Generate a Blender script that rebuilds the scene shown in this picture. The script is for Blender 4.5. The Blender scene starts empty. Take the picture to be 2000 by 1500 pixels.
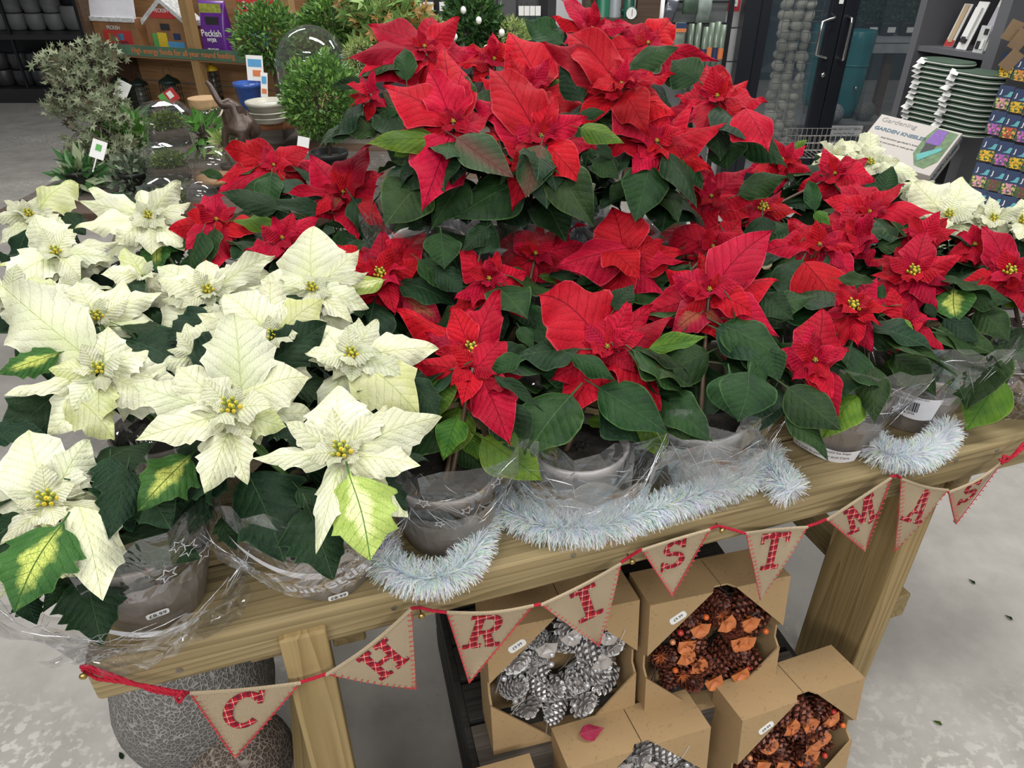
import bpy, bmesh, math, random
from mathutils import Vector, Matrix, Quaternion
V = Vector
PI = math.pi
SC = bpy.context.scene
COL = SC.collection

# ------------------------------------------------------------------ camera, world, lights, exposure
CAM_H = 1.62
FPX = 1386.0
PITCH = math.radians(31.6)
cam_d = bpy.data.cameras.new('camera')
cam = bpy.data.objects.new('camera', cam_d)
COL.objects.link(cam)
cam.location = (0, 0, CAM_H)
cam.rotation_euler = (PI / 2 - PITCH, 0, 0)
cam_d.sensor_width = 36.0
cam_d.lens = FPX / 2000 * 36.0
cam_d.clip_start = 0.02
SC.camera = cam
SC.view_settings.view_transform = 'Standard'
SC.view_settings.look = 'None'
SC.view_settings.gamma = 1.0
SC.view_settings.use_curve_mapping = False
SC.view_settings.exposure = -0.10

world = bpy.data.worlds.new('world')
SC.world = world
world.use_nodes = True
bg = world.node_tree.nodes['Background']
bg.inputs[0].default_value = (0.95, 0.975, 1.0, 1)
bg.inputs[1].default_value = 0.21

def area(name, loc, sx, sy, power, rot=(0, 0, 0), col=(1, 0.98, 0.95)):
    d = bpy.data.lights.new(name, 'AREA')
    d.shape = 'RECTANGLE'; d.size = sx; d.size_y = sy; d.energy = power; d.color = col
    o = bpy.data.objects.new(name, d); COL.objects.link(o)
    o.location = loc; o.rotation_euler = rot
    return o
area('ceiling_or_fill_lamp', (-1.0, 0.6, 3.6), 1.4, 0.3, 50)
area('ceiling_or_fill_lamp', (1.3, 0.9, 3.6), 1.4, 0.3, 52)
area('ceiling_or_fill_lamp', (0.2, 3.2, 3.7), 2.0, 0.35, 80)
area('ceiling_or_fill_lamp', (-2.6, 5.2, 3.7), 2.0, 0.35, 80)
area('ceiling_or_fill_lamp', (2.2, 5.0, 3.7), 2.0, 0.35, 75)
area('ceiling_or_fill_lamp', (-0.3, -1.0, 3.4), 2.0, 0.5, 40)
area('ceiling_or_fill_lamp', (-1.7, -3.0, 3.2), 2.4, 0.6, 85, (math.radians(48), 0, math.radians(-20)))  # added fill behind the camera, tilted to brighten upright fronts
area('ceiling_or_fill_lamp', (1.9, -2.8, 3.2), 2.4, 0.6, 85, (math.radians(48), 0, math.radians(25)))  # second added fill lamp, no fitting of the shop

# ------------------------------------------------------------------ view geometry helpers (2000x1500 photo frame -> world)
CP, SP = math.cos(PITCH), math.sin(PITCH)
def ray(x, y):
    v = 750.0 - y
    return V((x - 1000.0, FPX * CP + v * SP, -FPX * SP + v * CP)) / FPX     # unit camera depth
def P(x, y, zc):
    return V((0, 0, CAM_H)) + ray(x, y) * zc
def Pz(x, y, z):
    r = ray(x, y)
    return V((0, 0, CAM_H)) + r * ((z - CAM_H) / r.z)
def hit(x, y, c, n):
    r = ray(x, y); o = V((0, 0, CAM_H))
    d = r.dot(n)
    return o + r * ((c - o).dot(n) / d)
CAMP = V((0, 0, CAM_H))
def depth_of(p):
    d = p - CAMP
    return d.y * CP - d.z * SP

# table frame
TA = math.radians(18.3)
TT = V((math.cos(TA), math.sin(TA), 0)); TN = V((-math.sin(TA), math.cos(TA), 0))
ZT = 0.82
T0 = V((-0.56, 0.592, 0))
def TP(t, n, z): return T0 + TT * t + TN * n + V((0, 0, z))

# ------------------------------------------------------------------ materials
def nt(name):
    m = bpy.data.materials.new(name); m.use_nodes = True
    t = m.node_tree; t.nodes.clear()
    out = t.nodes.new('ShaderNodeOutputMaterial')
    return m, t, out
class G:
    """tiny node helper"""
    def __init__(s, t): s.t = t
    def n(s, ty, **k):
        nd = s.t.nodes.new(ty)
        for a, b in k.items(): setattr(nd, a, b)
        return nd
    def l(s, a, b): s.t.links.new(a, b)
    def set(s, nd, i, v):
        if isinstance(v, bpy.types.NodeSocket): s.l(v, nd.inputs[i])
        else: nd.inputs[i].default_value = v
    def m(s, op, a, b=0.0, c=0.0):
        nd = s.n('ShaderNodeMath', operation=op)
        s.set(nd, 0, a); s.set(nd, 1, b); s.set(nd, 2, c)
        return nd.outputs[0]
    def mix(s, f, a, b):
        nd = s.n('ShaderNodeMix', data_type='RGBA')
        s.set(nd, 0, f)
        for i, v in ((6, a), (7, b)):
            if isinstance(v, bpy.types.NodeSocket): s.l(v, nd.inputs[i])
            else: nd.inputs[i].default_value = (*v, 1) if len(v) == 3 else v
        return nd.outputs[2]
    def noise(s, scale, detail=3.0, vec=None, rough=0.55, dist=0.0):
        nd = s.n('ShaderNodeTexNoise')
        nd.inputs['Scale'].default_value = scale; nd.inputs['Detail'].default_value = detail
        nd.inputs['Roughness'].default_value = rough; nd.inputs['Distortion'].default_value = dist
        if vec is not None: s.l(vec, nd.inputs['Vector'])
        return nd.outputs['Fac']
    def ramp(s, f, a, b):
        nd = s.n('ShaderNodeMapRange', clamp=True)
        s.set(nd, 0, f); nd.inputs[1].default_value = a; nd.inputs[2].default_value = b
        return nd.outputs[0]
    def bump(s, h, dist=0.001, st=1.0):
        nd = s.n('ShaderNodeBump'); nd.inputs['Distance'].default_value = dist
        nd.inputs['Strength'].default_value = st
        s.l(h, nd.inputs['Height']); return nd.outputs[0]
    def bsdf(s, col, rough=0.5, metal=0.0, normal=None, spec=None):
        nd = s.n('ShaderNodeBsdfPrincipled')
        if isinstance(col, bpy.types.NodeSocket): s.l(col, nd.inputs['Base Color'])
        else: nd.inputs['Base Color'].default_value = (*col, 1)
        s.set(nd, 'Roughness', rough); s.set(nd, 'Metallic', metal)
        if normal is not None: s.l(normal, nd.inputs['Normal'])
        if spec is not None: s.set(nd, 'Specular IOR Level', spec)
        return nd
    def obj(s): return s.n('ShaderNodeTexCoord').outputs['Object']

MATS = {}
def plain(name, col, rough=0.5, metal=0.0, var=0.06, scale=30.0, bump=0.0, spec=None):
    """a painted / moulded surface with a little noise in colour"""
    if name in MATS: return MATS[name]
    m, t, out = nt(name); g = G(t)
    nz = g.noise(scale, 4, g.obj())
    c = g.mix(nz, tuple(max(0, x * (1 - var * 2)) for x in col), tuple(min(1, x * (1 + var * 2)) for x in col))
    nrm = g.bump(nz, bump) if bump else None
    b = g.bsdf(c, rough, metal, nrm, spec)
    g.l(b.outputs[0], out.inputs[0]); MATS[name] = m
    return m

def leaf_mat(name, base, base2, vein, edge, vs=0.6, rough=0.5, trans=0.25, bumpd=0.0010, hv=0.04, mottle=None, tint=None, nveins=8.0, purple=0.0, core=None):
    m, t, out = nt(name); g = G(t)
    uv = g.n('ShaderNodeUVMap'); uv.uv_map = 'UVMap'
    sp = g.n('ShaderNodeSeparateXYZ'); g.l(uv.outputs[0], sp.inputs[0])
    u = sp.outputs[0]; y = g.m('ABSOLUTE', g.m('SUBTRACT', sp.outputs[1], 0.5))
    oi = g.n('ShaderNodeObjectInfo').outputs['Random']
    nz = g.noise(9.0, 3, uv.outputs[0])
    ph = g.m('ADD', g.m('MULTIPLY', g.m('SUBTRACT', u, g.m('MULTIPLY', y, 0.62)), nveins), g.m('MULTIPLY', g.m('SUBTRACT', nz, 0.5), 0.55))
    fr = g.m('ABSOLUTE', g.m('SUBTRACT', g.m('FRACT', ph), 0.5))        # 0 on a vein
    side = g.m('SUBTRACT', 1.0, g.ramp(fr, 0.0, 0.045))
    side = g.m('MULTIPLY', side, g.m('SUBTRACT', 1.0, g.ramp(y, 0.12, 0.42)))
    mid = g.m('SUBTRACT', 1.0, g.ramp(y, 0.003, 0.013))
    vm = g.m('MAXIMUM', g.m('MULTIPLY', side, 0.7), mid)
    # broad lighter bands between the veins, cross veins
    fine = g.n('ShaderNodeTexVoronoi', feature='DISTANCE_TO_EDGE'); fine.inputs['Scale'].default_value = 24
    g.l(uv.outputs[0], fine.inputs['Vector'])
    cell = g.ramp(fine.outputs['Distance'], 0.0, 0.10)
    big = g.noise(2.6, 2, g.n('ShaderNodeTexCoord').outputs['Object'])
    c = g.mix(g.ramp(big, 0.35, 0.65), base, base2)
    if mottle is not None:      # yellow blotch growing from the middle, green along the veins
        w = g.n('ShaderNodeTexNoise'); w.inputs['Scale'].default_value = 5.0; w.inputs['Detail'].default_value = 5
        g.l(uv.outputs[0], w.inputs['Vector'])
        cen = g.m('SUBTRACT', 1.0, g.ramp(g.m('ADD', y, g.m('ABSOLUTE', g.m('MULTIPLY', g.m('SUBTRACT', u, 0.42), 0.55))), 0.08, 0.40))
        f = g.ramp(g.m('ADD', cen, g.m('SUBTRACT', w.outputs['Fac'], 0.5)), 0.35, 0.75)
        f = g.m('MULTIPLY', f, g.m('SUBTRACT', 1.0, g.m('MULTIPLY', vm, 0.9)))
        f = g.m('MULTIPLY', f, g.m('ADD', 0.55, g.m('MULTIPLY', cell, 0.45)))
        c = g.mix(f, c, mottle)
    if core:
        c = g.mix(g.m('MULTIPLY', g.m('SUBTRACT', 1.0, g.ramp(g.m('ADD', y, g.m('MULTIPLY', u, 0.35)), 0.05, 0.50)), 0.42), c, core)
    if purple:
        c = g.mix(g.m('MULTIPLY', g.m('SUBTRACT', 1.0, g.ramp(y, 0.0, 0.3)), purple), c, (0.20, 0.012, 0.03))
    c = g.mix(g.m('MULTIPLY', g.m('MULTIPLY', g.m('SUBTRACT', 1.0, cell), vs), 0.22), c, vein)
    c = g.mix(g.m('MULTIPLY', vm, vs), c, vein)
    at = g.n('ShaderNodeAttribute'); at.attribute_name = 'edge'
    c = g.mix(g.m('MULTIPLY', g.ramp(at.outputs['Fac'], 0.93, 1.0), 0.5), c, edge)
    hs = g.n('ShaderNodeHueSaturation')
    g.set(hs, 'Hue', g.m('ADD', 0.5, g.m('MULTIPLY', g.m('SUBTRACT', oi, 0.5), hv)))
    g.set(hs, 'Value', g.m('ADD', 0.84, g.m('MULTIPLY', g.m('FRACT', g.m('MULTIPLY', oi, 7.3)), 0.34)))
    g.l(c, hs.inputs['Color'])
    c = hs.outputs[0]
    h = g.m('SUBTRACT', g.m('ADD', g.m('POWER', g.m('MULTIPLY', fr, 2.0), 0.35), g.m('MULTIPLY', cell, 0.18)), g.m('MULTIPLY', mid, 0.6))
    h = g.m('ADD', h, g.m('MULTIPLY', nz, 1.6))
    nrm = g.bump(h, bumpd, 1.0)
    b = g.bsdf(c, rough, 0, nrm, 0.16)
    tr = g.n('ShaderNodeBsdfTranslucent'); g.l(c, tr.inputs[0]); g.l(nrm, tr.inputs['Normal'])
    mx = g.n('ShaderNodeMixShader'); mx.inputs[0].default_value = trans
    g.l(b.outputs[0], mx.inputs[1]); g.l(tr.outputs[0], mx.inputs[2]); g.l(mx.outputs[0], out.inputs[0])
    MATS[name] = m
    return m
M_RED = leaf_mat('red_bract', (0.50, 0.004, 0.027), (0.38, 0.003, 0.018), (0.13, 0.001, 0.012), (0.68, 0.10, 0.13), vs=0.78, rough=0.62, trans=0.20, hv=0.010, bumpd=0.0015)
M_REDD = leaf_mat('dark_red_bract', (0.33, 0.004, 0.018), (0.22, 0.008, 0.018), (0.07, 0.004, 0.01), (0.45, 0.10, 0.10), vs=0.6, rough=0.55, trans=0.2, hv=0.02, mottle=(0.22, 0.07, 0.03))
M_REDD2 = leaf_mat('deep_red_bract', (0.36, 0.003, 0.020), (0.26, 0.003, 0.016), (0.12, 0.001, 0.012), (0.5, 0.08, 0.10), vs=0.55, rough=0.6, trans=0.2, hv=0.012)
M_CREAM = leaf_mat('cream_bract', (0.62, 0.63, 0.44), (0.68, 0.69, 0.54), (0.66, 0.72, 0.30), (0.88, 0.88, 0.70), vs=0.5, rough=0.55, trans=0.18, hv=0.022, bumpd=0.0013, core=(0.60, 0.66, 0.26))
M_LIME = leaf_mat('pale_lime_bract', (0.58, 0.62, 0.27), (0.65, 0.67, 0.40), (0.38, 0.52, 0.10), (0.85, 0.86, 0.55), vs=0.6, rough=0.55, trans=0.22, hv=0.02)
M_GREEN = leaf_mat('green_leaf', (0.007, 0.026, 0.007), (0.015, 0.044, 0.010), (0.085, 0.14, 0.06), (0.10, 0.20, 0.05), vs=0.5, rough=0.5, trans=0.06, hv=0.05)
M_DARK = leaf_mat('dark_green_leaf', (0.0045, 0.018, 0.007), (0.008, 0.028, 0.009), (0.075, 0.13, 0.06), (0.05, 0.11, 0.04), vs=0.5, rough=0.5, trans=0.04, hv=0.05)
M_PURP = leaf_mat('purplish_green_leaf', (0.018, 0.045, 0.018), (0.026, 0.055, 0.022), (0.08, 0.03, 0.03), (0.10, 0.19, 0.06), vs=0.5, rough=0.45, trans=0.07, hv=0.03, purple=0.35)
M_YG = leaf_mat('yellow_green_leaf', (0.095, 0.19, 0.018), (0.05, 0.125, 0.016), (0.03, 0.075, 0.015), (0.26, 0.36, 0.07), vs=0.5, rough=0.45, trans=0.2, hv=0.04)
M_VAR = leaf_mat('mottled_leaf', (0.025, 0.09, 0.02), (0.04, 0.13, 0.025), (0.03, 0.10, 0.02), (0.10, 0.20, 0.05), vs=0.7, rough=0.42, trans=0.12, hv=0.02, mottle=(0.50, 0.58, 0.13))
M_VARP = leaf_mat('pale_mottled_leaf', (0.42, 0.52, 0.14), (0.35, 0.46, 0.10), (0.05, 0.16, 0.02), (0.12, 0.26, 0.05), vs=0.95, rough=0.45, trans=0.15, hv=0.01, mottle=(0.80, 0.82, 0.42))

def wood_mat(name, a, b, c3, axis=0, rough=0.6, scale=1.0):
    m, t, out = nt(name); g = G(t)
    mp = g.n('ShaderNodeMapping'); g.l(g.obj(), mp.inputs[0])
    s = [11.0 * scale] * 3
    s[axis] = 0.28 * scale
    mp.inputs['Scale'].default_value = s
    oi = g.n('ShaderNodeObjectInfo').outputs['Random']
    ad = g.n('ShaderNodeVectorMath', operation='ADD'); g.l(mp.outputs[0], ad.inputs[0])
    cm = g.n('ShaderNodeCombineXYZ')
    for i in range(3): g.l(g.m('MULTIPLY', oi, 17.0), cm.inputs[i])
    g.l(cm.outputs[0], ad.inputs[1])
    n1 = g.noise(1.0, 2.5, ad.outputs[0], 0.45, 0.25)
    rings = g.m('FRACT', g.m('MULTIPLY', n1, 16.0))
    rings = g.m('POWER', rings, 1.8)
    n2 = g.noise(14.0, 3, ad.outputs[0])
    n3 = g.noise(2.0, 3, g.obj())
    c = g.mix(g.m('MULTIPLY', rings, 0.75), a, b)
    c = g.mix(g.m('MULTIPLY', g.ramp(n3, 0.5, 0.75), 0.5), c, c3)
    c = g.mix(g.m('MULTIPLY', g.ramp(n2, 0.45, 0.75), 0.35), c, b)
    nrm = g.bump(g.m('ADD', g.m('MULTIPLY', rings, -0.4), n2), 0.0002)
    bs = g.bsdf(c, rough, 0, nrm, 0.3)
    g.l(bs.outputs[0], out.inputs[0]); MATS[name] = m
    return m
M_WOOD = wood_mat('bench_timber', (0.33, 0.255, 0.13), (0.15, 0.11, 0.05), (0.19, 0.175, 0.09), 0)
M_WOODZ = wood_mat('leg_timber', (0.36, 0.26, 0.12), (0.19, 0.125, 0.045), (0.22, 0.18, 0.08), 2)
M_WOODY = wood_mat('bearer_timber', (0.30, 0.22, 0.10), (0.15, 0.105, 0.045), (0.17, 0.15, 0.07), 1)
M_WOODD = wood_mat('dark_crate_timber', (0.035, 0.033, 0.030), (0.014, 0.013, 0.012), (0.05, 0.045, 0.04), 0)
M_WOODG = wood_mat('weathered_timber', (0.11, 0.095, 0.08), (0.06, 0.05, 0.042), (0.10, 0.09, 0.08), 0)
M_WOODS = wood_mat('shelf_timber', (0.33, 0.19, 0.09), (0.20, 0.11, 0.045), (0.25, 0.15, 0.07), 0)
M_WOODSZ = wood_mat('shelf_post_timber', (0.36, 0.23, 0.10), (0.22, 0.13, 0.05), (0.30, 0.18, 0.08), 2)
M_WOODB = wood_mat('brown_shelf_timber', (0.09, 0.055, 0.035), (0.045, 0.026, 0.016), (0.06, 0.04, 0.03), 0)

def floor_mat():
    m, t, out = nt('polished_concrete'); g = G(t)
    o = g.obj()
    a = g.noise(0.9, 5, o); b = g.noise(5.0, 6, o, 0.65); c1 = g.noise(60.0, 3, o); sp = g.noise(38.0, 2, o)
    c = g.mix(g.ramp(b, 0.3, 0.7), (0.30, 0.285, 0.26), (0.42, 0.40, 0.37))
    worn = g.m('MULTIPLY', g.ramp(a, 0.48, 0.62), g.ramp(sp, 0.52, 0.60))
    c = g.mix(g.m('MULTIPLY', worn, 0.75), c, (0.62, 0.60, 0.56))
    dark = g.ramp(g.noise(3.0, 4, o), 0.62, 0.78)
    c = g.mix(g.m('MULTIPLY', dark, 0.35), c, (0.24, 0.23, 0.22))
    c = g.mix(g.m('MULTIPLY', g.ramp(c1, 0.68, 0.74), 0.5), c, (0.20, 0.18, 0.16))
    bs = g.bsdf(c, g.m('ADD', 0.32, g.m('MULTIPLY', b, 0.3)), 0, g.bump(b, 0.001), 0.4)
    g.l(bs.outputs[0], out.inputs[0]); return m
M_FLOOR = floor_mat()

def card_mat():
    m, t, out = nt('corrugated_cardboard'); g = G(t); o = g.obj()
    n1 = g.noise(6.0, 3, o); n2 = g.noise(160.0, 2, o)
    c = g.mix(n1, (0.33, 0.218, 0.106), (0.41, 0.28, 0.145))
    c = g.mix(g.m('MULTIPLY', g.ramp(n2, 0.62, 0.72), 0.5), c, (0.20, 0.13, 0.065))
    bs = g.bsdf(c, 0.7, 0, g.bump(n1, 0.003, 0.6), 0.3)
    g.l(bs.outputs[0], out.inputs[0]); return m
M_CARD = card_mat()

def hessian_mat():
    m, t, out = nt('woven_hessian'); g = G(t); o = g.obj()
    sp = g.n('ShaderNodeSeparateXYZ'); g.l(o, sp.inputs[0])
    wx = g.m('ABSOLUTE', g.m('SINE', g.m('MULTIPLY', sp.outputs[0], 2300.0)))
    wz = g.m('ABSOLUTE', g.m('SINE', g.m('MULTIPLY', sp.outputs[2], 2300.0)))
    h = g.m('MULTIPLY', wx, wz)
    n1 = g.noise(70.0, 3, o)
    c = g.mix(g.ramp(h, 0.0, 0.5), (0.28, 0.21, 0.125), (0.58, 0.475, 0.335))
    c = g.mix(g.m('MULTIPLY', n1, 0.35), c, (0.42, 0.33, 0.21))
    bs = g.bsdf(c, 0.9, 0, g.bump(h, 0.0006), 0.1)
    g.l(bs.outputs[0], out.inputs[0]); return m
M_HESS = hessian_mat()

def tartan_mat():
    m, t, out = nt('red_tartan'); g = G(t); o = g.obj()
    sp = g.n('ShaderNodeSeparateXYZ'); g.l(o, sp.inputs[0])
    c = None
    def stripes(ch, freq, off, w):
        f = g.m('FRACT', g.m('ADD', g.m('MULTIPLY', ch, freq), off))
        return g.m('LESS_THAN', f, w)
    c = g.mix(g.noise(90.0, 2, o), (0.36, 0.012, 0.02), (0.46, 0.02, 0.03))
    for ch in (sp.outputs[0], sp.outputs[2]):
        c = g.mix(g.m('MULTIPLY', stripes(ch, 75.0, 0.1, 0.28), 0.55), c, (0.05, 0.015, 0.03))
        c = g.mix(g.m('MULTIPLY', stripes(ch, 75.0, 0.6, 0.07), 0.7), c, (0.75, 0.60, 0.50))
    bs = g.bsdf(c, 0.85, 0, None, 0.1)
    g.l(bs.outputs[0], out.inputs[0]); return m
M_TART = tartan_mat()

def film_mat(name, tint, alpha, rough=0.08, bumps=0.004, gl=0.55):
    """thin clear plastic: mostly see-through, glossy at creases"""
    m, t, out = nt(name); g = G(t); o = g.obj()
    n1 = g.noise(9.0, 2, o, 0.5, 1.5)
    rid = g.m('ABSOLUTE', g.m('SUBTRACT', n1, 0.5))
    nrm = g.bump(rid, bumps * 3)
    tr = g.n('ShaderNodeBsdfTransparent'); tr.inputs[0].default_value = (0.97, 0.975, 0.98, 1)
    gs = g.n('ShaderNodeBsdfGlossy'); gs.inputs['Roughness'].default_value = rough; g.l(nrm, gs.inputs['Normal'])
    gs.inputs[0].default_value = (0.95, 0.97, 1, 1)
    df = g.bsdf(tint, 0.4, 0, nrm)
    fr = g.n('ShaderNodeLayerWeight'); fr.inputs[0].default_value = 0.35; g.l(nrm, fr.inputs['Normal'])
    m1 = g.n('ShaderNodeMixShader'); g.set(m1, 0, g.m('MULTIPLY', g.m('ADD', g.m('POWER', fr.outputs['Facing'], 1.6), 0.10), gl))
    g.l(tr.outputs[0], m1.inputs[1]); g.l(gs.outputs[0], m1.inputs[2])
    m2 = g.n('ShaderNodeMixShader'); m2.inputs[0].default_value = alpha
    g.l(m1.outputs[0], m2.inputs[1]); g.l(df.outputs[0], m2.inputs[2])
    g.l(m2.outputs[0], out.inputs[0]); MATS[name] = m
    return m
M_FILM = film_mat('clear_cellophane', (0.6, 0.6, 0.6), 0.02, 0.035, 0.006, 0.85)
M_FILMD = film_mat('smoky_cellophane', (0.07, 0.065, 0.06), 0.14, 0.05, gl=0.6)
M_GLASS = film_mat('clear_glass', (0.5, 0.55, 0.52), 0.015, 0.02, 0.0003, 0.52)
M_PANE = film_mat('door_glass', (0.10, 0.15, 0.19), 0.10, 0.01, 0.0, 0.28)
M_CREASE = plain('film_crease', (0.75, 0.77, 0.80), 0.12, 0.75, 0.05, 60)  # pale metal tone imitating highlights along the film folds
M_FOIL = plain('crinkled_foil_wrap', (0.42, 0.39, 0.37), 0.20, 0.9, 0.1, 25, 0.01)
M_TAUPE = plain('taupe_plastic', (0.225, 0.195, 0.175), 0.38, 0.1, 0.04, 20)
M_TAUPEL = plain('light_taupe_plastic', (0.33, 0.31, 0.30), 0.35, 0.15, 0.05, 20)
M_WHITEP = plain('white_print', (0.72, 0.72, 0.76), 0.5)
M_SOIL = plain('potting_soil', (0.012, 0.009, 0.006), 0.95, 0, 0.5, 90, 0.006)
M_STEMG = plain('green_stem', (0.10, 0.20, 0.05), 0.5, 0, 0.15, 40)
M_STEMR = plain('reddish_stem', (0.075, 0.045, 0.025), 0.5, 0, 0.3, 40)
M_BARK = plain('grey_brown_bark', (0.085, 0.062, 0.045), 0.85, 0, 0.3, 60, 0.002)
M_YEL = plain('yellow_buds', (0.62, 0.46, 0.03), 0.45, 0, 0.25, 200)
M_BUDG = plain('green_buds', (0.30, 0.36, 0.06), 0.45, 0, 0.25, 200)
M_WOOL = plain('red_wool', (0.42, 0.008, 0.03), 0.95, 0, 0.3, 400, 0.001)
M_THREAD = plain('red_thread', (0.50, 0.04, 0.05), 0.8)
M_STEEL = plain('brushed_steel', (0.60, 0.58, 0.56), 0.18, 1.0, 0.03)
M_SCREW = plain('screw_steel', (0.30, 0.27, 0.22), 0.4, 0.8, 0.2, 300)
M_BLACK = plain('black_metal', (0.012, 0.013, 0.016), 0.35, 0.3)
M_BLACKP = plain('black_plastic', (0.018, 0.018, 0.020), 0.4)
M_INK = plain('black_ink', (0.02, 0.02, 0.025), 0.6)
M_PAPER = plain('white_paper', (0.76, 0.76, 0.74), 0.6, 0, 0.03)

# ------------------------------------------------------------------ mesh helpers
class MB:
    def __init__(s): s.v = []; s.f = []; s.mi = []; s.cur = 0
    def add(s, vs, fs):
        k = len(s.v); s.v.extend([tuple(a) for a in vs]); s.f.extend([tuple(i + k for i in f) for f in fs]); s.mi.extend([s.cur] * len(fs))
        return s
    def box(s, c, size, rot=None):
        hx, hy, hz = size[0] / 2, size[1] / 2, size[2] / 2
        vs = [V((sx * hx, sy * hy, sz * hz)) for sx in (-1, 1) for sy in (-1, 1) for sz in (-1, 1)]
        if rot is not None: vs = [rot @ a for a in vs]
        c = V(c)
        return s.add([a + c for a in vs], [(0, 1, 3, 2), (4, 6, 7, 5), (0, 4, 5, 1), (2, 3, 7, 6), (0, 2, 6, 4), (1, 5, 7, 3)])
    def para(s, o, ex, ey, ez):
        o, ex, ey, ez = V(o), V(ex), V(ey), V(ez)
        vs = [o + ex * a + ey * b + ez * c for a in (0, 1) for b in (0, 1) for c in (0, 1)]
        fs = [(0, 1, 3, 2), (4, 6, 7, 5), (0, 4, 5, 1), (2, 3, 7, 6), (0, 2, 6, 4), (1, 5, 7, 3)]
        if ex.cross(ey).dot(ez) < 0: fs = [f[::-1] for f in fs]
        return s.add(vs, fs)
    def tube(s, pts, r, n=8, cap=True):
        pts = [V(p) for p in pts]
        rs = r if isinstance(r, (list, tuple)) else [r] * len(pts)
        vs = []; up = V((0.13, 0.21, 0.97)).normalized(); prev = None
        for i, p in enumerate(pts):
            d = (pts[min(i + 1, len(pts) - 1)] - pts[max(i - 1, 0)]).normalized()
            a = (prev if prev is not None else (up if abs(d.dot(up)) < 0.95 else V((1, 0, 0))))
            a = (a - d * a.dot(d)).normalized(); b = d.cross(a); prev = a
            for k in range(n):
                w = 2 * PI * k / n
                vs.append(p + (a * math.cos(w) + b * math.sin(w)) * rs[i])
        fs = []
        for i in range(len(pts) - 1):
            for k in range(n):
                fs.append((i * n + k, i * n + (k + 1) % n, (i + 1) * n + (k + 1) % n, (i + 1) * n + k))
        if cap:
            fs.append(tuple(range(n))[::-1]); fs.append(tuple(range((len(pts) - 1) * n, len(pts) * n)))
        return s.add(vs, fs)
    def lathe(s, prof, n=24, c=(0, 0, 0), cap=True):
        c = V(c); vs = []
        for r, z in prof:
            for k in range(n):
                w = 2 * PI * k / n; vs.append(c + V((r * math.cos(w), r * math.sin(w), z)))
        fs = []
        for i in range(len(prof) - 1):
            for k in range(n):
                fs.append((i * n + k, i * n + (k + 1) % n, (i + 1) * n + (k + 1) % n, (i + 1) * n + k))
        if cap:
            fs.append(tuple(range(n))[::-1]); fs.append(tuple(range((len(prof) - 1) * n, len(prof) * n)))
        return s.add(vs, fs)
    def ball(s, c, r, n=10, m=7, sq=(1, 1, 1), rot=None):
        c = V(c); vs = []
        for i in range(m + 1):
            th = PI * i / m
            for k in range(n):
                w = 2 * PI * k / n
                a = V((math.sin(th) * math.cos(w) * sq[0], math.sin(th) * math.sin(w) * sq[1], math.cos(th) * sq[2])) * r
                vs.append(c + (rot @ a if rot is not None else a))
        fs = []
        for i in range(m):
            for k in range(n):
                fs.append((i * n + k, (i + 1) * n + k, (i + 1) * n + (k + 1) % n, i * n + (k + 1) % n))
        return s.add(vs, fs)
    def prism(s, poly, o, ex, ey, ez):
        """2D polygon in (ex,ey), extruded along ez"""
        o, ex, ey, ez = V(o), V(ex), V(ey), V(ez); n = len(poly)
        vs = [o + ex * a + ey * b for a, b in poly] + [o + ex * a + ey * b + ez for a, b in poly]
        fs = [tuple(range(n))[::-1], tuple(range(n, 2 * n))] + [(i, (i + 1) % n, n + (i + 1) % n, n + i) for i in range(n)]
        return s.add(vs, fs)
    def mesh(s, name, mats, smooth=False):
        me = bpy.data.meshes.new(name); me.from_pydata(s.v, [], s.f)
        if not isinstance(mats, (list, tuple)): mats = [mats]
        for m in mats: me.materials.append(m)
        if len(mats) > 1: me.polygons.foreach_set('material_index', s.mi)
        if smooth: me.polygons.foreach_set('use_smooth', [True] * len(me.polygons))
        me.update()
        return me
    def build(s, name, mats, parent=None, smooth=False, bevel=0.0, loc=None):
        o = bpy.data.objects.new(name, s.mesh(name, mats, smooth)); COL.objects.link(o)
        if parent is not None: o.parent = parent
        if loc is not None: o.location = loc
        if bevel:
            b = o.modifiers.new('bevel', 'BEVEL'); b.width = bevel; b.segments = 2; b.limit_method = 'ANGLE'
        return o
def thing(name, label, cat, loc=(0, 0, 0), rotz=0.0, group=None, rot=None):
    o = bpy.data.objects.new(name, None); COL.objects.link(o)
    o.location = loc
    if rot is not None:
        o.rotation_mode = 'QUATERNION'; o.rotation_quaternion = rot
    else: o.rotation_euler = (0, 0, rotz)
    o.empty_display_size = 0.05
    o['label'] = label; o['category'] = cat
    if group: o['group'] = group
    return o
def tag(o, label, cat, group=None):
    o['label'] = label; o['category'] = cat
    if group: o['group'] = group
    return o
def struct(o): o['kind'] = 'structure'; return o
def place(me, name, parent, mtx=None, loc=None):
    o = bpy.data.objects.new(name, me); COL.objects.link(o)
    if parent is not None: o.parent = parent
    if mtx is not None: o.matrix_local = mtx
    if loc is not None: o.location = loc
    return o
def text_mesh(s, size, depth=0.0004, mat=None, bold=0.0, align='CENTER'):
    cu = bpy.data.curves.new('text', 'FONT'); cu.body = s; cu.size = size; cu.extrude = depth; cu.offset = bold
    cu.align_x = align; cu.align_y = 'CENTER'; cu.resolution_u = 3
    ob = bpy.data.objects.new('text', cu); COL.objects.link(ob)
    dg = bpy.context.evaluated_depsgraph_get()
    me = bpy.data.meshes.new_from_object(ob.evaluated_get(dg))
    bpy.data.objects.remove(ob); bpy.data.curves.remove(cu)
    me.materials.clear()
    if mat: me.materials.append(mat)
    return me
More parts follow.
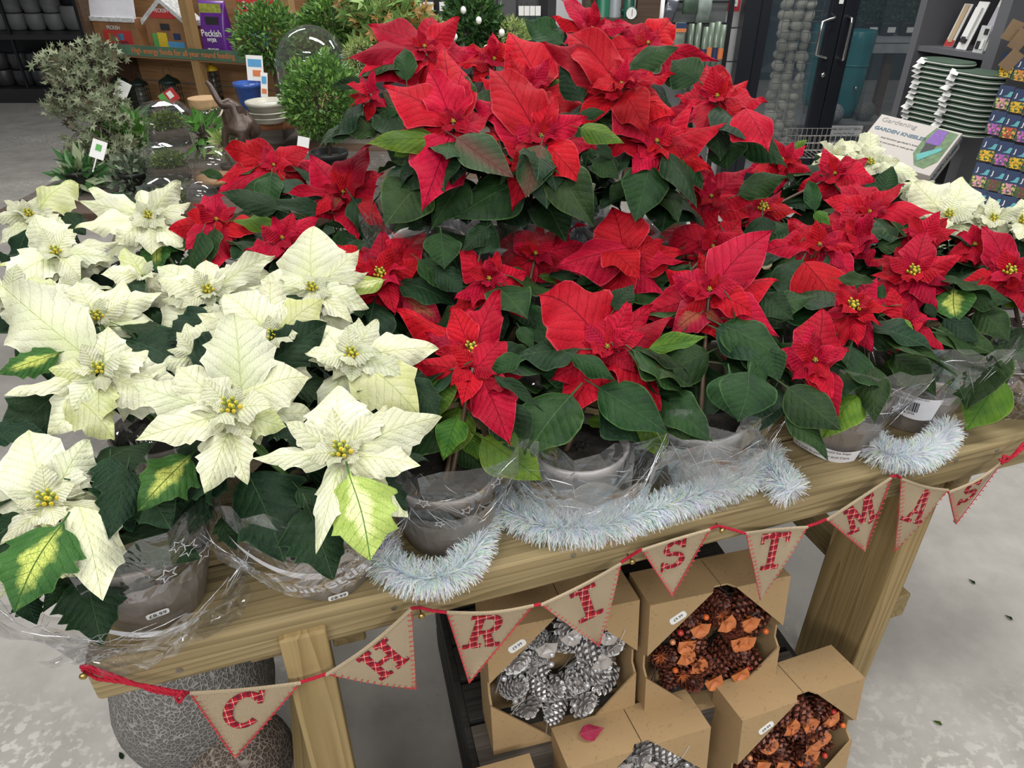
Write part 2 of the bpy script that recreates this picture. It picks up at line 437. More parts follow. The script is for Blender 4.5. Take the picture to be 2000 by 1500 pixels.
def frame_mtx(o, x, z):
    """object matrix with local X along x, local Z close to z"""
    x = V(x).normalized(); z = V(z); z = (z - x * z.dot(x)).normalized(); y = z.cross(x)
    m = Matrix.Identity(4)
    for i in range(3):
        m[i][0] = x[i]; m[i][1] = y[i]; m[i][2] = z[i]; m[i][3] = o[i]
    return m
R = random.Random(11)
# ------------------------------------------------------------------ floor and walls
m = MB(); m.box((0.5, 4.2, -0.05), (14, 16, 0.1)); struct(m.build('floor', M_FLOOR))
M_WALLW = plain('white_painted_block', (0.62, 0.63, 0.64), 0.6, 0, 0.02, 6)
M_WALLD = plain('dark_back_wall', (0.10, 0.10, 0.105), 0.7, 0, 0.1, 3)
M_MORT = plain('white_mortar', (0.50, 0.51, 0.52), 0.7)
WY = 5.75
w = struct(bpy.data.objects.new('wall_back', None)); COL.objects.link(w)
m = MB(); m.box((1.17, WY + 0.07, 1.5), (1.26, 0.1, 3.0)); m.build('backing', M_MORT, w)
bm_ = MB(); bm_.box((0, 0, 0), (0.435, 0.03, 0.215)); bme = bm_.mesh('block', M_WALLW)
for r in range(14):
    for c in range(4):
        x = 0.54 + 0.2175 + c * 0.445 - (0.2225 if r % 2 else 0)
        if x > 1.72 or x < 0.5: continue
        o = place(bme, 'block', w, loc=(min(x, 1.58), WY + 0.006, 0.11 + r * 0.225))
m = MB(); m.box((-3.9, 10.2, 1.5), (9.0, 0.12, 3.0)); struct(m.build('wall_left', M_WALLD))
m = MB(); m.box((5.8, WY + 0.07, 1.5), (4.2, 0.1, 3.0)); struct(m.build('wall_right', M_WALLW))

# ------------------------------------------------------------------ potting bench
bench = thing('potting_bench', 'pale green-brown timber bench carrying all the poinsettias', 'bench', T0, TA)
TL, TW = 1.98, 1.16
def TH(px, py, n=0.0):
    h = hit(px, py, T0 + TN * n, TN); d = h - T0
    return d.dot(TT), h.z
k = 0
n0 = 0.0
for wd in (0.145, 0.145, 0.145, 0.145, 0.145, 0.145, 0.145, 0.145):
    m = MB(); m.box((TL / 2 + R.uniform(-0.004, 0.004), n0 + wd / 2 - 0.002, ZT - 0.035 - (0.0 if k == 0 else R.uniform(0, 0.002))), (TL, wd - 0.006, 0.070))
    m.build('plank', M_WOOD, bench, bevel=0.006); n0 += wd; k += 1
def leg(t, n, w_, d_, top, name='leg'):
    m = MB(); m.box((t, n, top / 2), (w_, d_, top)); return m.build(name, M_WOODZ, bench, bevel=0.004)
tl, zl = TH(595, 1262, -0.012)
leg(tl, 0.022, 0.066, 0.066, 0.79)
leg(tl - 0.006, 0.088, 0.062, 0.06, 0.75, 'leg')
leg(tl, 1.10, 0.066, 0.066, 0.78)
tr, zr = TH(1760, 1080, 0.03)
leg(tr + 0.02, 0.115, 0.06, 0.17, 0.755)
leg(tr + 0.02, 1.07, 0.06, 0.17, 0.755)
# bearers beside the legs, their end grain to the front
m = MB(); m.box((tl - 0.062, 0.60, 0.722), (0.05, 1.10, 0.065)); m.build('bearer', M_WOODY, bench, bevel=0.003)
m = MB(); m.box((tl + 0.062, 0.60, 0.728), (0.05, 1.14, 0.055)); m.build('bearer', M_WOODY, bench, bevel=0.003)
m = MB(); m.box((tr + 0.02 + 0.056, 0.58, 0.725), (0.045, 1.12, 0.055)); m.build('bearer', M_WOODY, bench, bevel=0.003)
m = MB(); m.box((tr + 0.02 - 0.056, 0.60, 0.70), (0.045, 1.0, 0.10)); m.build('bearer', M_WOODY, bench, bevel=0.003)
m = MB(); m.box((tr + 0.02 + 0.056, 0.60, 0.34), (0.045, 1.12, 0.07)); m.build('bearer', M_WOODY, bench, bevel=0.003)
m = MB(); m.box((tl - 0.062, 0.60, 0.20), (0.05, 1.02, 0.07)); m.build('bearer', M_WOODY, bench, bevel=0.003)
m = MB(); m.box((0.80, 0.20, 0.728), (1.12, 0.045, 0.055)); m.build('apron', M_WOOD, bench, bevel=0.003)
m = MB(); m.box((0.96, 1.04, 0.70), (1.6, 0.045, 0.10)); m.build('apron', M_WOOD, bench, bevel=0.003)
# screws in the front face
for px, py in [(350, 1310), (770, 1188), (1766, 922), (1868, 900), (1948, 880), (1120, 1085)]:
    t_, z_ = TH(px, py)
    m = MB(); m.lathe([(0.0045, 0), (0.0045, 0.0012), (0.003, 0.0016)], 12)
    m.box((0, 0, 0.0016), (0.005, 0.0009, 0.0008)); m.box((0, 0, 0.0016), (0.0009, 0.005, 0.0008))
    o = m.build('screw', M_SCREW, bench); o.location = (t_, 0.0008, z_); o.rotation_euler = (PI / 2, 0, 0)

# ------------------------------------------------------------------ bunting spelling C H R I S T M A S
bunt = thing('christmas_bunting', 'hessian pennant bunting with red tartan letters strung along the bench edge', 'bunting', T0, TA)
def slab(ch):
    """slab serif glyph as list of polygons in a 1 x 1.25 box"""
    S = []
    q = lambda x0, y0, x1, y1: S.append([(x0, y0), (x1, y0), (x1, y1), (x0, y1)])
    def arc(cx, cy, rx, ry, a0, a1, w, w2=None, n=14):
        w2 = w2 or w
        for i in range(n):
            b0, b1 = math.radians(a0 + (a1 - a0) * i / n), math.radians(a0 + (a1 - a0) * (i + 1) / n)
            def pt(b, o):
                ww = w2 + (w - w2) * abs(math.cos(b))
                return (cx + (rx - o * ww) * math.cos(b), cy + (ry - o * ww) * math.sin(b))
            S.append([pt(b0, 1), pt(b0, 0), pt(b1, 0), pt(b1, 1)] if a1 > a0 else [pt(b0, 0), pt(b0, 1), pt(b1, 1), pt(b1, 0)])
    t = 0.13
    if ch == 'H':
        for x in (0.2, 0.8): q(x - 0.11, 0, x + 0.11, 1.2); q(x - 0.22, 0, x + 0.22, t); q(x - 0.22, 1.2 - t, x + 0.22, 1.2)
        q(0.2, 0.53, 0.8, 0.67)
    if ch == 'I':
        q(0.37, 0, 0.63, 1.2); q(0.14, 0, 0.86, t); q(0.14, 1.2 - t, 0.86, 1.2)
    if ch == 'T':
        q(0.38, 0, 0.62, 1.2); q(0.2, 0, 0.8, t); q(0.02, 1.2 - t - 0.02, 0.98, 1.2); q(0.02, 0.88, 0.12, 1.2); q(0.88, 0.88, 0.98, 1.2)
    if ch == 'C':
        arc(0.54, 0.6, 0.52, 0.62, 48, 312, 0.24, 0.14, 22); q(0.82, 0.80, 0.95, 1.22)
    if ch == 'S':
        arc(0.5, 0.885, 0.38, 0.335, 20, 270, 0.19, 0.14, 18); arc(0.5, 0.335, 0.42, 0.345, 90, -160, 0.19, 0.14, 18)
        q(0.80, 0.82, 0.92, 1.2); q(0.04, 0.0, 0.16, 0.36)
    if ch == 'R':
        q(0.16, 0, 0.38, 1.2); q(0.02, 0, 0.52, t); q(0.02, 1.2 - t, 0.6, 1.2); q(0.3, 0.50, 0.6, 0.63)
        arc(0.58, 0.85, 0.34, 0.35, -90, 90, 0.21, 0.13, 12)
        S.append([(0.46, 0.52), (0.68, 0.55), (0.95, 0.0), (0.70, 0.0)]); q(0.66, 0, 1.04, t)
    if ch == 'M':
        for x in (0.14, 0.88): q(x - 0.09, 0, x + 0.09, 1.2); q(x - 0.19, 0, x + 0.19, t); q(x - 0.19, 1.2 - t, x + 0.17, 1.2)
        S.append([(0.1, 1.2), (0.30, 1.2), (0.58, 0.32), (0.44, 0.22)]); S.append([(0.72, 1.2), (0.92, 1.2), (0.58, 0.22), (0.46, 0.32)])
    if ch == 'A':
        S.append([(0.40, 1.2), (0.56, 1.2), (0.30, 0), (0.14, 0)]); S.append([(0.42, 1.2), (0.64, 1.2), (0.94, 0), (0.70, 0)])
        q(0.26, 0.36, 0.76, 0.48); q(0.0, 0, 0.42, t); q(0.60, 0, 1.04, t)
    return S
PEN = [('C', (370, 1352), (587, 1332), (459, 1480)), ('H', (637, 1316), (803, 1188), (812, 1345)), ('R', (872, 1194), (1041, 1181), (916, 1333)),
       ('I', (1056, 1180), (1213, 1099), (1170, 1261)), ('S', (1253, 1073), (1386, 1033), (1312, 1164)), ('T', (1456, 1040), (1577, 1028), (1484, 1171)),
       ('M', (1614, 1014), (1740, 932), (1688, 1076)), ('A', (1760, 934), (1851, 956), (1747, 1076)), ('S', (1852, 960), (1956, 902), (1866, 1023))]
BN = -0.024
for i, (ch, a, b, c) in enumerate(PEN):
    A, B, C_ = [V((TH(*q, BN)[0], BN, TH(*q, BN)[1])) for q in (a, b, c)]
    # grid over the triangle with a light billow
    m = MB(); N = 12; idx = {}; nrm_off = []
    def pos(u, v_):
        # u along the top 0..1, v 0 top..1 tip
        p = A.lerp(B, u).lerp(C_, v_)
        sag = math.sin(u * PI) * (1 - v_) * -0.003
        return p + V((0, -0.005 * math.sin(u * PI) * math.sin(v_ * 2.6 + i) - (0.004 if i % 2 else -0.001) * math.sin(v_ * PI), sag))
    for s_, off in ((0, 0.0), (1, 0.0014)):
        for r in range(N + 1):
            for q in range(N + 1): idx[s_, r, q] = len(m.v); m.v.append(tuple(pos(q / N, min(r / N, 0.995)) + V((0, off, 0))))
    for r in range(N):
        for q in range(N):
            m.f.append((idx[0, r, q], idx[0, r + 1, q], idx[0, r + 1, q + 1], idx[0, r, q + 1])); m.mi.append(0)
            m.f.append((idx[1, r, q], idx[1, r, q + 1], idx[1, r + 1, q + 1], idx[1, r + 1, q])); m.mi.append(0)
    for r in range(N):
        for q in (0, N):
            f = (idx[0, r, q], idx[1, r, q], idx[1, r + 1, q], idx[0, r + 1, q]); m.f.append(f if q == 0 else f[::-1]); m.mi.append(0)
    for q in range(N):
        m.f.append((idx[0, 0, q], idx[0, 0, q + 1], idx[1, 0, q + 1], idx[1, 0, q])); m.mi.append(0)
    pen = m.build('pennant', M_HESS, bunt, smooth=False)
    # folded hem along the top
    m = MB(); m.tube([pos(q / 12, 0.0) + V((0, -0.0008, -0.001)) for q in range(13)], 0.0028, 6)
    m.build('hem', M_HESS, pen)
    # letter: glyph mapped with its up axis square to the top edge
    ux = (B - A).normalized(); uz = V((-ux.z, 0, ux.x)); cen = (A + B + C_) / 3
    med = ((A + B) / 2 - C_).normalized()
    uy = (uz * 0.35 + med * 0.65).normalized()
    hgt = ((A + B) / 2 - C_).length * 0.45; cen = cen + uy * hgt * 0.10
    gw = hgt * 0.80
    m = MB()
    for poly in slab(ch):
        def mp(p): return cen + ux * (p[0] - 0.5) * gw + uy * (p[1] - 0.6) * hgt / 1.2
        def lift(p):
            M2 = Matrix(((B.x - A.x, C_.x - A.x), (B.z - A.z, C_.z - A.z))).inverted(); st_ = M2 @ Vector((p.x - A.x, p.z - A.z))
            vv = min(max(st_[1], 0), .98); q_ = pos(min(max(st_[0] / (1 - vv), 0), 1), vv)
            return V((p.x, q_.y - 0.0022, p.z))
        vs = [lift(mp(p)) for p in poly]; n_ = len(vs)
        base = [x + V((0, 0.0016, 0)) for x in vs]
        m.add(vs + base, [tuple(range(n_)), tuple(range(n_, 2 * n_))[::-1]] + [(j, n_ + j, n_ + (j + 1) % n_, (j + 1) % n_) for j in range(n_)])
    m.build('letter', M_TART, pen)
    # blanket stitches down both sides
    m = MB()
    for e0, e1, sg in ((A, C_, 1), (B, C_, -1)):
        L = (e1 - e0).length; k = int(L / 0.0105); d = (e1 - e0).normalized()
        inn = (cen - (e0 + d * (cen - e0).dot(d))).normalized()
        m.tube([e0 + V((0, -0.001, 0)), e1 + V((0, -0.001, 0))], 0.0009, 5)
        for j in range(1, k):
            p = e0.lerp(e1, j / k) + V((0, -0.0028 - 0.003 * math.sin(j / k * PI), 0))
            m.tube([p, p + inn * 0.0065 + d * R.uniform(-0.001, 0.001)], 0.0008, 4)
    st = m.build('stitching', M_THREAD, pen); st['kind'] = 'stuff'
# wool cord between the pennants, with double loops at both ends
def cordpts(pts, n=BN, ext=0.0):
    out = []
    for q in pts:
        nn = q[2] if len(q) > 2 else n
        t_, z_ = TH(q[0], q[1], nn); out.append(V((t_, nn, z_)))
    return out
def wool(pts, r=0.0024, strands=3, name='cord'):
    m = MB(); pts = cordpts(pts)
    fine = []
    for i in range(len(pts) - 1):
        for k in range(8): fine.append(pts[i].lerp(pts[i + 1], k / 8))
    fine.append(pts[-1])
    for s_ in range(strands):
        m.tube([p + V((0, math.cos(j * 0.9 + s_ * 2.1), math.sin(j * 0.9 + s_ * 2.1))) * r * 0.62 for j, p in enumerate(fine)], r * 0.62, 5)
    return m.build(name, M_WOOL, bunt, smooth=True)
wool([(157, 1303, -0.006), (200, 1318, -0.008), (250, 1335, -0.014), (310, 1346), (352, 1355)])
wool([(160, 1308, -0.006), (190, 1326, -0.010), (240, 1332, -0.016), (300, 1342), (350, 1352)])
wool([(157, 1303, -0.006), (170, 1300, -0.010), (230, 1322, -0.018), (300, 1350), (350, 1358)])
wool([(350, 1352), (368, 1353)])
wool([(346, 1350, -0.03), (358, 1362, -0.032), (350, 1372, -0.028), (342, 1362, -0.03), (356, 1350, -0.034), (362, 1358, -0.028)])
wool([(587, 1332), (612, 1325), (637, 1316)])
wool([(803, 1188), (822, 1187, -0.012), (845, 1193, -0.015), (872, 1196)])
wool([(1041, 1183), (1056, 1180)])
wool([(1213, 1099), (1228, 1088, -0.012), (1253, 1073)])
wool([(1386, 1033), (1402, 1027, -0.010), (1430, 1034, -0.014), (1456, 1042)])
wool([(1577, 1028), (1596, 1022), (1614, 1014)])
wool([(1740, 932), (1750, 928, -0.012), (1760, 934)])
wool([(1851, 958), (1853, 962)])
wool([(1956, 903), (1975, 893), (2003, 862, -0.02), (2040, 838, -0.01)])
wool([(1958, 904), (1982, 890, -0.032), (2006, 868, -0.02), (2040, 842, -0.01)])
wool([(1952, 898, -0.03), (1966, 902, -0.032), (1972, 893, -0.028), (1960, 890, -0.03), (1956, 906, -0.034)])
for px, py in [(166, 1304), (820, 1190), (1228, 1086), (1402, 1026), (1750, 929)]:
    t_, z_ = TH(px, py, -0.004)
    m = MB(); m.lathe([(0.0014, -0.02), (0.0014, 0.012), (0.005, 0.0125), (0.0048, 0.015), (0.0018, 0.017)], 12)
    o = m.build('hook', plain('brass_hook', (0.42, 0.30, 0.10), 0.3, 0.9), bunt, smooth=True); o.location = (t_, -0.004, z_); o.rotation_euler = (PI / 2, 0, 0)

# ------------------------------------------------------------------ under the bench: slatted platform, wreath boxes, stones
plat_rot = math.radians(14.5)
c0 = Pz(948, 1232, CAM_H - 1.04)             # top left front corner of the silver wreath box
bx = V((math.cos(plat_rot), math.sin(plat_rot), 0)); by = V((-math.sin(plat_rot), math.cos(plat_rot), 0))
plat = thing('slatted_crate', 'dark stained slatted crate holding up the rear two wreath boxes', 'crate', c0 * 1.0 - V((0, 0, c0.z)) - bx * 0.02 - by * 0.055, plat_rot)
for i in range(5):
    m = MB(); m.box((0.36, 0.045 + i * 0.1, 0.247), (0.74, 0.088, 0.018)); m.build('slat', M_WOODG if i == 0 else M_WOODD, plat, bevel=0.002)
for i in range(3):
    m = MB(); m.box((0.36, 0.006, 0.045 + i * 0.085), (0.74, 0.014, 0.072)); m.build('slat', M_WOODG, plat, bevel=0.002)
    m = MB(); m.box((0.36, 0.49, 0.045 + i * 0.085), (0.74, 0.014, 0.072)); m.build('slat', M_WOODD, plat, bevel=0.002)
    for x in (-0.017, 0.737):
        m = MB(); m.box((x, 0.25, 0.045 + i * 0.085), (0.014, 0.50, 0.072)); m.build('slat', M_WOODD, plat, bevel=0.002)
for x in (0.02, 0.70):
    for y in (0.035, 0.46):
        m = MB(); m.box((x, y, 0.119), (0.035, 0.035, 0.238)); m.build('corner_post', M_WOODD, plat)

def scale_mesh():
    pass
CONE = {}
def cone_mesh(kind):
    """pine cone: overlapping woody scales in a spiral round a core; long axis +Z, length 1"""
    if kind in CONE: return CONE[kind]
    col, tip = {'silver': ((0.26, 0.24, 0.23), (0.72, 0.72, 0.73)), 'brown': ((0.075, 0.022, 0.014), (0.19, 0.055, 0.032))}[kind]
    mA = plain(kind + '_cone_scale', col, 0.4, 0.0, 0.25, 8); mB = plain(kind + '_cone_tip', tip, 0.4, 0.25 if kind == 'silver' else 0, 0.2, 12)
    m = MB(); m.ball((0, 0, 0), 0.5, 8, 6, (0.52, 0.52, 0.85))
    n = 64
    for i in range(n):
        h = (i + 0.5) / n; th = i * 2.39996; z = -0.46 + h * 0.92
        r = 0.34 * math.sqrt(max(0.02, 1 - (2 * h - 0.86) ** 2 / 1.35))
        d = V((math.cos(th), math.sin(th), 0)); up = V((0, 0, 1)); sd = d.cross(up)
        w_ = 0.085 * (0.5 + r * 2)
        c = d * r * 0.72 + up * z
        out = (d * 0.9 + up * (0.25 + 0.5 * h)).normalized()
        L = 0.16 + 0.13 * r
        p0, p1, p2, p3, p4 = c - sd * w_ * 0.5, c + sd * w_ * 0.5, c + out * L + sd * w_ - up * 0.01, c + out * L - sd * w_ - up * 0.01, c + out * L * 1.08 + up * 0.045
        th_ = V((0, 0, -0.045))
        m.cur = 0
        m.add([p0, p1, p2, p3, p4, c + th_, c + out * L + th_], [(0, 1, 4), (5, 2, 1), (5, 0, 3), (5, 3, 6), (5, 6, 2)])
        m.cur = 1
        m.add([p0.lerp(p3, .6), p1.lerp(p2, .6), p2, p3, p4, c + out * L + th_], [(0, 1, 4), (1, 2, 4), (0, 4, 3), (3, 4, 5), (4, 2, 5)])
    CONE[kind] = m.mesh('pine_cone', [mA, mB]); return CONE[kind]
def rosette_mesh():
    if 'ros' in CONE: return CONE['ros']
    mA = plain('silver_cone_scale', (0.22, 0.20, 0.19), 0.4); mB = plain('silver_cone_tip', (0.62, 0.62, 0.63), 0.4)
    m = MB()
    for ring in range(4):
        n = 5 + ring * 2
        for i in range(n):
            th = 2 * PI * i / n + ring * 0.5; d = V((math.cos(th), math.sin(th), 0)); sd = V((-d.y, d.x, 0))
            L = 0.16 + ring * 0.11; z = 0.26 - ring * 0.09
            c = d * 0.04 + V((0, 0, z - 0.08)); e = d * L + V((0, 0, z + 0.05 - ring * 0.02))
            m.cur = 0; m.add([c - sd * .03, c + sd * .03, e + sd * .1, e - sd * .1, c + V((0, 0, -.06)), e + V((0, 0, -.05))], [(0, 1, 2, 3), (4, 5, 2, 1), (0, 3, 5, 4)])
            m.cur = 1; m.add([e + sd * .1, e - sd * .1, e + d * .05 + sd * .05 + V((0, 0, .02)), e + d * .05 - sd * .05 + V((0, 0, .02)), e + V((0, 0, -.05))], [(0, 2, 3, 1), (0, 4, 2), (2, 4, 3), (3, 4, 1)])
    CONE['ros'] = m.mesh('open_cone', [mA, mB]); return CONE['ros']
def wreath(parent_frame, kind, label, seed, Rr=0.098):
    """ring in the local XZ plane facing -Y"""
    r = random.Random(seed)
    w_ = bpy.data.objects.new('wreath', None); COL.objects.link(w_); w_.matrix_world = parent_frame
    tag(w_, label, 'wreath', 'pine cone wreaths in display boxes')
    silver = kind == 'silver'
    mtw = plain('silver_twig', (0.30, 0.29, 0.28), 0.5, 0.2, 0.3, 50) if silver else plain('dark_twig', (0.045, 0.022, 0.016), 0.8, 0, 0.4, 50)
    m = MB()
    for i in range(260):
        a = r.uniform(0, 2 * PI); L = r.uniform(0.04, 0.09); rr = Rr + r.uniform(-0.032, 0.038)
        p = V((math.cos(a) * rr, r.uniform(-0.015, 0.025), math.sin(a) * rr))
        d = V((-math.sin(a), r.uniform(-0.3, 0.15), math.cos(a))) + V((r.uniform(-.5, .5), 0, r.uniform(-.5, .5)))
        m.tube([p, p + d.normalized() * L * 0.5 + V((0, -0.005, 0)), p + d.normalized() * L], 0.0013, 4, False)
    o = m.build('twigs', mtw, w_); o['kind'] = 'stuff'
    m = MB()
    m.tube([V((math.cos(a) * Rr, 0.012, math.sin(a) * Rr)) for a in [2 * PI * k / 30 for k in range(31)]], 0.024, 8)
    m.build('ring_base', plain('dark_moss_core', (0.03, 0.02, 0.014), 0.95, 0, 0.4, 60), w_)
    n = 21
    cm = cone_mesh('silver' if silver else 'brown')
    for i in range(n):
        a = 2 * PI * i / n + r.uniform(-0.1, 0.1); rr = Rr + (0.026 if i % 2 else -0.024) + r.uniform(-0.006, 0.006)
        p = V((math.cos(a) * rr, -0.022 + r.uniform(-0.012, 0.004), math.sin(a) * rr))
        ax = V((r.uniform(-1, 1), r.uniform(-1.1, -0.1), r.uniform(-1, 1)))
        s_ = r.uniform(0.054, 0.074)
        if silver and i % 4 == 1:
            mt = frame_mtx(p + V((0, -0.008, 0)), V((1, r.uniform(-.3, .3), r.uniform(-.6, .6))), V((r.uniform(-.3, .3), -1, r.uniform(-.3, .3))))
            place(rosette_mesh(), 'open_cone', w_, mt @ Matrix.Scale(0.062, 4))
        else:
            mt = frame_mtx(p, ax.cross(V((0.3, 0.2, 0.5))), ax)
            place(cm, 'pine_cone', w_, mt @ Matrix.Diagonal((s_ * 0.9, s_ * 0.9, s_, 1)))
    cols = [('silver_berry', (0.66, 0.66, 0.68), 0.6)] if silver else [('orange_berry', (0.62, 0.12, 0.02), 0.0), ('red_berry', (0.48, 0.04, 0.03), 0.0), ('pearl_orange_berry', (0.62, 0.26, 0.12), 0.2)]
    bms = []
    for nm, c, me in cols:
        m = MB(); m.ball((0, 0, 0), 0.0062, 12, 8); bms.append(m.mesh('berry', plain(nm, c, 0.22, me), True))
    for i in range(12):
        a = 2 * PI * (i + 0.5) / 12 + r.uniform(-0.2, 0.2); rr = Rr + r.uniform(-0.036, 0.044)
        place(bms[i % len(bms)], 'berry', w_, loc=(math.cos(a) * rr, -0.050 + r.uniform(-0.008, 0.008), math.sin(a) * rr))
    # wooden petals
    pc = plain('silver_petal', (0.45, 0.42, 0.40), 0.4, 0.2, 0.2, 10) if silver else plain('orange_petal', (0.56, 0.17, 0.05), 0.55, 0, 0.3, 10)
    for i in range(4 if silver else 10):
        a = 2 * PI * i / 9.3 + r.uniform(-0.2, 0.2); rr = Rr + r.uniform(-0.036, 0.036)
        m = MB(); vs = []; 
        for u in range(6):
            for v_ in range(-2, 3):
                uu = u / 5; ww = 0.019 * math.sin(PI * (0.12 + 0.88 * uu) ** 0.8) * v_ / 2
                vs.append(V((uu * 0.028, ww, 0.010 * math.sin(uu * PI) + 4 * ww * ww)))
        fs = [(u * 5 + q, (u + 1) * 5 + q, (u + 1) * 5 + q + 1, u * 5 + q + 1) for u in range(5) for q in range(4)]
        m.add(vs, fs)
        me = m.mesh('petal', pc, True)
        d0 = r.uniform(0, 6.28)
        for k in range(3):
            d = V((math.cos(d0 + k * 1.9), -0.55, math.sin(d0 + k * 1.9)))
            place(me, 'petal', w_, frame_mtx(V((math.cos(a) * rr, -0.042, math.sin(a) * rr)), d, V((0, -1, 0))))
    # spiky heads
    sc_ = plain('silver_spikes', (0.40, 0.39, 0.38), 0.4, 0.4) if silver else plain('orange_spikes', (0.60, 0.17, 0.05), 0.6)
    for i in range(5):
        a = 2 * PI * i / 5 + r.uniform(-0.3, 0.3) + 0.4; rr = Rr + r.uniform(-0.03, 0.04)
        m = MB(); c = V((math.cos(a) * rr, -0.040, math.sin(a) * rr))
        for k in range(50):
            d = V((r.gauss(0, 1), r.gauss(-0.7, 0.8), r.gauss(0, 1))).normalized()
            m.add([c + d.cross(V((0, 0, 1))) * .0016, c - d.cross(V((0, 0, 1))) * .0016, c + V((0, 0, .0016)), c + d * 0.018], [(0, 1, 3), (1, 2, 3), (2, 0, 3)])
        m.build('teasel', sc_, w_)
    if silver:
        m = MB()
        for k in range(10):
            a = r.uniform(0, 6.28); p = V((math.cos(a) * Rr, -0.05, math.sin(a) * Rr)); L = r.uniform(0.04, 0.08); b = r.uniform(0, 6.28)
            d = V((math.cos(b), -0.2, math.sin(b)))
            m.tube([p, p + d * L * .5 + V((.006, -.01, .004)), p + d * L], 0.0007, 4)
        m.build('curled_wires', plain('silver_wire', (0.7, 0.7, 0.7), 0.3, 0.6), w_)
    return w_

def display_box(o, rot, tilt, w_, h_, d_, label, seed, wk, wlabel, sticker=(0.19, 0.85)):
    """box with cut corners window. origin = bottom front left; x width, y depth, z height; leaning back by tilt"""
    e = thing('display_box', label, 'box', o, 0, 'cardboard wreath boxes')
    e.rotation_euler = (-tilt, 0, rot)
    t = 0.004
    mb = lambda: MB()
    m = mb(); m.para((0, d_ - t, 0), (w_, 0, 0), (0, t, 0), (0, 0, h_)); m.build('back_panel', M_CARD, e)
    m = mb(); m.para((0, 0, 0), (w_, 0, 0), (0, d_ - t, 0), (0, 0, t)); m.build('bottom_panel', M_CARD, e)
    # side panels notched at the middle where the window runs round the corner
    for x in (0, w_ - t):
        poly = [(0, t), (d_ - t, t), (d_ - t, h_ - t), (0, h_ - t), (0, h_ * 0.60), (d_ * 0.14, h_ * 0.56), (d_ * 0.14, h_ * 0.46), (0, h_ * 0.42)]
        m = mb(); m.prism(poly, (x, 0, 0), (0, 1, 0), (0, 0, 1), (t, 0, 0)); m.build('side_panel', M_CARD, e)
    # top in two flaps meeting at a seam, notched at the front
    sx = w_ * 0.52
    for a, b in ((0, sx - 0.001), (sx + 0.001, w_)):
        c1, c2 = w_ * 0.44, w_ * 0.60
        if a == 0: poly = [(a, 0), (c1, 0), (c1 + 0.01, d_ * 0.12), (b, d_ * 0.12), (b, d_ - t), (a, d_ - t)]
        else: poly = [(a, d_ * 0.12), (c2 - 0.01, d_ * 0.12), (c2, 0), (b, 0), (b, d_ - t), (a, d_ - t)]
        m = mb(); m.prism(poly, (0, 0, h_ - t), (1, 0, 0), (0, 1, 0), (0, 0, t)); m.build('top_flap', M_CARD, e)
    f = lambda *pts: [(w_ * a, h_ * b) for a, b in pts]
    for poly in (f((0, 0), (0.44, 0), (0, 0.42)), f((0.60, 0), (1, 0), (1, 0.42)), f((0, 0.60), (0.44, 1), (0, 1)), f((1, 0.60), (1, 1), (0.60, 1))):
        m = mb(); m.prism(poly, (0, -t, 0), (1, 0, 0), (0, 0, 1), (0, t, 0)); m.build('corner_flap', M_CARD, e)
    if sticker:
        sx_, sz_ = w_ * sticker[0], h_ * sticker[1]
        m = mb(); hw, hh = 0.018, 0.0085
        oct_ = [(-hw + .004, -hh), (hw - .004, -hh), (hw, -hh + .004), (hw, hh - .004), (hw - .004, hh), (-hw + .004, hh), (-hw, hh - .004), (-hw, -hh + .004)]
        c, s_ = math.cos(0.5), math.sin(0.5)
        oct_ = [(x * c - y * s_, x * s_ + y * c) for x, y in oct_]
        m.prism(oct_, (sx_, -t - 0.0012, sz_), (1, 0, 0), (0, 0, 1), (0, 0.001, 0))
        st = m.build('price_sticker', M_PAPER, e)
        tx = place(text_mesh('£9.99', 0.0095, 0.0002, M_INK), 'price', st, loc=(sx_, -t - 0.0014, sz_))
        tx.rotation_euler = (PI / 2, -0.5, 0)
    fr = Matrix.Translation(o) @ e.rotation_euler.to_matrix().to_4x4() @ Matrix.Translation((w_ * 0.52, d_ * 0.62, h_ * 0.50))
    wreath(fr, wk, wlabel, seed, Rr=w_ * 0.275)
    return e
BW, BH, BD = 0.298, 0.315, 0.095
tilt = math.radians(8)
def boxat(px, py, top, rot, **k):
    tp = Pz(px, py, top)
    bxx = V((math.cos(rot), math.sin(rot), 0)); byy = V((-math.sin(rot), math.cos(rot), 0))
    o = tp - V((0, 0, 1)) * BH * math.cos(tilt) - byy * BH * math.sin(tilt)
    return o
zb = 0.258 + 0.315 * math.cos(tilt)
display_box(boxat(948, 1232, zb, plat_rot), plat_rot, tilt, BW, BH, BD, 'cardboard box with the silver pine cone wreath, on the dark crate at left', 3, 'silver', 'frosted silver pine cone wreath with silver berries, under the R and I pennants')
display_box(boxat(1268, 1180, zb, plat_rot), plat_rot, tilt, BW, BH, BD, 'cardboard box with an orange wreath on the dark crate, under the S and T pennants', 4, 'brown', 'brown pine cone and orange petal wreath on the crate, under the S and T pennants', sticker=(0.20, 0.86))
zb2 = 0.002 + 0.315 * math.cos(tilt)
r2 = math.radians(17)
display_box(boxat(1110, 1502, zb2, r2), r2, tilt, BW, BH, BD, 'cardboard box at the bottom with a fallen pink leaf lying on its top', 5, 'silver', 'silver frosted cone wreath in the box at the bottom edge of the picture', sticker=None)
r3 = math.radians(19)
display_box(boxat(1448, 1405, zb2 + 0.012, r3) , r3, tilt, BW, BH, BD, 'cardboard box with orange wreath on the floor by the right bench leg', 6, 'brown', 'brown and orange pine cone wreath in the floor box by the right bench leg', sticker=(0.20, 0.86))
r5 = math.radians(16)
tp5 = Pz(1034, 1462, zb2 - 0.0)
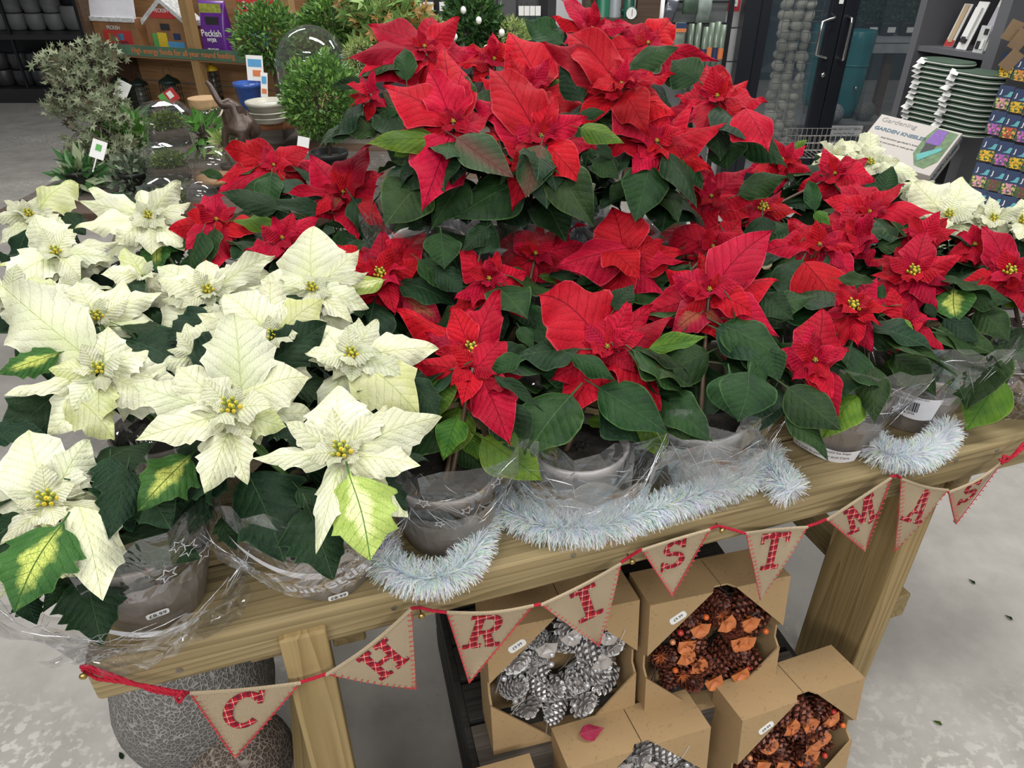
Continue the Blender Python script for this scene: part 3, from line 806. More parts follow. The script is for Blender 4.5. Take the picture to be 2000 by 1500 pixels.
o5 = tp5 - V((math.cos(r5), math.sin(r5), 0)) * BW - V((0, 0, 1)) * BH * math.cos(tilt) - V((-math.sin(r5), math.cos(r5), 0)) * (BH * math.sin(tilt) + BD)
display_box(o5, r5, tilt, BW, BH, BD, 'cardboard box cut off by the bottom edge, left of the one with the fallen leaf', 8, 'silver', 'silver cone wreath in the lowest left box, mostly below the picture', sticker=None)

# rough stones under the left end
def stone_mat(name, base, rim, dark):
    m, t, out = nt(name); g = G(t); o = g.obj()
    vo = g.n('ShaderNodeTexVoronoi', feature='DISTANCE_TO_EDGE'); vo.inputs['Scale'].default_value = 95; g.l(o, vo.inputs['Vector'])
    vo2 = g.n('ShaderNodeTexVoronoi', feature='DISTANCE_TO_EDGE'); vo2.inputs['Scale'].default_value = 230; g.l(o, vo2.inputs['Vector'])
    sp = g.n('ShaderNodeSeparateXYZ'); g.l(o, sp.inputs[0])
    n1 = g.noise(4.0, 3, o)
    e1 = g.ramp(vo.outputs['Distance'], 0.03, 0.16); e2 = g.ramp(vo2.outputs['Distance'], 0.04, 0.2)
    e = g.m('MULTIPLY', e1, g.m('ADD', 0.4, g.m('MULTIPLY', e2, 0.6)))
    c = g.mix(e, rim, base)
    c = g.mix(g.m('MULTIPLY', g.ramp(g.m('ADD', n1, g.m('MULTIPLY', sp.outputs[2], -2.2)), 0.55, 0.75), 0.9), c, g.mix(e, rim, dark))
    bs = g.bsdf(c, 0.7, 0, g.bump(g.m('SUBTRACT', 1.0, e), 0.004), 0.3)
    g.l(bs.outputs[0], out.inputs[0]); return m
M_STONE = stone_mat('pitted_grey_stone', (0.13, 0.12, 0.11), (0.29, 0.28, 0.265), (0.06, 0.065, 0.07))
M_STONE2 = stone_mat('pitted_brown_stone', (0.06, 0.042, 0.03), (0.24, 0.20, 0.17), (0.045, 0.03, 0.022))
def stone(px, py, zc, r, sq, label, mat, seed):
    bm = bmesh.new(); bmesh.ops.create_icosphere(bm, subdivisions=4, radius=1)
    from mathutils import noise as mn
    for v in bm.verts:
        k = 1 + 0.07 * mn.noise(v.co * 1.3 + V((seed, 0, 0))) + 0.012 * mn.noise(v.co * 9)
        v.co = V((v.co.x * sq[0], v.co.y * sq[1], v.co.z * sq[2])) * k * r
    me = bpy.data.meshes.new('stone'); bm.to_mesh(me); bm.free(); me.materials.append(mat)
    me.polygons.foreach_set('use_smooth', [True] * len(me.polygons))
    o = bpy.data.objects.new('decorative_boulder', me); COL.objects.link(o)
    lo = min(v.co.z for v in me.vertices)
    c = P(px, py, zc); o.location = (c.x, c.y, -lo)
    tag(o, label, 'stone'); return o
stone(405, 1405, 1.66, 0.185, (0.92, 0.92, 1.18), 'large pale grey pitted boulder under the left end of the bench', M_STONE, 1.0)
stone(492, 1540, 1.62, 0.11, (1.0, 0.9, 1.0), 'small brown pitted boulder beside the left bench leg', M_STONE2, 5.0)
# ------------------------------------------------------------------ leaves and bracts
def leaf_geom(kind, seed):
    """unit leaf: midrib chord from (0,0,0) to (1,0,0), full width about 1 (scaled per leaf), upper side +Z"""
    r = random.Random(kind + str(seed))
    NU, NH = (26 if kind in ('cream', 'lobed') else 18), 4
    lob = {'bract': 0.25, 'cream': 1.0, 'leaf': 0.12, 'lobed': 1.15, 'small': 0.0}[kind]
    arch = {'bract': (0.02, 0.15), 'cream': (0.03, 0.14), 'leaf': (0.02, 0.12), 'lobed': (0.03, 0.12), 'small': (0.0, 0.14)}[kind]
    arch = r.uniform(*arch)
    fold = {'bract': (-0.30, 0.22), 'cream': (-0.25, 0.2), 'leaf': (-0.12, 0.30), 'lobed': (-0.1, 0.25), 'small': (-0.1, 0.4)}[kind]
    fold = r.uniform(*fold)
    wav = r.uniform(0.04, 0.11) * (1.3 if kind in ('bract', 'cream') else 0.8); twist = r.uniform(-.55, .55)
    tipc = r.uniform(-0.22, 0.10) if kind in ('bract', 'cream') else r.uniform(-.08, .06)
    side_bend = r.uniform(-0.05, 0.05)
    pk = r.uniform(0.30, 0.42) if kind not in ('bract',) else r.uniform(0.28, 0.44)
    lobes = {}
    for sg in (-1, 1):
        L = []
        if lob > 0.9:
            for c_ in ((0.30, 0.50, 0.68) if r.random() < 0.6 else (0.38, 0.60)):
                L.append((c_ + r.uniform(-0.04, 0.04), r.uniform(0.16, 0.46) * lob, r.uniform(0.055, 0.085)))
        elif lob > 0.2 and r.random() < 0.6: L.append((r.uniform(0.35, 0.6), r.uniform(0.05, 0.2), 0.1))
        elif lob > 0 and r.random() < 0.5: L.append((r.uniform(0.35, 0.6), 0.07, 0.1))
        lobes[sg] = L
    b_, a_ = 1.75 if kind in ('bract', 'leaf') else 1.5, 0
    a_ = b_ * pk / (1 - pk) * 0.62 + 0.15
    bb = {'bract': 1.45, 'small': 1.0, 'cream': 1.0, 'leaf': 1.25, 'lobed': 1.0}[kind]
    a_ = min(0.8, bb * pk / (1 - pk))
    mx = max((u / 100 + 0.004) ** a_ * (1 - u / 100) ** bb for u in range(100))
    def hw(u, sg):
        w = 0.5 * (u + 0.004) ** a_ * (1 - u) ** bb / mx
        for c_, h_, d_ in lobes[sg]:
            x = (u - c_) / d_
            w *= 1 + (h_ * max(0, 1 + x * 0.55) ** 1.4 if x < 0 else h_ * max(0, 1 - x * 1.8))
        return max(w, 0.006 if u < 0.9 else 0.0025)
    f1, f2 = r.uniform(1.2, 2.4), r.uniform(1.2, 2.4); p1, p2 = r.uniform(0, 6), r.uniform(0, 6)
    vs, uv, ed = [], [], []
    us = [-0.22, -0.08] + [(i / NU) ** 1.08 for i in range(NU + 1)] if kind in ('leaf', 'lobed') else [(i / NU) ** 1.08 for i in range(NU + 1)]
    for u in us:
        for j in range(-NH, NH + 1):
            v = j / NH; sg = 1 if j >= 0 else -1
            if u < 0:
                y = v * 0.016; z = -0.25 * (-u) ** 1.3 + (0.012 * (1 - v * v)); x = u
            else:
                w = hw(u, sg); y = v * w
                fr, ph = (f1, p1) if sg > 0 else (f2, p2)
                lift = math.sin(PI * min(1, u) ** 0.9)
                z = arch * lift + fold * abs(y) * min(1, u * 4) + wav * math.sin(fr * 2 * PI * u + ph) * v * v * min(1, u * 5) * (1 - u) ** 0.3
                z += twist * max(0, u - .25) * y + (0.003 if kind == 'cream' else 0.006) * math.sin(8 * 2 * PI * (u - 0.62 * abs(y))) * math.sin(PI * abs(v)) * min(1, u * 4)
                z += tipc * max(0, u - 0.6) ** 2 * 3 - tipc * 0.48 * u
                z -= 0.35 * abs(y) ** 2 * (1 if kind != 'small' else 0)
                x = u
                y = y + side_bend * math.sin(PI * u)
            vs.append((x, y, z)); uv.append((u, (v * hw(max(u, 0), sg) if u >= 0 else 0) + 0.5)); ed.append(abs(v) if u > 0 else 0.5)
    W = 2 * NH + 1; fs = []
    for i in range(len(us) - 1):
        for j in range(W - 1): fs.append((i * W + j, (i + 1) * W + j, (i + 1) * W + j + 1, i * W + j + 1))
    me = bpy.data.meshes.new({'bract': 'bract', 'cream': 'bract', 'small': 'bract', 'leaf': 'leaf', 'lobed': 'leaf'}[kind])
    me.from_pydata(vs, [], fs)
    ul = me.uv_layers.new(name='UVMap')
    for lp in me.loops: ul.data[lp.index].uv = uv[lp.vertex_index]
    at = me.attributes.new('edge', 'FLOAT', 'POINT'); at.data.foreach_set('value', ed)
    me.polygons.foreach_set('use_smooth', [True] * len(fs)); me.update()
    return me
LC = {}
NVAR = 18
def leaf_me(kind, mat, i):
    k = (kind, mat.name, i % NVAR)
    if k not in LC:
        b = (kind, i % NVAR)
        if b not in LC: LC[b] = leaf_geom(kind, i % NVAR)
        me = LC[b].copy(); me.materials.append(mat); LC[k] = me
    return LC[k]
def put_leaf(parent, name, me, a, b, w, nrm, thick=None):
    """leaf from a to b (world); w = full width / length"""
    L = (b - a).length
    if L < 1e-4: return None
    mt = frame_mtx(a, b - a, nrm) @ Matrix.Diagonal((L, L * w, L * (thick or 1.0), 1))
    o = bpy.data.objects.new(name, me); COL.objects.link(o)
    o.parent = parent
    o.matrix_parent_inverse = Matrix.Identity(4)
    o.matrix_local = parent_inv(parent) @ mt
    return o
def parent_inv(p):
    return Matrix.Translation(-V(p.location)) if p.rotation_euler.z == 0 else (Matrix.Translation(p.location) @ Matrix.Rotation(p.rotation_euler.z, 4, 'Z')).inverted()

# pot shapes
def pot_parts(e, style, seed):
    r = random.Random(seed)
    pm = M_TAUPE if style not in ('clear', 'foil') else M_TAUPEL
    m = MB(); m.lathe([(0.055, 0.0), (0.060, 0.004), (0.078, 0.108), (0.083, 0.110), (0.084, 0.125), (0.079, 0.126), (0.075, 0.108)], 32, cap=False)
    m.lathe([(0.0, 0.001), (0.056, 0.001)], 32, cap=False); m.build('pot', pm, e, True)
    m = MB(); m.lathe([(0.0005, 0.112), (0.04, 0.116), (0.076, 0.108)], 24, cap=False)
    for k in range(40):
        a, q = r.uniform(0, 6.28), r.uniform(0, 0.07); m.ball((q * math.cos(a), q * math.sin(a), 0.114), r.uniform(0.002, 0.006), 5, 4)
    m.build('soil', M_SOIL, e)
    if style == 'none': return
    def crinkle(prof, n, amp, nm, mat, seed2, gap=0):
        rr = random.Random(seed2); m = MB(); vs = []
        rows = len(prof); ph = [rr.uniform(0, 6.28) for _ in range(6)]
        for i, (ra, z) in enumerate(prof):
            for k in range(n):
                w = 2 * PI * k / n
                d = amp * (math.sin(w * 5 + ph[0] + z * 20) + math.sin(w * 9 + ph[1] - z * 40) * 0.7 + rr.uniform(-1, 1) * 1.1) * (0.3 + i / rows)
                vs.append(V(((ra + d) * math.cos(w + rr.uniform(-.03, .03)), (ra + d) * math.sin(w), z + (rr.uniform(-1, 1) * amp * 1.6 if 0 < i else 0))))
        fs = []
        for i in range(rows - 1):
            for k in range(n):
                a, b, c, d = i * n + k, i * n + (k + 1) % n, (i + 1) * n + (k + 1) % n, (i + 1) * n + k
                if (i + k) % 2: fs += [(a, b, c), (a, c, d)]
                else: fs += [(a, b, d), (b, c, d)]
        m.add(vs, fs)
        return m.build(nm, mat, e, smooth=False)
    if style in ('star', 'print', 'white'):
        crinkle([(0.066, 0.002), (0.072, 0.025), (0.080, 0.05), (0.086, 0.075), (0.091, 0.10)], 40, 0.0016, 'wrapper', M_FOILT, seed)
        s_ = crinkle([(0.092, 0.085), (0.106, 0.125), (0.119, 0.17), (0.130, 0.215)], 26, 0.006, 'sleeve', M_FILMD if style == 'star' else M_FILM, seed + 1)
    elif style == 'clear':
        crinkle([(0.074, 0.0), (0.088, 0.02), (0.093, 0.045), (0.100, 0.07), (0.106, 0.10), (0.112, 0.13), (0.120, 0.16), (0.126, 0.19)], 26, 0.0075, 'sleeve', M_FILM, seed)
        crinkle([(0.098, 0.002), (0.104, 0.03), (0.110, 0.06), (0.116, 0.10)], 22, 0.007, 'sleeve', M_FILM, seed + 2)
    elif style == 'foil':
        crinkle([(0.085, 0.0), (0.095, 0.015), (0.098, 0.03), (0.103, 0.045), (0.105, 0.06), (0.109, 0.075), (0.112, 0.09), (0.115, 0.105), (0.12, 0.12), (0.125, 0.14)], 46, 0.006, 'wrapper', M_FOIL, seed)
        crinkle([(0.125, 0.13), (0.130, 0.16), (0.134, 0.19)], 40, 0.005, 'sleeve', M_FILM, seed + 1)
M_FOILT = plain('taupe_wrapper_film', (0.24, 0.215, 0.195), 0.30, 0.35, 0.05, 14, 0.004)

def star_mesh(r1, mat=None):
    m = MB(); vs = []
    for q in (1.0, 0.78):
        for k in range(10):
            a = PI / 2 + PI * k / 5; rr = r1 * q * (1 if k % 2 == 0 else 0.45)
            vs.append((rr * math.cos(a), rr * math.sin(a), 0))
    m.add(vs, [(k, (k + 1) % 10, 10 + (k + 1) % 10, 10 + k) for k in range(10)])
    return m.mesh('star', mat or M_WHITEP)

PLANTS = {}
STEMS = {}
def plant(key, kind, loc, label, style='none', group=None, rise=0.0):
    t_, n_ = loc
    p = T0 + TT * t_ + TN * n_ + V((0, 0, ZT + rise))
    nm = 'white_poinsettia' if kind == 'cream' else 'red_poinsettia'
    e = thing(nm, label, 'potted plant', p, 0, group or ('white poinsettias' if kind == 'cream' else 'red poinsettias'))
    pot_parts(e, style, hash_(key))
    PLANTS[key] = dict(e=e, p=p, kind=kind, heads=[], style=style)
    return e
def hash_(s):
    h = 7
    for c in str(s): h = (h * 131 + ord(c)) % 100003
    return h

CY = {}
def cyathia(kind):
    if kind in CY: return CY[kind]
    m = MB(); r = random.Random(5)
    for i in range(11):
        a = i * 2.4; q = 0.0045 * math.sqrt(i); c = V((q * math.cos(a), q * math.sin(a), 0.008 + r.uniform(0, 0.004)))
        m.cur = 1 if i % 3 else 0
        m.ball(c, r.uniform(0.0028, 0.0038), 7, 5, (1, 1, 1.4))
        m.cur = 0
        m.ball(c + V((0.0012, 0.001, 0.0045)), 0.0018, 6, 4)
        m.cur = 1; m.tube([c * 0.4 + V((0, 0, -0.008)), c], 0.0012, 5, False)
    CY[kind] = m.mesh('flower_cluster', [M_YEL, M_BUDG], True); return CY[kind]

HEADS = []
YEL = {('ra', 1760), ('ri', 1220), ('rd', 620), ('rz', 1830), ('rf', 1340), ('re', 900)}
UPV = V((0, 0, 1))
def head(pk, c, z, tips, crop=(0, 0, 1), fill=6, mat=None, d=0.0, cy=True, seed=None, nb=0.5, ring=3):
    """flower head: centre and bract tips in photo px (through crop x0,y0,scale) at world height z (or camera depth when z > 5 -> z-10)"""
    X = lambda q: (crop[0] + crop[2] * q[0], crop[1] + crop[2] * q[1])
    pl = PLANTS[pk]; kind = pl['kind']; e = pl['e']
    cx, cyy = X(c)
    C = P(cx, cyy, z - 10) if z > 5 else Pz(cx, cyy, z)
    C = C + ray(cx, cyy) * d
    r = random.Random(hash_('%s%d%d' % (pk, c[0], c[1])))
    tocam = (CAMP - C).normalized()
    tocam_h = V((tocam.x, tocam.y, 0)).normalized()
    N = (UPV * nb + tocam * (1 - nb)).normalized()
    zc = depth_of(C)
    kb = 'bract' if kind == 'red' else 'cream'
    mbase = mat or (M_RED if kind == 'red' else M_CREAM)
    i = 0
    angs = []
    smax = 0
    for tpx in tips:
        w = tpx[2] if len(tpx) > 2 else 0.5
        opt = tpx[3] if len(tpx) > 3 else {}
        tx, ty = X((tpx[0], tpx[1]))
        bc = C
        if 'b' in opt:
            q = X(opt['b']); bc = hit(q[0], q[1], C, N)
        T = hit(tx, ty, C, N)
        if (T - bc).length > 0.21 or (T - CAMP).dot(V((0, CP, -SP))) < 0.2:
            # nearest point of the pixel ray to the centre
            rr = ray(tx, ty).normalized(); T = CAMP + rr * (bc - CAMP).dot(rr)
        L = (T - bc).length; smax = max(smax, L)
        T = T + ray(tx, ty) * (opt.get('d', 0.10 * L + r.uniform(-0.012, 0.012)))
        a = bc + (T - bc).normalized() * min(0.007, L * 0.1) - N * (0.004 + 0.05 * L)
        if 'b' in opt: a = bc + ray(*X(opt['b'])) * (opt.get('d', 0.01))
        nrm = (N + V((r.uniform(-.35, .35), r.uniform(-.35, .35), r.uniform(-.2, .35))) + tocam * 0.15).normalized()
        if opt.get('roll'): nrm = (Quaternion((T - a).normalized(), opt['roll'])) @ nrm
        mt = opt.get('m', mbase)
        if mt is M_RED and r.random() < .12: mt = M_REDD2
        if mt is M_CREAM and r.random() < 0.10: mt = M_LIME
        kk = kb
        o = put_leaf(e, 'bract', leaf_me(kk, mt, r.randrange(NVAR)), a, T, w * 1.27 if kind == 'red' else w * 1.10, nrm)
        dv = (T - C); angs.append(math.atan2(dv.dot(N.cross(UPV)), dv.dot(N.cross(UPV).cross(N)))) if L > 0.03 else None
        i += 1
    ex = N.cross(UPV).normalized(); ey = ex.cross(N).normalized() * -1
    Lr = max(0.055, min(0.115, smax * 0.80))
    # lower ring closing the gaps
    a0 = r.uniform(0, 6.28); ring += 2 if kind == 'red' else 1
    for k in range(ring):
        a = a0 + 2 * PI * (k + r.uniform(-.3, .3)) / max(ring, 1)
        D = ex * math.cos(a) + ey * math.sin(a)
        T = C + D * Lr * r.uniform(0.85, 1.15) - N * (0.030 + r.uniform(0, 0.03))
        nrm = (N + V((r.uniform(-.4, .4), r.uniform(-.4, .4), 0))).normalized()
        put_leaf(e, 'bract', leaf_me(kb, mbase, r.randrange(NVAR)), C + D * 0.004 - N * 0.022, T, r.uniform(0.55, 0.72), nrm)
    # small inner bracts round the buds
    for k in range(fill):
        a = 2 * PI * (k + r.uniform(-.3, .3)) / fill
        D = ex * math.cos(a) + ey * math.sin(a)
        L = r.uniform(0.028, 0.055) * (1.0 if zc < 1.3 else 1.15)
        el = r.uniform(0.05, 0.75)
        T = C + (D * math.cos(el) + N * math.sin(el)) * L
        nrm = (N * math.cos(el) - D * math.sin(el) + V((r.uniform(-.3, .3), r.uniform(-.3, .3), 0))).normalized()
        put_leaf(e, 'bract', leaf_me(kb, mbase, r.randrange(NVAR)), C + D * 0.004 - N * 0.002, T, r.uniform(0.50, 0.75), nrm)
    if cy:
        o = place(cyathia(kind), 'flower_cluster', e, parent_inv(e) @ frame_mtx(C, ex, N) @ Matrix.Scale((.85 if zc < .95 else .7) if kind == 'cream' else (.85 if (pk, c[0]) in YEL else .28), 4))
    # stem from the pot
    s0 = pl['p'] + V((r.uniform(-.02, .02), r.uniform(-.02, .02), 0.11))
    e0 = pl['p'] * 1.0
    mid = s0.lerp(C, 0.55) + V((0, 0, 0.03)); mid.x = s0.x * 0.35 + C.x * 0.65; mid.y = s0.y * 0.35 + C.y * 0.65
    mid -= N * 0.03
    pts = []
    for k in range(11):
        t = k / 10
        pts.append((s0 * (1 - t) ** 2 + mid * 2 * t * (1 - t) + (C - N * 0.004) * t * t) - pl['p'])
    m = MB(); m.tube(pts, [0.0048 - 0.002 * k / 10 for k in range(11)], 7)
    m.build('stem', M_STEMG if kind == 'cream' else M_STEMR, e, True)
    pl['heads'].append(C)
    pl.setdefault('stems', []).append([q + pl['p'] for q in pts])
    HEADS.append((cx, cyy, C, pk))
def nearest(px, py, pk=None):
    return min((h for h in HEADS if pk is None or h[3] == pk), key=lambda h: (h[0] - px) ** 2 + (h[1] - py) ** 2)
LMAT = {'g': M_GREEN, 'd': M_DARK, 'y': M_YG, 'v': M_VAR, 'vp': M_VARP, 'p': M_PURP, 'r': M_REDD}
def leaves(lst, crop=(0, 0, 1)):
    """(tip x, tip y, base x, base y, width, colour[, depth offset[, plant]])"""
    for q in lst:
        tx, ty, bx_, by_, w = q[:5]; cl = q[5] if len(q) > 5 else 'g'; d = q[6] if len(q) > 6 else 0.03
        X = lambda x, y: (crop[0] + crop[2] * x, crop[1] + crop[2] * y)
        tp, bp = X(tx, ty), X(bx_, by_)
        mx_, my_ = bp
        h = nearest(mx_, my_, q[7] if len(q) > 7 else None)
        pl = PLANTS[h[3]]; e = pl['e']
        r = random.Random(hash_('%d,%d' % (tx, ty)))
        zc = depth_of(h[2]) + d
        B = P(bp[0], bp[1], zc)
        tocam = (CAMP - B).normalized()
        N = (UPV * 0.40 + tocam * 0.60).normalized()
        T = hit(tp[0], tp[1], B, N)
        if (T - B).length > 0.22:
            rr = ray(*tp).normalized(); T = CAMP + rr * (B - CAMP).dot(rr)
        nrm = (N + V((r.uniform(-.25, .25), r.uniform(-.25, .25), r.uniform(-.1, .25)))).normalized()
        put_leaf(e, 'leaf', leaf_me('lobed' if pl['kind'] == 'cream' else 'leaf', LMAT[cl], r.randrange(NVAR)), B, T, w * (1.15 if pl['kind'] == 'cream' else 1.20), nrm)
def fill_leaves(pk, n, seed=1, rad=0.135, zlo=0.10, zhi=0.0, mats='gddd', front_only_back=False):
    """the leafage under the heads: leaves leaving the stems all the way round"""
    pl = PLANTS[pk]; e = pl['e']; r = random.Random(hash_(pk) + seed)
    for k in range(n):
        st = r.choice(pl['stems']); t = r.uniform(0.30, 0.90); i = int(t * 10)
        A = st[i].lerp(st[min(i + 1, 10)], t * 10 - i)
        a = k * 2.39996 + r.uniform(-.4, .4)
        D = V((math.cos(a), math.sin(a), 0))
        if front_only_back and D.dot(V((CAMP.x - A.x, CAMP.y - A.y, 0)).normalized()) > 0.15: continue
        pet = r.uniform(0.018, 0.05)
        B = A + D * pet + V((0, 0, pet * 0.5))
        L = r.uniform(0.085, 0.135)
        dr = r.uniform(-1.05, -0.15)
        T = B + (D * math.cos(dr) + UPV * math.sin(dr)) * L
        zmin = pl['p'].z + 0.03
        if T.z < zmin: T.z = zmin + r.uniform(0, 0.03)
        nrm = (UPV + D * 0.5 + V((r.uniform(-.3, .3), r.uniform(-.3, .3), 0))).normalized()
        kd = 'lobed' if pl['kind'] == 'cream' else 'leaf'
        put_leaf(e, 'leaf', leaf_me(kd, LMAT[r.choice(mats)], r.randrange(NVAR)), B, T, r.uniform(0.62, 0.85), nrm)

# ------------------------------------------------------------------ the plants
TIER = 0.16
W_, Rr_ = 'cream', 'red'
plant('wa', W_, (0.085, 0.10), 'white poinsettia at the left front corner, leaves hanging over the bench end', 'white')
plant('wb', W_, (0.325, 0.080), 'large white poinsettia at the front in the taupe printed wrapper with lettering', 'print')
plant('wc', W_, (0.10, 0.36), 'white poinsettia at the left, second row, with yellow-mottled leaves at its left side')
plant('wd', W_, (0.36, 0.33), 'white poinsettia touching the red ones, second row, beside the small yellow-eyed red flower')
plant('we', W_, (0.33, 0.57), 'white poinsettia in the middle row whose tall pale bract overlaps the left red plants')
plant('wf', W_, (0.07, 0.63), 'white poinsettia at the far left edge, behind the front three')
plant('wg', W_, (0.13, 0.88), 'rearmost white poinsettia at left, just in front of the moss jars')
plant('ra', Rr_, (0.515, 0.105), 'small red poinsettia with yellow eye in the star-printed taupe sleeve at the front', 'star')
plant('rb', Rr_, (0.735, 0.105), 'front middle red poinsettia in the first clear cellophane sleeve', 'clear')
plant('rc', Rr_, (0.960, 0.115), 'red poinsettia in the second clear cellophane sleeve, one long bract pointing up right', 'clear')
plant('rd', Rr_, (1.265, 0.115), 'red poinsettia in a star-printed sleeve with a white care text band at the front', 'star')
plant('re', Rr_, (1.47, 0.135), 'red poinsettia in the sleeve with a barcode at the front right', 'print')
plant('rf', Rr_, (1.70, 0.13), 'red poinsettia wrapped in crumpled silver foil at the right end', 'foil')
plant('rg', Rr_, (0.70, 0.34), 'red poinsettia in the second row with bracts pointing left, behind the first clear sleeve')
plant('rh', Rr_, (0.92, 0.40), 'red poinsettia in the second row with the one broad upright bract, centre of the display')
plant('ri', Rr_, (0.47, 0.50), 'red poinsettia with yellow eye between the white plants and the centre')
plant('rj', Rr_, (0.42, 0.82), 'red poinsettia under the left side of the raised group, behind the tall white bract')
plant('rk', Rr_, (0.36, 1.02), 'rearmost red poinsettia at left, in front of the elephant figure')
plant('rl', Rr_, (0.21, 0.80), 'leftmost red poinsettia, its large bracts drooping over the white plants')
plant('rt', Rr_, (0.62, 0.66), 'raised red poinsettia at the left of the top tier, one bract hanging straight down', 'clear', rise=TIER)
plant('ru', Rr_, (0.80, 0.62), 'raised red poinsettia at the middle of the top tier, long bract pointing up left', 'clear', rise=TIER)
plant('rv', Rr_, (0.95, 0.82), 'tallest raised red poinsettia in the top tier with a big light bract facing front', 'clear', rise=TIER)
plant('rw', Rr_, (1.04, 0.60), 'raised red poinsettia at the right of the top tier, drooping bract at far right', 'clear', rise=TIER)
plant('rx', Rr_, (1.10, 1.00), 'raised red poinsettia at the back right, touching the top edge of the picture', 'clear', rise=TIER)
plant('ry', Rr_, (0.66, 0.98), 'raised red poinsettia at the back left with bracts reaching over the round shrub', 'clear', rise=TIER)
plant('rz', Rr_, (1.16, 0.42), 'red poinsettia below the right end of the top tier')
plant('rm', Rr_, (1.24, 0.33), 'red poinsettia with one big drooping bract, behind the care text sleeve')
plant('rn', Rr_, (1.40, 0.50), 'red poinsettia in the right-hand back row with dark cupped rosette')
plant('ro', Rr_, (1.24, 0.78), 'red poinsettia at the back right, in front of the wire basket and door')
plant('rp', Rr_, (1.60, 0.36), 'red poinsettia behind the foil-wrapped one at the right')
plant('xa', W_, (1.47, 0.82), 'white poinsettia at the back right with one upright bract before the kneeler carton')
plant('xb', W_, (1.68, 0.62), 'white poinsettia at the back right, below the kneeler carton')
plant('xc', W_, (1.86, 0.50), 'white poinsettia at the right picture edge, in front of the seed packets')

A_ = (0, 340, .35); B_ = (0, 800, .4667); C_ = (640, 0, .35); D_ = (1000, 0, .28); E_ = (340, 260, .33); F_ = (850, 380, .35); G_ = (1400, 260, .4267); H_ = (1400, 0, .3); I_ = (700, 700, .45)
# white
head('wa', (200, 385), 1.06, [(120, 85, .65), (375, 125, .5), (0, 300, .45), (500, 440, .25), (430, 800, .45, {'b': (330, 400), 'd': 0.0}), (65, 515, .5), (195, 500, .5), (0, 570, .4), (335, 700, .5, {'b': (180, 610), 'd': .05}), (0, 790, .5, {'b': (140, 640), 'd': .05}), (300, 200, .7)], B_, 4, ring=2)
head('wb', (1290, 1310), 1.13, [(1310, 775, .60, {'b': (1350, 1230)}), (1725, 1135, .72, {'b': (1340, 1250)}), (1600, 1410, .6), (755, 1485, .42), (735, 1170, .45), (985, 1070, .62), (1390, 1486, .75), (1010, 1080, .5), (830, 1400, .4)], A_, 5, ring=2)
head('wb', (1430, 180), 1.11, [(1050, 205, .28), (1190, 50, .5), (1390, -10, .5), (1322, 605, .30), (1850, 30, .40), (1760, 235, .5), (1440, 270, .8), (1620, -20, .45)], B_, 5, ring=1)
head('wb', (960, 60), 1.115, [(855, 350, .45), (1035, 315, .45), (1040, 90, .6)], B_, 0, cy=False, ring=0, d=.0)
head('wc', (555, 1095), 1.13, [(10, 625, .52, {'b': (480, 1020)}), (0, 1245, .28), (405, 1315, .72), (640, 1486, .5, {'b': (400, 1240), 'd': .02}), (885, 1300, .75, {'b': (630, 1140)}), (560, 1405, .55), (865, 1135, .45), (830, 985, .75), (600, 850, .75), (270, 1090, .5)], A_, 4, ring=1)
head('wc', (540, 800), 1.13, [(330, 710, .5), (430, 600, .8), (905, 660, .38), (95, 600, .5), (720, 700, .5), (640, 860, .5)], A_, 3, ring=3, d=.02)
head('wd', (1960, 1010), 1.12, [(1700, 1000, .55), (1720, 1040, .5), (2000, 800, .55), (2450, 975, .4), (2340, 1350, .6), (1850, 1150, .5), (1960, 1160, .8), (2110, 810, .5), (2250, 1130, .5)], A_, 5, ring=2)
head('wd', (1530, 910), 1.13, [(1510, 600, .6), (1250, 670, .7), (1825, 820, .35), (1400, 870, .5), (1700, 710, .6), (1100, 780, .5), (1800, 700, .6), (1390, 730, .6)], A_, 4, ring=3)
head('we', (1740, 640), 1.12, [(1750, 290, .72), (2005, 420, .42), (1360, 640, .35), (1560, 570, .5), (1930, 590, .4), (1760, 745, .7), (2058, 545, .3), (1970, 830, .4), (1640, 745, .5), (2060, 750, .45)], A_, 5, ring=3)
head('we', (1160, 650), 1.12, [(1150, 480, .9), (1000, 510, .6), (1535, 455, .32), (1330, 650, .4), (880, 590, .5), (900, 710, .55), (1170, 755, .55), (1010, 755, .5)], A_, 4, ring=3)
head('wf', (310, 435), 1.12, [(190, 225, .7), (665, 380, .32), (650, 480, .35), (590, 500, .35), (450, 590, .65), (-20, 520, .3), (20, 640, .6), (300, 620, .5), (330, 240, .5)], A_, 5, ring=2)
head('wf', (160, 225), 1.10, [(440, 55, .62, {'b': (215, 200)}), (0, 145, .3), (-60, 250, .4), (90, 450, .6), (140, 160, .6), (0, 390, .5), (370, 330, .75)], A_, 5, ring=2)
head('wf', (60, 660), 1.08, [(-100, 560, .5), (-80, 760, .5), (60, 850, .6), (200, 700, .5)], A_, 3, ring=3)
head('wg', (830, 235), 1.12, [(1065, 160, .45), (1010, 40, .45), (490, 85, .32), (440, 150, .35), (415, 305, .38), (845, 450, .6), (1050, 250, .4), (1050, 430, .38), (640, 400, .55), (760, 280, .6)], A_, 6, ring=2)
head('wg', (800, 560), 1.11, [(690, 410, .6), (880, 560, .5), (560, 560, .5), (640, 660, .5), (900, 640, .5)], A_, 3, ring=3, cy=False)
head('wc', (330, 640), 1.12, [(110, 600, .55), (440, 555, .6), (630, 640, .5), (300, 740, .6), (170, 720, .5)], A_, 2, ring=2, cy=False, d=.03)
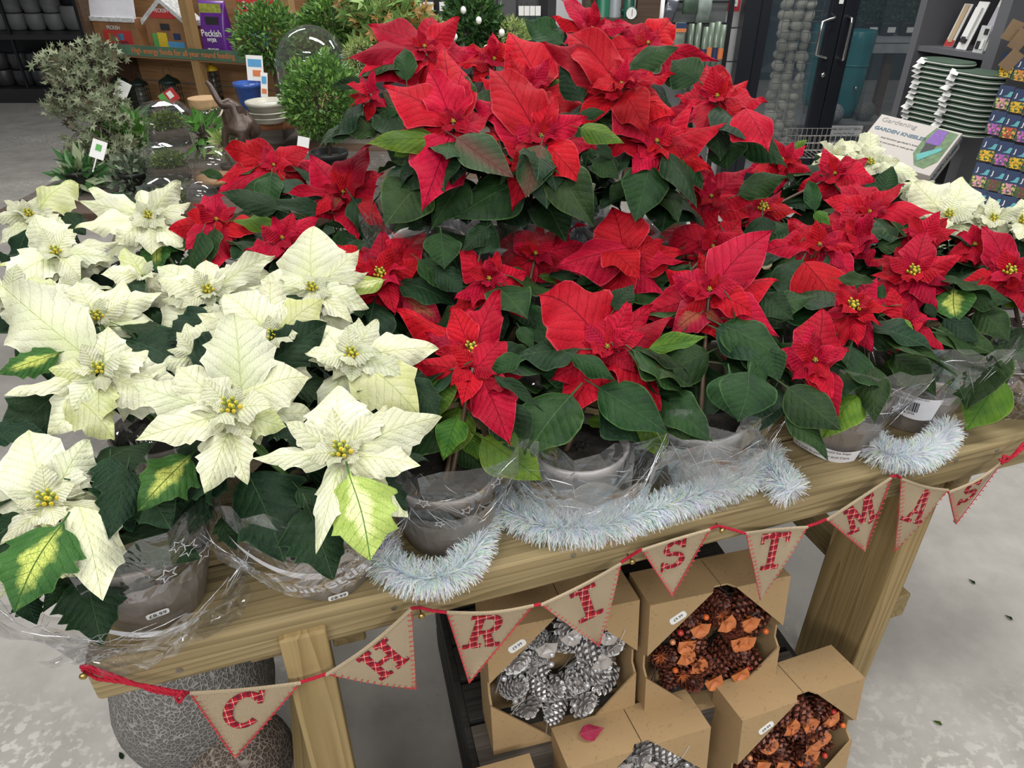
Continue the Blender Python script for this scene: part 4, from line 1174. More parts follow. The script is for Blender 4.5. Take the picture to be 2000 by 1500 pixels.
head('wd', (1110, 1010), 1.11, [(985, 880, .55), (860, 1080, .5), (1180, 780, .5), (1040, 830, .5), (960, 1120, .5)], A_, 2, ring=1, cy=False, d=.03)
head('wd', (1300, 820), 1.12, [(1240, 690, .6), (1400, 740, .6), (1330, 900, .5), (1180, 860, .5)], A_, 2, ring=2, cy=False, d=.03)
# red, left
head('rk', (590, 190), 1.15, [(280, 95, .42), (480, 75, .5), (810, 95, .55), (620, 250, .5), (655, 330, .4), (235, 300, .5), (240, 400, .5), (720, 110, .5), (420, 250, .5)], E_, 4, ring=2)
head('rj', (1000, 350), 1.15, [(800, 130, .55), (1175, 70, .42), (1245, 230, .55), (640, 365, .2), (1255, 555, .5), (830, 500, .4), (1215, 310, .4), (1040, 200, .5), (930, 480, .4, {'m': M_REDD})], E_, 4, ring=2)
head('rl', (250, 510), 1.12, [(60, 705, .5), (70, 480, .6), (190, 410, .5), (375, 440, .5), (225, 865, .55), (250, 390, .5), (240, 360, .5)], E_, 4, ring=2)
head('rj', (640, 620), 1.10, [(410, 700, .4), (700, 470, .5), (690, 810, .45), (540, 800, .5), (860, 500, .5)], E_, 4, ring=2)
head('ri', (1220, 840), 1.10, [(1235, 575, .5), (1490, 770, .55), (1500, 575, .5), (1050, 850, .5), (1030, 990, .5), (1310, 1085, .4), (955, 655, .4), (1370, 640, .5), (1120, 700, .5), (1340, 900, .5)], E_, 6, ring=3)
head('ra', (1760, 1290), 1.08, [(1295, 1045, .28), (1640, 1035, .45), (1935, 920, .36), (1980, 1290, .3), (1530, 1310, .35), (1860, 1370, .4), (1690, 1380, .4), (1480, 1180, .4), (1620, 1160, .4)], E_, 5, ring=1)
head('ra', (210, 960), 1.085, [(150, 1185, .5), (420, 1405, .50, {'b': (275, 1045), 'd': 0.0}), (455, 1100, .6, {'b': (280, 1050), 'd': 0.0}), (80, 1080, .5), (240, 950, .4)], F_, 2, cy=False, ring=1)
# red, centre
head('rb', (960, 850), 1.09, [(560, 560, .66), (1090, 585, .45), (1220, 610, .38), (620, 915, .40), (1125, 995, .5), (850, 970, .5), (1270, 985, .3, {'m': M_REDD}), (1335, 690, .4), (780, 820, .5), (930, 640, .5), (1180, 780, .5), (1000, 1000, .5)], F_, 8, ring=4)
head('rg', (300, 470), 1.12, [(115, 285, .42), (270, 555, .5), (100, 590, .36), (505, 700, .42), (350, 320, .4), (200, 640, .4)], F_, 5, ring=2)
head('rg', (560, 330), 1.11, [(440, 195, .7), (275, 550, .52), (580, 155, .35), (850, 285, .5), (640, 240, .5), (720, 420, .4), (850, 175, .2)], F_, 5, ring=2)
head('rh', (1060, 350), 1.13, [(985, 70, .72), (670, 405, .52, {'b': (1070, 300), 'd': -.03}), (1145, 490, .65, {'b': (960, 300), 'd': -.03}), (1405, 380, .35), (1280, 255, .5), (1200, 425, .5), (1150, 250, .5), (880, 190, .5)], F_, 6, ring=3)
head('rc', (1530, 530), 1.12, [(1885, 200, .45), (1475, 315, .32), (1310, 450, .7), (1330, 690, .35), (1815, 705, .5), (1765, 465, .4), (1440, 605, .5), (1925, 800, .40), (1310, 790, .6, {'m': M_REDD, 'b': (1500, 640), 'd': .03}), (1615, 740, .6, {'m': M_REDD, 'b': (1490, 640), 'd': .03}), (1600, 430, .4)], F_, 6, ring=2)
head('rh', (1550, 290), 1.12, [(1235, 205, .5), (1430, 320, .6), (1700, 230, .6), (1650, 190, .6), (1450, 220, .5)], F_, 5, ring=3, d=.1)
head('rz', (1390, 1370), 1.16, [(1130, 1140, .42), (1645, 1175, .5), (1310, 1080, .3), (1745, 1385, .38), (1520, 1500, .45), (1330, 1510, .42), (1240, 1240, .4)], D_, 5, ring=2)
head('rz', (1830, 80), 1.13, [(1950, 20, .4), (1660, 60, .5), (1740, 240, .45), (1940, 200, .5), (2050, 120, .4), (1750, -80, .5)], F_, 6, ring=3)
# top tier
head('rt', (700, 680), 11.27, [(390, 745, .36), (375, 515, .40), (650, 270, .40), (560, 400, .5), (300, 480, .5), (862, 760, .40), (525, 1180, .55, {'b': (680, 765)}), (750, 400, .4), (440, 560, .5), (640, 600, .4)], C_, 6, ring=3)
head('ru', (1190, 760), 11.28, [(900, 380, .40), (775, 545, .35), (1285, 520, .42), (1455, 650, .4), (1440, 1055, .48), (1000, 680, .55), (1115, 825, .5), (1010, 970, .4), (1515, 805, .45), (1070, 800, .5), (1330, 640, .5)], C_, 7, ring=3)
head('rv', (1640, 470), 11.32, [(1315, 180, .45), (1185, 235, .3), (1945, 415, .28), (1795, 765, .52), (1430, 525, .36), (1720, 390, .5), (1540, 560, .5), (1600, 330, .5)], C_, 6, ring=3)
head('rv', (1130, 480), 11.42, [(1012, 180, .50, {'b': (1210, 500)}), (1010, 300, .5), (1300, 600, .4), (930, 410, .5)], C_, 5, ring=3)
head('rw', (1010, 985), 11.33, [(1500, 855, .45), (1275, 670, .3), (1050, 700, .4), (830, 1215, .5), (890, 1115, .8), (1190, 1145, .5), (1300, 1050, .5), (1110, 860, .5), (930, 720, .5)], D_, 6, ring=3)
head('rw', (1430, 670), 11.40, [(1130, 675, .48), (1480, 490, .7), (1790, 720, .5), (1785, 1070, .62, {'b': (1620, 760), 'd': -.02}), (1600, 860, .7), (1310, 1030, .5), (1240, 820, .5)], D_, 6, ring=3)
head('rx', (560, 200), 11.62, [(335, -5, .4), (825, 190, .3), (640, 150, .7), (265, 125, .3), (350, 310, .6), (600, 260, .5), (700, 250, .5), (540, 140, .5)], D_, 7, ring=2)
head('rx', (950, 300), 11.60, [(1000, 215, .9), (1075, 370, .6), (860, 260, .7), (850, 360, .6), (1010, 320, .6), (1270, 430, .4), (1460, 430, .2)], D_, 6, ring=3)
head('ry', (540, 260), 11.55, [(220, 140, .48), (740, 95, .42), (75, 345, .3), (130, 465, .48), (300, 450, .5), (700, 300, .5), (470, 330, .5)], C_, 5, ring=3)
head('ry', (930, 330), 11.60, [(920, 175, .45), (690, 355, .25), (830, 290, .5), (1080, 300, .4), (1100, 440, .4), (970, 250, .5), (780, 350, .5)], C_, 6, ring=3)
head('ry', (240, 520), 11.48, [(100, 540, .3), (150, 600, .5), (330, 600, .5), (180, 430, .4)], C_, 3, ring=2, cy=False)
# right
head('rd', (450, 1040), 1.06, [(420, 870, .45), (355, 910, .6), (555, 1010, .55), (265, 990, .45), (525, 1230, .42), (475, 1200, .45), (340, 1135, .5), (480, 800, .6)], G_, 5, ring=1)
head('rd', (620, 800), 1.10, [(785, 765, .36), (835, 820, .35), (755, 885, .4), (650, 985, .42), (555, 690, .5), (740, 655, .45), (480, 830, .4), (560, 1005, .25), (690, 700, .5)], G_, 6, ring=2)
head('rm', (470, 510), 1.12, [(590, 830, .62, {'b': (400, 590), 'd': -.05}), (495, 425, .4), (645, 525, .38), (190, 560, .4), (600, 640, .45), (370, 470, .5), (560, 560, .5)], G_, 6, ring=3)
head('re', (900, 640), 1.10, [(695, 580, .32), (870, 520, .45), (960, 445, .45), (1130, 555, .4), (1075, 700, .4), (1010, 810, .42), (700, 650, .4), (830, 740, .5), (970, 520, .5)], G_, 6, ring=3)
head('re', (880, 860), 1.05, [(850, 820, .5), (1042, 1003, .38), (970, 870, .5), (830, 760, .5), (790, 700, .5)], G_, 4, ring=2, cy=False)
head('rf', (1340, 640), 1.10, [(1090, 695, .42), (1205, 425, .42), (1440, 590, .45), (1350, 725, .6), (1290, 530, .4), (1440, 700, .45), (1240, 560, .5)], G_, 6, ring=3)
head('rn', (700, 360), 1.13, [(475, 305, .42), (590, 320, .4), (865, 235, .36), (1045, 395, .30), (545, 235, .45), (835, 430, .45), (690, 480, .5), (720, 260, .5)], G_, 6, ring=3)
head('rn', (640, 470), 1.12, [(515, 400, .6), (590, 320, .5), (745, 500, .6), (560, 490, .6), (700, 560, .6), (700, 400, .6)], G_, 7, ring=2, cy=False)
head('ro', (540, 185), 1.16, [(485, 65, .42), (695, 120, .5), (730, 225, .7), (425, 210, .5), (660, 260, .55), (560, 260, .5)], G_, 5, ring=2)
head('ro', (300, 120), 1.16, [(140, 50, .5), (415, 60, .5), (440, 180, .42), (150, 180, .5), (290, 200, .5), (230, 80, .5), (350, 150, .6)], G_, 7, ring=3)
head('rp', (940, 470), 1.13, [(895, 380, .5), (1060, 390, .45), (840, 440, .5), (1110, 450, .4), (880, 540, .5)], G_, 6, ring=3)
head('rp', (1180, 510), 1.12, [(1125, 445, .45), (1245, 590, .45), (1050, 560, .45), (1300, 490, .4), (1190, 420, .5)], G_, 6, ring=3)
head('xa', (1000, 1060), 1.17, [(1000, 850, .55), (825, 915, .36), (630, 1005, .34), (1330, 1180, .36), (1190, 1050, .5), (860, 990, .5), (940, 960, .5), (1120, 1130, .5)], H_, 5, ring=2)
head('xa', (780, 1010), 1.16, [(640, 1050, .4), (900, 960, .5), (740, 930, .4), (860, 1060, .5)], H_, 4, ring=2, cy=False, d=.05)
head('xb', (1510, 1400), 1.12, [(1280, 1185, .7), (1600, 1150, .7), (1620, 1270, .5), (1340, 1400, .5), (1760, 1300, .42), (1440, 1250, .6), (1650, 1400, .5), (1420, 1470, .5)], H_, 5, ring=3)
head('xb', (1320, 1230), 1.12, [(1180, 1150, .5), (1220, 1290, .5), (1420, 1180, .5), (1340, 1330, .5)], H_, 3, ring=3, cy=False, d=.06)
head('xc', (1800, 1430), 1.12, [(1630, 1310, .45), (1870, 1350, .6), (1700, 1490, .5), (1950, 1430, .5), (1800, 1540, .5), (1760, 1320, .6)], H_, 5, ring=3)
head('xc', (1990, 1440), 1.12, [(1880, 1380, .5), (2040, 1340, .5), (1940, 1560, .6), (2100, 1450, .5), (1990, 1300, .5)], H_, 4, ring=3)
head('xc', (1960, 1620), 1.06, [(1900, 1540, .5), (2020, 1560, .5), (1900, 1680, .5), (2080, 1640, .5)], H_, 4, ring=3)

# foliage that shows
leaves([(1095, 112, 1310, 240, .55), (1705, 195, 1535, 250, .60, 'y'), (1960, 265, 1700, 385, .42), (1995, 400, 1860, 430, .8), (425, 265, 440, 450, .55), (1360, 445, 1150, 525, .3, 'y'),
        (860, 285, 1010, 370, .40), (765, 550, 1060, 650, .75, 'g', .06), (1040, 992, 720, 770, .50, 'p', -.02), (1105, 1105, 1190, 810, .58, 'p', -.02), (1490, 1270, 1270, 920, .5, 'g', .0), (700, 1225, 1085, 1010, .6),
        (320, 1258, 535, 1015, .8, 'g', .05), (575, 1286, 760, 1000, .55, 'g', .05), (1655, 800, 1410, 715, .42, 'y', -.03), (1625, 1000, 1480, 900, .6), (1715, 1240, 1800, 920, .60, 'g', 0), (205, 805, 600, 780, .32, 'y', 0),
        (30, 740, 280, 720, .50, 'g', .02), (215, 690, 430, 700, .6), (255, 600, 395, 630, .5), (370, 875, 470, 800, .6, 'y'), (1885, 850, 2000, 1010, .4), (300, 500, 440, 650, .35, 'p'), (10, 480, 280, 480, .25, 'd'),
        (780, 420, 750, 560, .7), (1300, 330, 1420, 560, .5, 'd'), (1450, 630, 1600, 660, .45)], C_)
leaves([(1290, 1455, 1070, 1070, .38, 'd', -.02), (1500, 1185, 1480, 970, .95), (745, 1250, 620, 1090, .5), (160, 800, 400, 690, .5, 'd'), (1110, 420, 1300, 560, .9), (680, 1420, 780, 1260, .5), (700, 1120, 600, 1010, .5, 'd'),
        (650, 780, 480, 790, .45), (600, 900, 830, 900, .5, 'p')], D_)
leaves([(460, 1092, 120, 830, .32), (460, 1145, 140, 1265, .42, 'g', -.02), (570, 1360, 660, 1320, .5), (1150, 1080, 1080, 1240, .65), (860, 1150, 790, 1100, .6, 'd'), (590, 1170, 640, 1370, .38), (1700, 1290, 1580, 1330, .7, 'y'), (640, 1060, 690, 1000, .6), (850, 1030, 950, 970, .5, 'y'),
        (740, 1470, 640, 1380, .5, 'y'), (590, 910, 510, 960, .5, 'y')], H_)
leaves([(400, 340, 660, 300, .5, 'g', -.02), (260, 350, 610, 450, .36, 'd', -.02), (480, 425, 885, 465, .25, 'd', -.02), (645, 530, 350, 520, .28, 'y', 0), (885, 540, 1140, 560, .25), (1600, 805, 1580, 590, .8),
        (1675, 955, 1450, 750, .42, 'g', .0), (950, 950, 1240, 870, .36, 'vp', -.03), (1595, 1135, 1365, 970, .5, 'r', 0), (1160, 640, 1010, 700, .4, 'd'), (150, 230, 290, 260, .4), (1380, 570, 1500, 540, .5, 'd'), (1700, 700, 1850, 560, .5, 'd'), (1100, 1200, 1300, 1050, .5, 'd')], E_)
leaves([(705, 530, 585, 400, .45, 'y'), (1135, 560, 890, 570, .5, 'y'), (1272, 705, 1110, 560, .35), (550, 870, 470, 740, .45), (690, 880, 450, 615, .40), (300, 1005, 475, 905, .45), (560, 965, 780, 1020, .55), (1005, 1035, 760, 895, .34, 'g', -.03),
        (1155, 1060, 1525, 880, .52, 'g', .0), (1525, 795, 1195, 860, .28, 'y', -.02), (490, 1486, 760, 1120, .68, 'g', -.02), (1300, 1335, 915, 1080, .5, 'g', -.02), (1550, 1380, 1230, 1100, .46, 'g', .02), (1470, 1300, 1450, 940, .9, 'd', .05),
        (612, 1220, 330, 1010, .18, 'd', -.02), (500, 1480, 390, 1170, .6, 'd', .02), (1690, 1270, 1750, 990, .85, 'g', -.02), (1960, 940, 1600, 730, .48, 'g', -.02), (1835, 1080, 1780, 900, .45), (1430, 390, 1160, 490, .3), (10, 1260, 20, 1000, .65, 'y'),
        (45, 1486, 130, 1190, .65, 'y'), (240, 1486, 170, 1300, .5, 'y'), (160, 560, 0, 400, .5, 'd'), (300, 130, 250, 330, .7, 'd'), (0, 180, 120, 400, .9, 'd', .1), (1110, 500, 1000, 640, .6, 'd'), (780, 500, 900, 460, .5), (1280, 1480, 1150, 1240, .5, 'y'), (1060, 1300, 850, 1260, .3, 'y'),
        (1920, 1050, 1860, 850, .6), (1880, 460, 1700, 400, .5), (2000, 700, 1820, 560, .6, 'd'), (1950, 1240, 1900, 1080, .4, 'd')], F_)
leaves([(800, 530, 540, 345, .62, 'y', -.0), (540, 490, 420, 360, .5, 'g'), (370, 440, 430, 260, .6, 'y', -.01), (350, 260, 220, 90, .5, 'd'), (1530, 360, 1300, 250, .42, 'g', .02)], I_)
leaves([(545, 1232, 615, 975, .65, 'g', -.02), (722, 1330, 700, 1060, .42, 'g'), (572, 1362, 325, 1165, .58, 'g', -.02), (510, 1500, 325, 1280, .36, 'g', -.01), (480, 1400, 640, 1200, .6, 'y'), (1005, 1205, 805, 1020, .55, 'g', -.02), (915, 955, 780, 860, .55, 'y', -.03),
        (960, 980, 690, 915, .38), (1100, 870, 1085, 715, .85, 'v', -.02), (1350, 770, 1105, 740, .5, 'g', -.02), (1340, 955, 1200, 800, .6, 'g', -.02), (1140, 1272, 1255, 960, .62, 'g', -.02), (1142, 1362, 1290, 1120, .62, 'y', .0), (1320, 1100, 1410, 890, .5), (1075, 1120, 960, 930, .5),
        (1135, 1220, 1050, 1020, .7), (725, 682, 555, 665, .38), (885, 490, 735, 520, .6), (415, 230, 455, 350, .4), (450, 745, 210, 800, .55), (320, 1052, 0, 895, .48, 'd', -.02), (215, 1165, 170, 1010, .4), (760, 690, 740, 760, .6), (860, 1170, 780, 1040, .6, 'y'),
        (800, 150, 765, 262, .6), (1000, 850, 960, 780, .5, 'd'), (1000, 1120, 880, 980, .45), (1200, 960, 1040, 850, .6, 'd'), (1430, 800, 1300, 760, .45, 'y'), (100, 1320, 60, 1100, .8, 'g'), (170, 1380, 260, 1180, .6, 'd'), (750, 1230, 740, 1060, .6)], G_)
leaves([(930, 935, 1190, 770, .60, 'd', .0), (1825, 830, 1500, 1060, .48, 'd', -.02), (1265, 825, 1120, 1100, .50, 'd', -.02), (1945, 1240, 1650, 1180, .50, 'd', .0), (-20, 1115, 320, 1000, .42, 'v', .0), (-20, 1500, 365, 1190, .50, 'd', .02),
        (880, 560, 880, 320, .55, 'v', .02), (1000, 500, 960, 380, .5, 'd'), (930, 930, 720, 870, .4, 'y'), (500, 820, 530, 990, .4, 'd'), (800, 860, 960, 780, .4, 'd'), (480, 340, 350, 220, .6, 'd', .05), (610, 90, 790, 190, .3, 'd', .04), (200, 620, 240, 500, .4, 'd'), (1640, 1070, 1560, 1180, .5, 'd'),
        (1630, 570, 1530, 500, .4, 'd'), (1000, 720, 700, 500, .3, 'd', .08), (50, 880, 200, 930, .3, 'd'), (780, 1180, 960, 1130, .4, 'd'), (0, 430, 60, 520, .4, 'd', .05), (2200, 1420, 1950, 1200, .5, 'd')], A_)
leaves([(575, 425, 790, 200, .55, 'v', .02), (455, 545, 530, 250, .40, 'd', .04), (715, 500, 560, 280, .62, 'd', .05), (840, 622, 510, 530, .50, 'd', .05), (430, 988, 360, 700, .60, 'd', .05), (60, 850, 250, 495, .62, 'v', -.03), (155, 900, 90, 760, .5, 'd', .06),
        (1395, 715, 1290, 410, .60, 'd', .04), (1190, 640, 1040, 270, .62, 'd', .04), (1550, 632, 1465, 285, .62, 'vp', -.02), (990, 590, 930, 450, .5, 'd', .06), (1705, 425, 1570, 270, .4, 'd', .04), (700, 700, 470, 640, .5, 'd', .07), (900, 380, 640, 330, .4, 'd', .06), (40, 400, -60, 260, .4, 'd', .04),
        (280, 560, 290, 330, .3, 'd', .06), (450, 380, 460, 200, .5, 'd', .05), (800, 530, 850, 340, .5, 'd', .06), (1250, 130, 1110, 60, .5, 'd', .03), (230, 130, -60, 90, .4, 'd', .05), (180, 850, 300, 680, .4, 'd', .07), (1380, 480, 1250, 330, .4, 'd', .08), (1640, 380, 1500, 260, .4, 'd', .07)], B_)
for pk, pl in PLANTS.items():
    if not pl['heads']: continue
    front = pk in ('wa', 'wb', 'ra', 'rb', 'rc', 'rd', 're', 'rf')
    n = 30 if front else (26 if pk in ('rt', 'ru', 'rw') else 20)
    fill_leaves(pk, n, mats='ddd' if pl['kind'] == 'cream' else 'gddg', front_only_back=front)
# ------------------------------------------------------------------ prints on the wrappers
def facing(pk): 
    d = CAMP - PLANTS[pk]['p']; return math.atan2(d.y, d.x)
def wrap(me, rf, z0, ang, extra=0.0012, mirror=False):
    """bend a flat mesh (x right, y up) round the pot"""
    for v in me.vertices:
        z = z0 + v.co.y; r_ = rf(z) + extra + v.co.z
        a = ang + v.co.x / rf(z)
        v.co = (r_ * math.cos(a), r_ * math.sin(a), z)
    me.update(); return me
def r_wrap(z): return 0.068 + (z - 0.002) * 0.27 + 0.0025
def r_slv(z): return 0.094 + (z - 0.09) * 0.29 + 0.005
def rotmesh(me, a):
    me.transform(Matrix.Rotation(a, 4, 'Z')); return me
def band(pk, z0, h, a0, a1, mat, rf=r_wrap, name='printed_band', slope=0.0, extra=0.0008):
    e = PLANTS[pk]['e']; n = 28; m = MB(); vs = []
    for k in range(n + 1):
        a = a0 + (a1 - a0) * k / n
        for j in range(3):
            z = z0 + h * j / 2 + slope * (k / n - 0.5) + 0.004 * math.sin(k / n * PI * 2)
            r_ = rf(z) + extra; vs.append((r_ * math.cos(a), r_ * math.sin(a), z))
    m.add(vs, [(k * 3 + j, (k + 1) * 3 + j, (k + 1) * 3 + j + 1, k * 3 + j + 1) for k in range(n) for j in range(2)])
    return m.build(name, mat, e, True)
def label_text(pk, s, size, z0, dang, rot=0.0, rf=r_wrap, mat=None, extra=0.002, bold=0.0):
    me = rotmesh(text_mesh(s, size, 0.0002, mat or M_WHITEP, bold), rot)
    return place(wrap(me, rf, z0, facing(pk) + dang, extra), 'lettering', PLANTS[pk]['e'])
def stars(pk, lst, rf=r_slv, mat=None):
    for dang, z, s, rt in lst:
        me = rotmesh(star_mesh(s, mat), rt)
        place(wrap(me, rf, z, facing(pk) + dang, 0.003), 'star', PLANTS[pk]['e'])
stars('ra', [(-0.75, 0.115, .010, .2), (-0.25, 0.16, .011, .5), (0.25, 0.135, .010, 1.0), (0.6, 0.175, .012, .1), (-0.1, 0.11, .008, .8), (1.0, .12, .009, .4)])
stars('rd', [(-0.9, 0.12, .010, .2), (-0.3, 0.15, .009, .5), (0.35, 0.12, .009, 1.0), (0.8, 0.15, .011, .1)])
stars('wa', [(0.15, 0.13, .015, .2), (0.42, 0.155, .015, .5), (0.66, 0.12, .018, 1.0), (0.95, 0.15, .013, .1), (0.3, 0.175, .012, .3)])
label_text('wb', 'Poinsettia', 0.036, 0.050, -0.22, 0.22, bold=0.0006)
label_text('wb', 'British grown', 0.017, 0.082, 0.05, 0.22)
def wr_sticker(pk, dang, z, txt='£8.99'):
    e = PLANTS[pk]['e']
    m = MB(); hw, hh = 0.0135, 0.0065
    m.add([(-hw, -hh * .6, 0), (-hw * .85, -hh, 0), (hw * .85, -hh, 0), (hw, -hh * .6, 0), (hw, hh * .6, 0), (hw * .85, hh, 0), (-hw * .85, hh, 0), (-hw, hh * .6, 0)], [(0, 1, 6, 7), (1, 2, 5, 6), (2, 3, 4, 5)])
    st = place(wrap(m.mesh('price_sticker', M_PAPER), r_wrap, z, facing(pk) + dang, 0.0035), 'price_sticker', e)
    place(wrap(text_mesh(txt, 0.0095, 0.0001, M_INK), r_wrap, z, facing(pk) + dang, 0.0042), 'price', st)
wr_sticker('wb', 0.06, 0.016); wr_sticker('wa', -0.1, 0.05)
a = facing('rd'); band('rd', 0.004, 0.030, a - 0.9, a + 0.75, M_WHITEP, extra=0.0026)
label_text('rd', 'This Poinsettia should be kept', 0.0082, 0.026, -0.1, 0.0, mat=M_TAUPE, extra=0.0038)
label_text('rd', 'in a well lit position and Care', 0.0082, 0.014, -0.1, 0.0, mat=M_TAUPE, extra=0.0038)
a = facing('re'); band('re', 0.045, 0.055, a - 0.75, a + 0.5, M_WHITEP, extra=0.0026)
label_text('re', 'position away from direct sun', 0.006, 0.094, -0.1, 0.0, mat=M_TAUPE, extra=0.0038)
m = MB(); rb = random.Random(4); x = -0.028
while x < 0.018:
    w_ = rb.choice((0.0008, 0.0012, 0.0020)); m.add([(x, -0.012, 0), (x + w_, -0.012, 0), (x + w_, 0.012, 0), (x, 0.012, 0)], [(0, 1, 2, 3)]); x += w_ + rb.choice((0.0009, 0.0014))
place(wrap(m.mesh('barcode', M_INK), r_wrap, 0.072, facing('re') - 0.05, 0.0038), 'barcode', PLANTS['re']['e'])
label_text('re', '5 060104 813776', 0.006, 0.055, -0.12, 0.0, mat=M_INK, extra=0.0038)
# white ribbon bands printed on the two corner sleeves
for pk, z0, dz in (('wa', 0.03, -0.05), ('wb', 0.115, -0.045)):
    a = facing(pk); band(pk, z0, 0.014, a - 1.3, a + (0.4 if pk == 'wa' else -0.1), M_WHITEP, rf=(lambda z: 0.108 + (z - 0.09) * 0.25), name='printed_ribbon', slope=dz, extra=0.004)

# wide collars of loose cellophane standing off the corner plants
def loose_film(pk, r0, r1, z0, z1, a0, a1, seed, mat=None):
    rr = random.Random(seed); m = MB(); n, q = 18, 5; vs = []
    for i in range(q + 1):
        for k in range(n + 1):
            t = i / q; a = a0 + (a1 - a0) * k / n
            r_ = r0 + (r1 - r0) * t + rr.uniform(-1, 1) * 0.006 + 0.010 * math.sin(a * 7 + seed + t * 2) * t
            vs.append((r_ * math.cos(a), r_ * math.sin(a), z0 + (z1 - z0) * t + rr.uniform(-1, 1) * 0.006 * (t > 0)))
    fs = []
    for i in range(q):
        for k in range(n):
            A, B, C, D = i * (n + 1) + k, i * (n + 1) + k + 1, (i + 1) * (n + 1) + k + 1, (i + 1) * (n + 1) + k
            fs += [(A, B, C), (A, C, D)] if (i + k) % 2 else [(A, B, D), (B, C, D)]
    m.add(vs, fs); return m.build('sleeve', mat or M_FILM, PLANTS[pk]['e'])
f_ = facing('wa'); loose_film('wa', 0.10, 0.175, 0.012, 0.10, f_ - 1.6, f_ + 1.5, 3); loose_film('wa', 0.10, 0.15, 0.01, 0.03, f_ - 1.2, f_ + 0.9, 9)
f_ = facing('wb'); loose_film('wb', 0.10, 0.165, 0.05, 0.17, f_ - 1.7, f_ + 0.4, 5)
f_ = facing('rb'); loose_film('rb', 0.11, 0.15, 0.0, 0.15, f_ - 1.0, f_ + 1.6, 7)
f_ = facing('rc'); loose_film('rc', 0.11, 0.15, 0.0, 0.16, f_ - 1.6, f_ + 0.9, 8)

def creases(pk, n, r0, r1, z0, z1, seed, spread=3.14):
    rr = random.Random(seed); m = MB(); f0 = facing(pk)
    def pt(a, z): 
        q = r0 + (r1 - r0) * (z - z0) / (z1 - z0) + rr.uniform(0, .006); return V((q * math.cos(a), q * math.sin(a), z))
    for k in range(n):
        a = f0 + rr.uniform(-spread, spread) * .5; z = rr.uniform(z0, z1)
        a2 = a + rr.uniform(-.45, .45); z2 = min(z1, max(z0, z + rr.uniform(-.07, .07)))
        A, B = pt(a, z), pt(a2, z2); M = (A + B) / 2 * 1.0 + V((rr.uniform(-.002, .002), rr.uniform(-.002, .002), rr.uniform(-.002, .002)))
        t_ = rr.uniform(.0003, .0007)
        m.tube([A, M, B], [t_ * .3, t_, t_ * .3], 4, False)
    o = m.build('crease_highlights', M_CREASE, PLANTS[pk]['e'], True); o['kind'] = 'stuff'  # bright threads on the folds stand in for highlight streaks
creases('rb', 110, .094, .140, .005, .17, 1); creases('rc', 110, .094, .140, .005, .17, 2); creases('ra', 50, .097, .130, .09, .20, 3)
creases('wa', 90, .105, .165, .015, .12, 4); creases('wb', 60, .105, .150, .06, .16, 5); creases('rd', 40, .097, .130, .09, .2, 6); creases('re', 40, .097, .130, .09, .2, 7); creases('rf', 40, .105, .13, .01, .17, 8)
# ------------------------------------------------------------------ tinsel
def tinsel_mat():
    m, t, out = nt('iridescent_tinsel'); g = G(t)
    ri = g.n('ShaderNodeNewGeometry').outputs['Random Per Island']
    cr = g.n('ShaderNodeValToRGB'); g.l(ri, cr.inputs[0]); e = cr.color_ramp; e.interpolation = 'CONSTANT'
    cols = [(0, (.93, .95, .95)), (.35, (.92, .94, .96)), (.55, (.62, .85, .78)), (.66, (.78, .70, .92)), (.78, (.95, .97, .98)), (.9, (.55, .80, .90)), (.95, (.80, .92, .60))]
    e.elements[0].color = (*cols[0][1], 1); e.elements[1].position = cols[1][0]; e.elements[1].color = (*cols[1][1], 1)
    for p_, c in cols[2:]:
        q = e.elements.new(p_); q.color = (*c, 1)
    b = g.bsdf(cr.outputs[0], 0.25, 0.0)
    tr = g.n('ShaderNodeBsdfTranslucent'); g.l(cr.outputs[0], tr.inputs[0])
    mx = g.n('ShaderNodeMixShader'); mx.inputs[0].default_value = 0.5
    g.l(b.outputs[0], mx.inputs[1]); g.l(tr.outputs[0], mx.inputs[2]); g.l(mx.outputs[0], out.inputs[0]); return m
M_TIN = tinsel_mat()
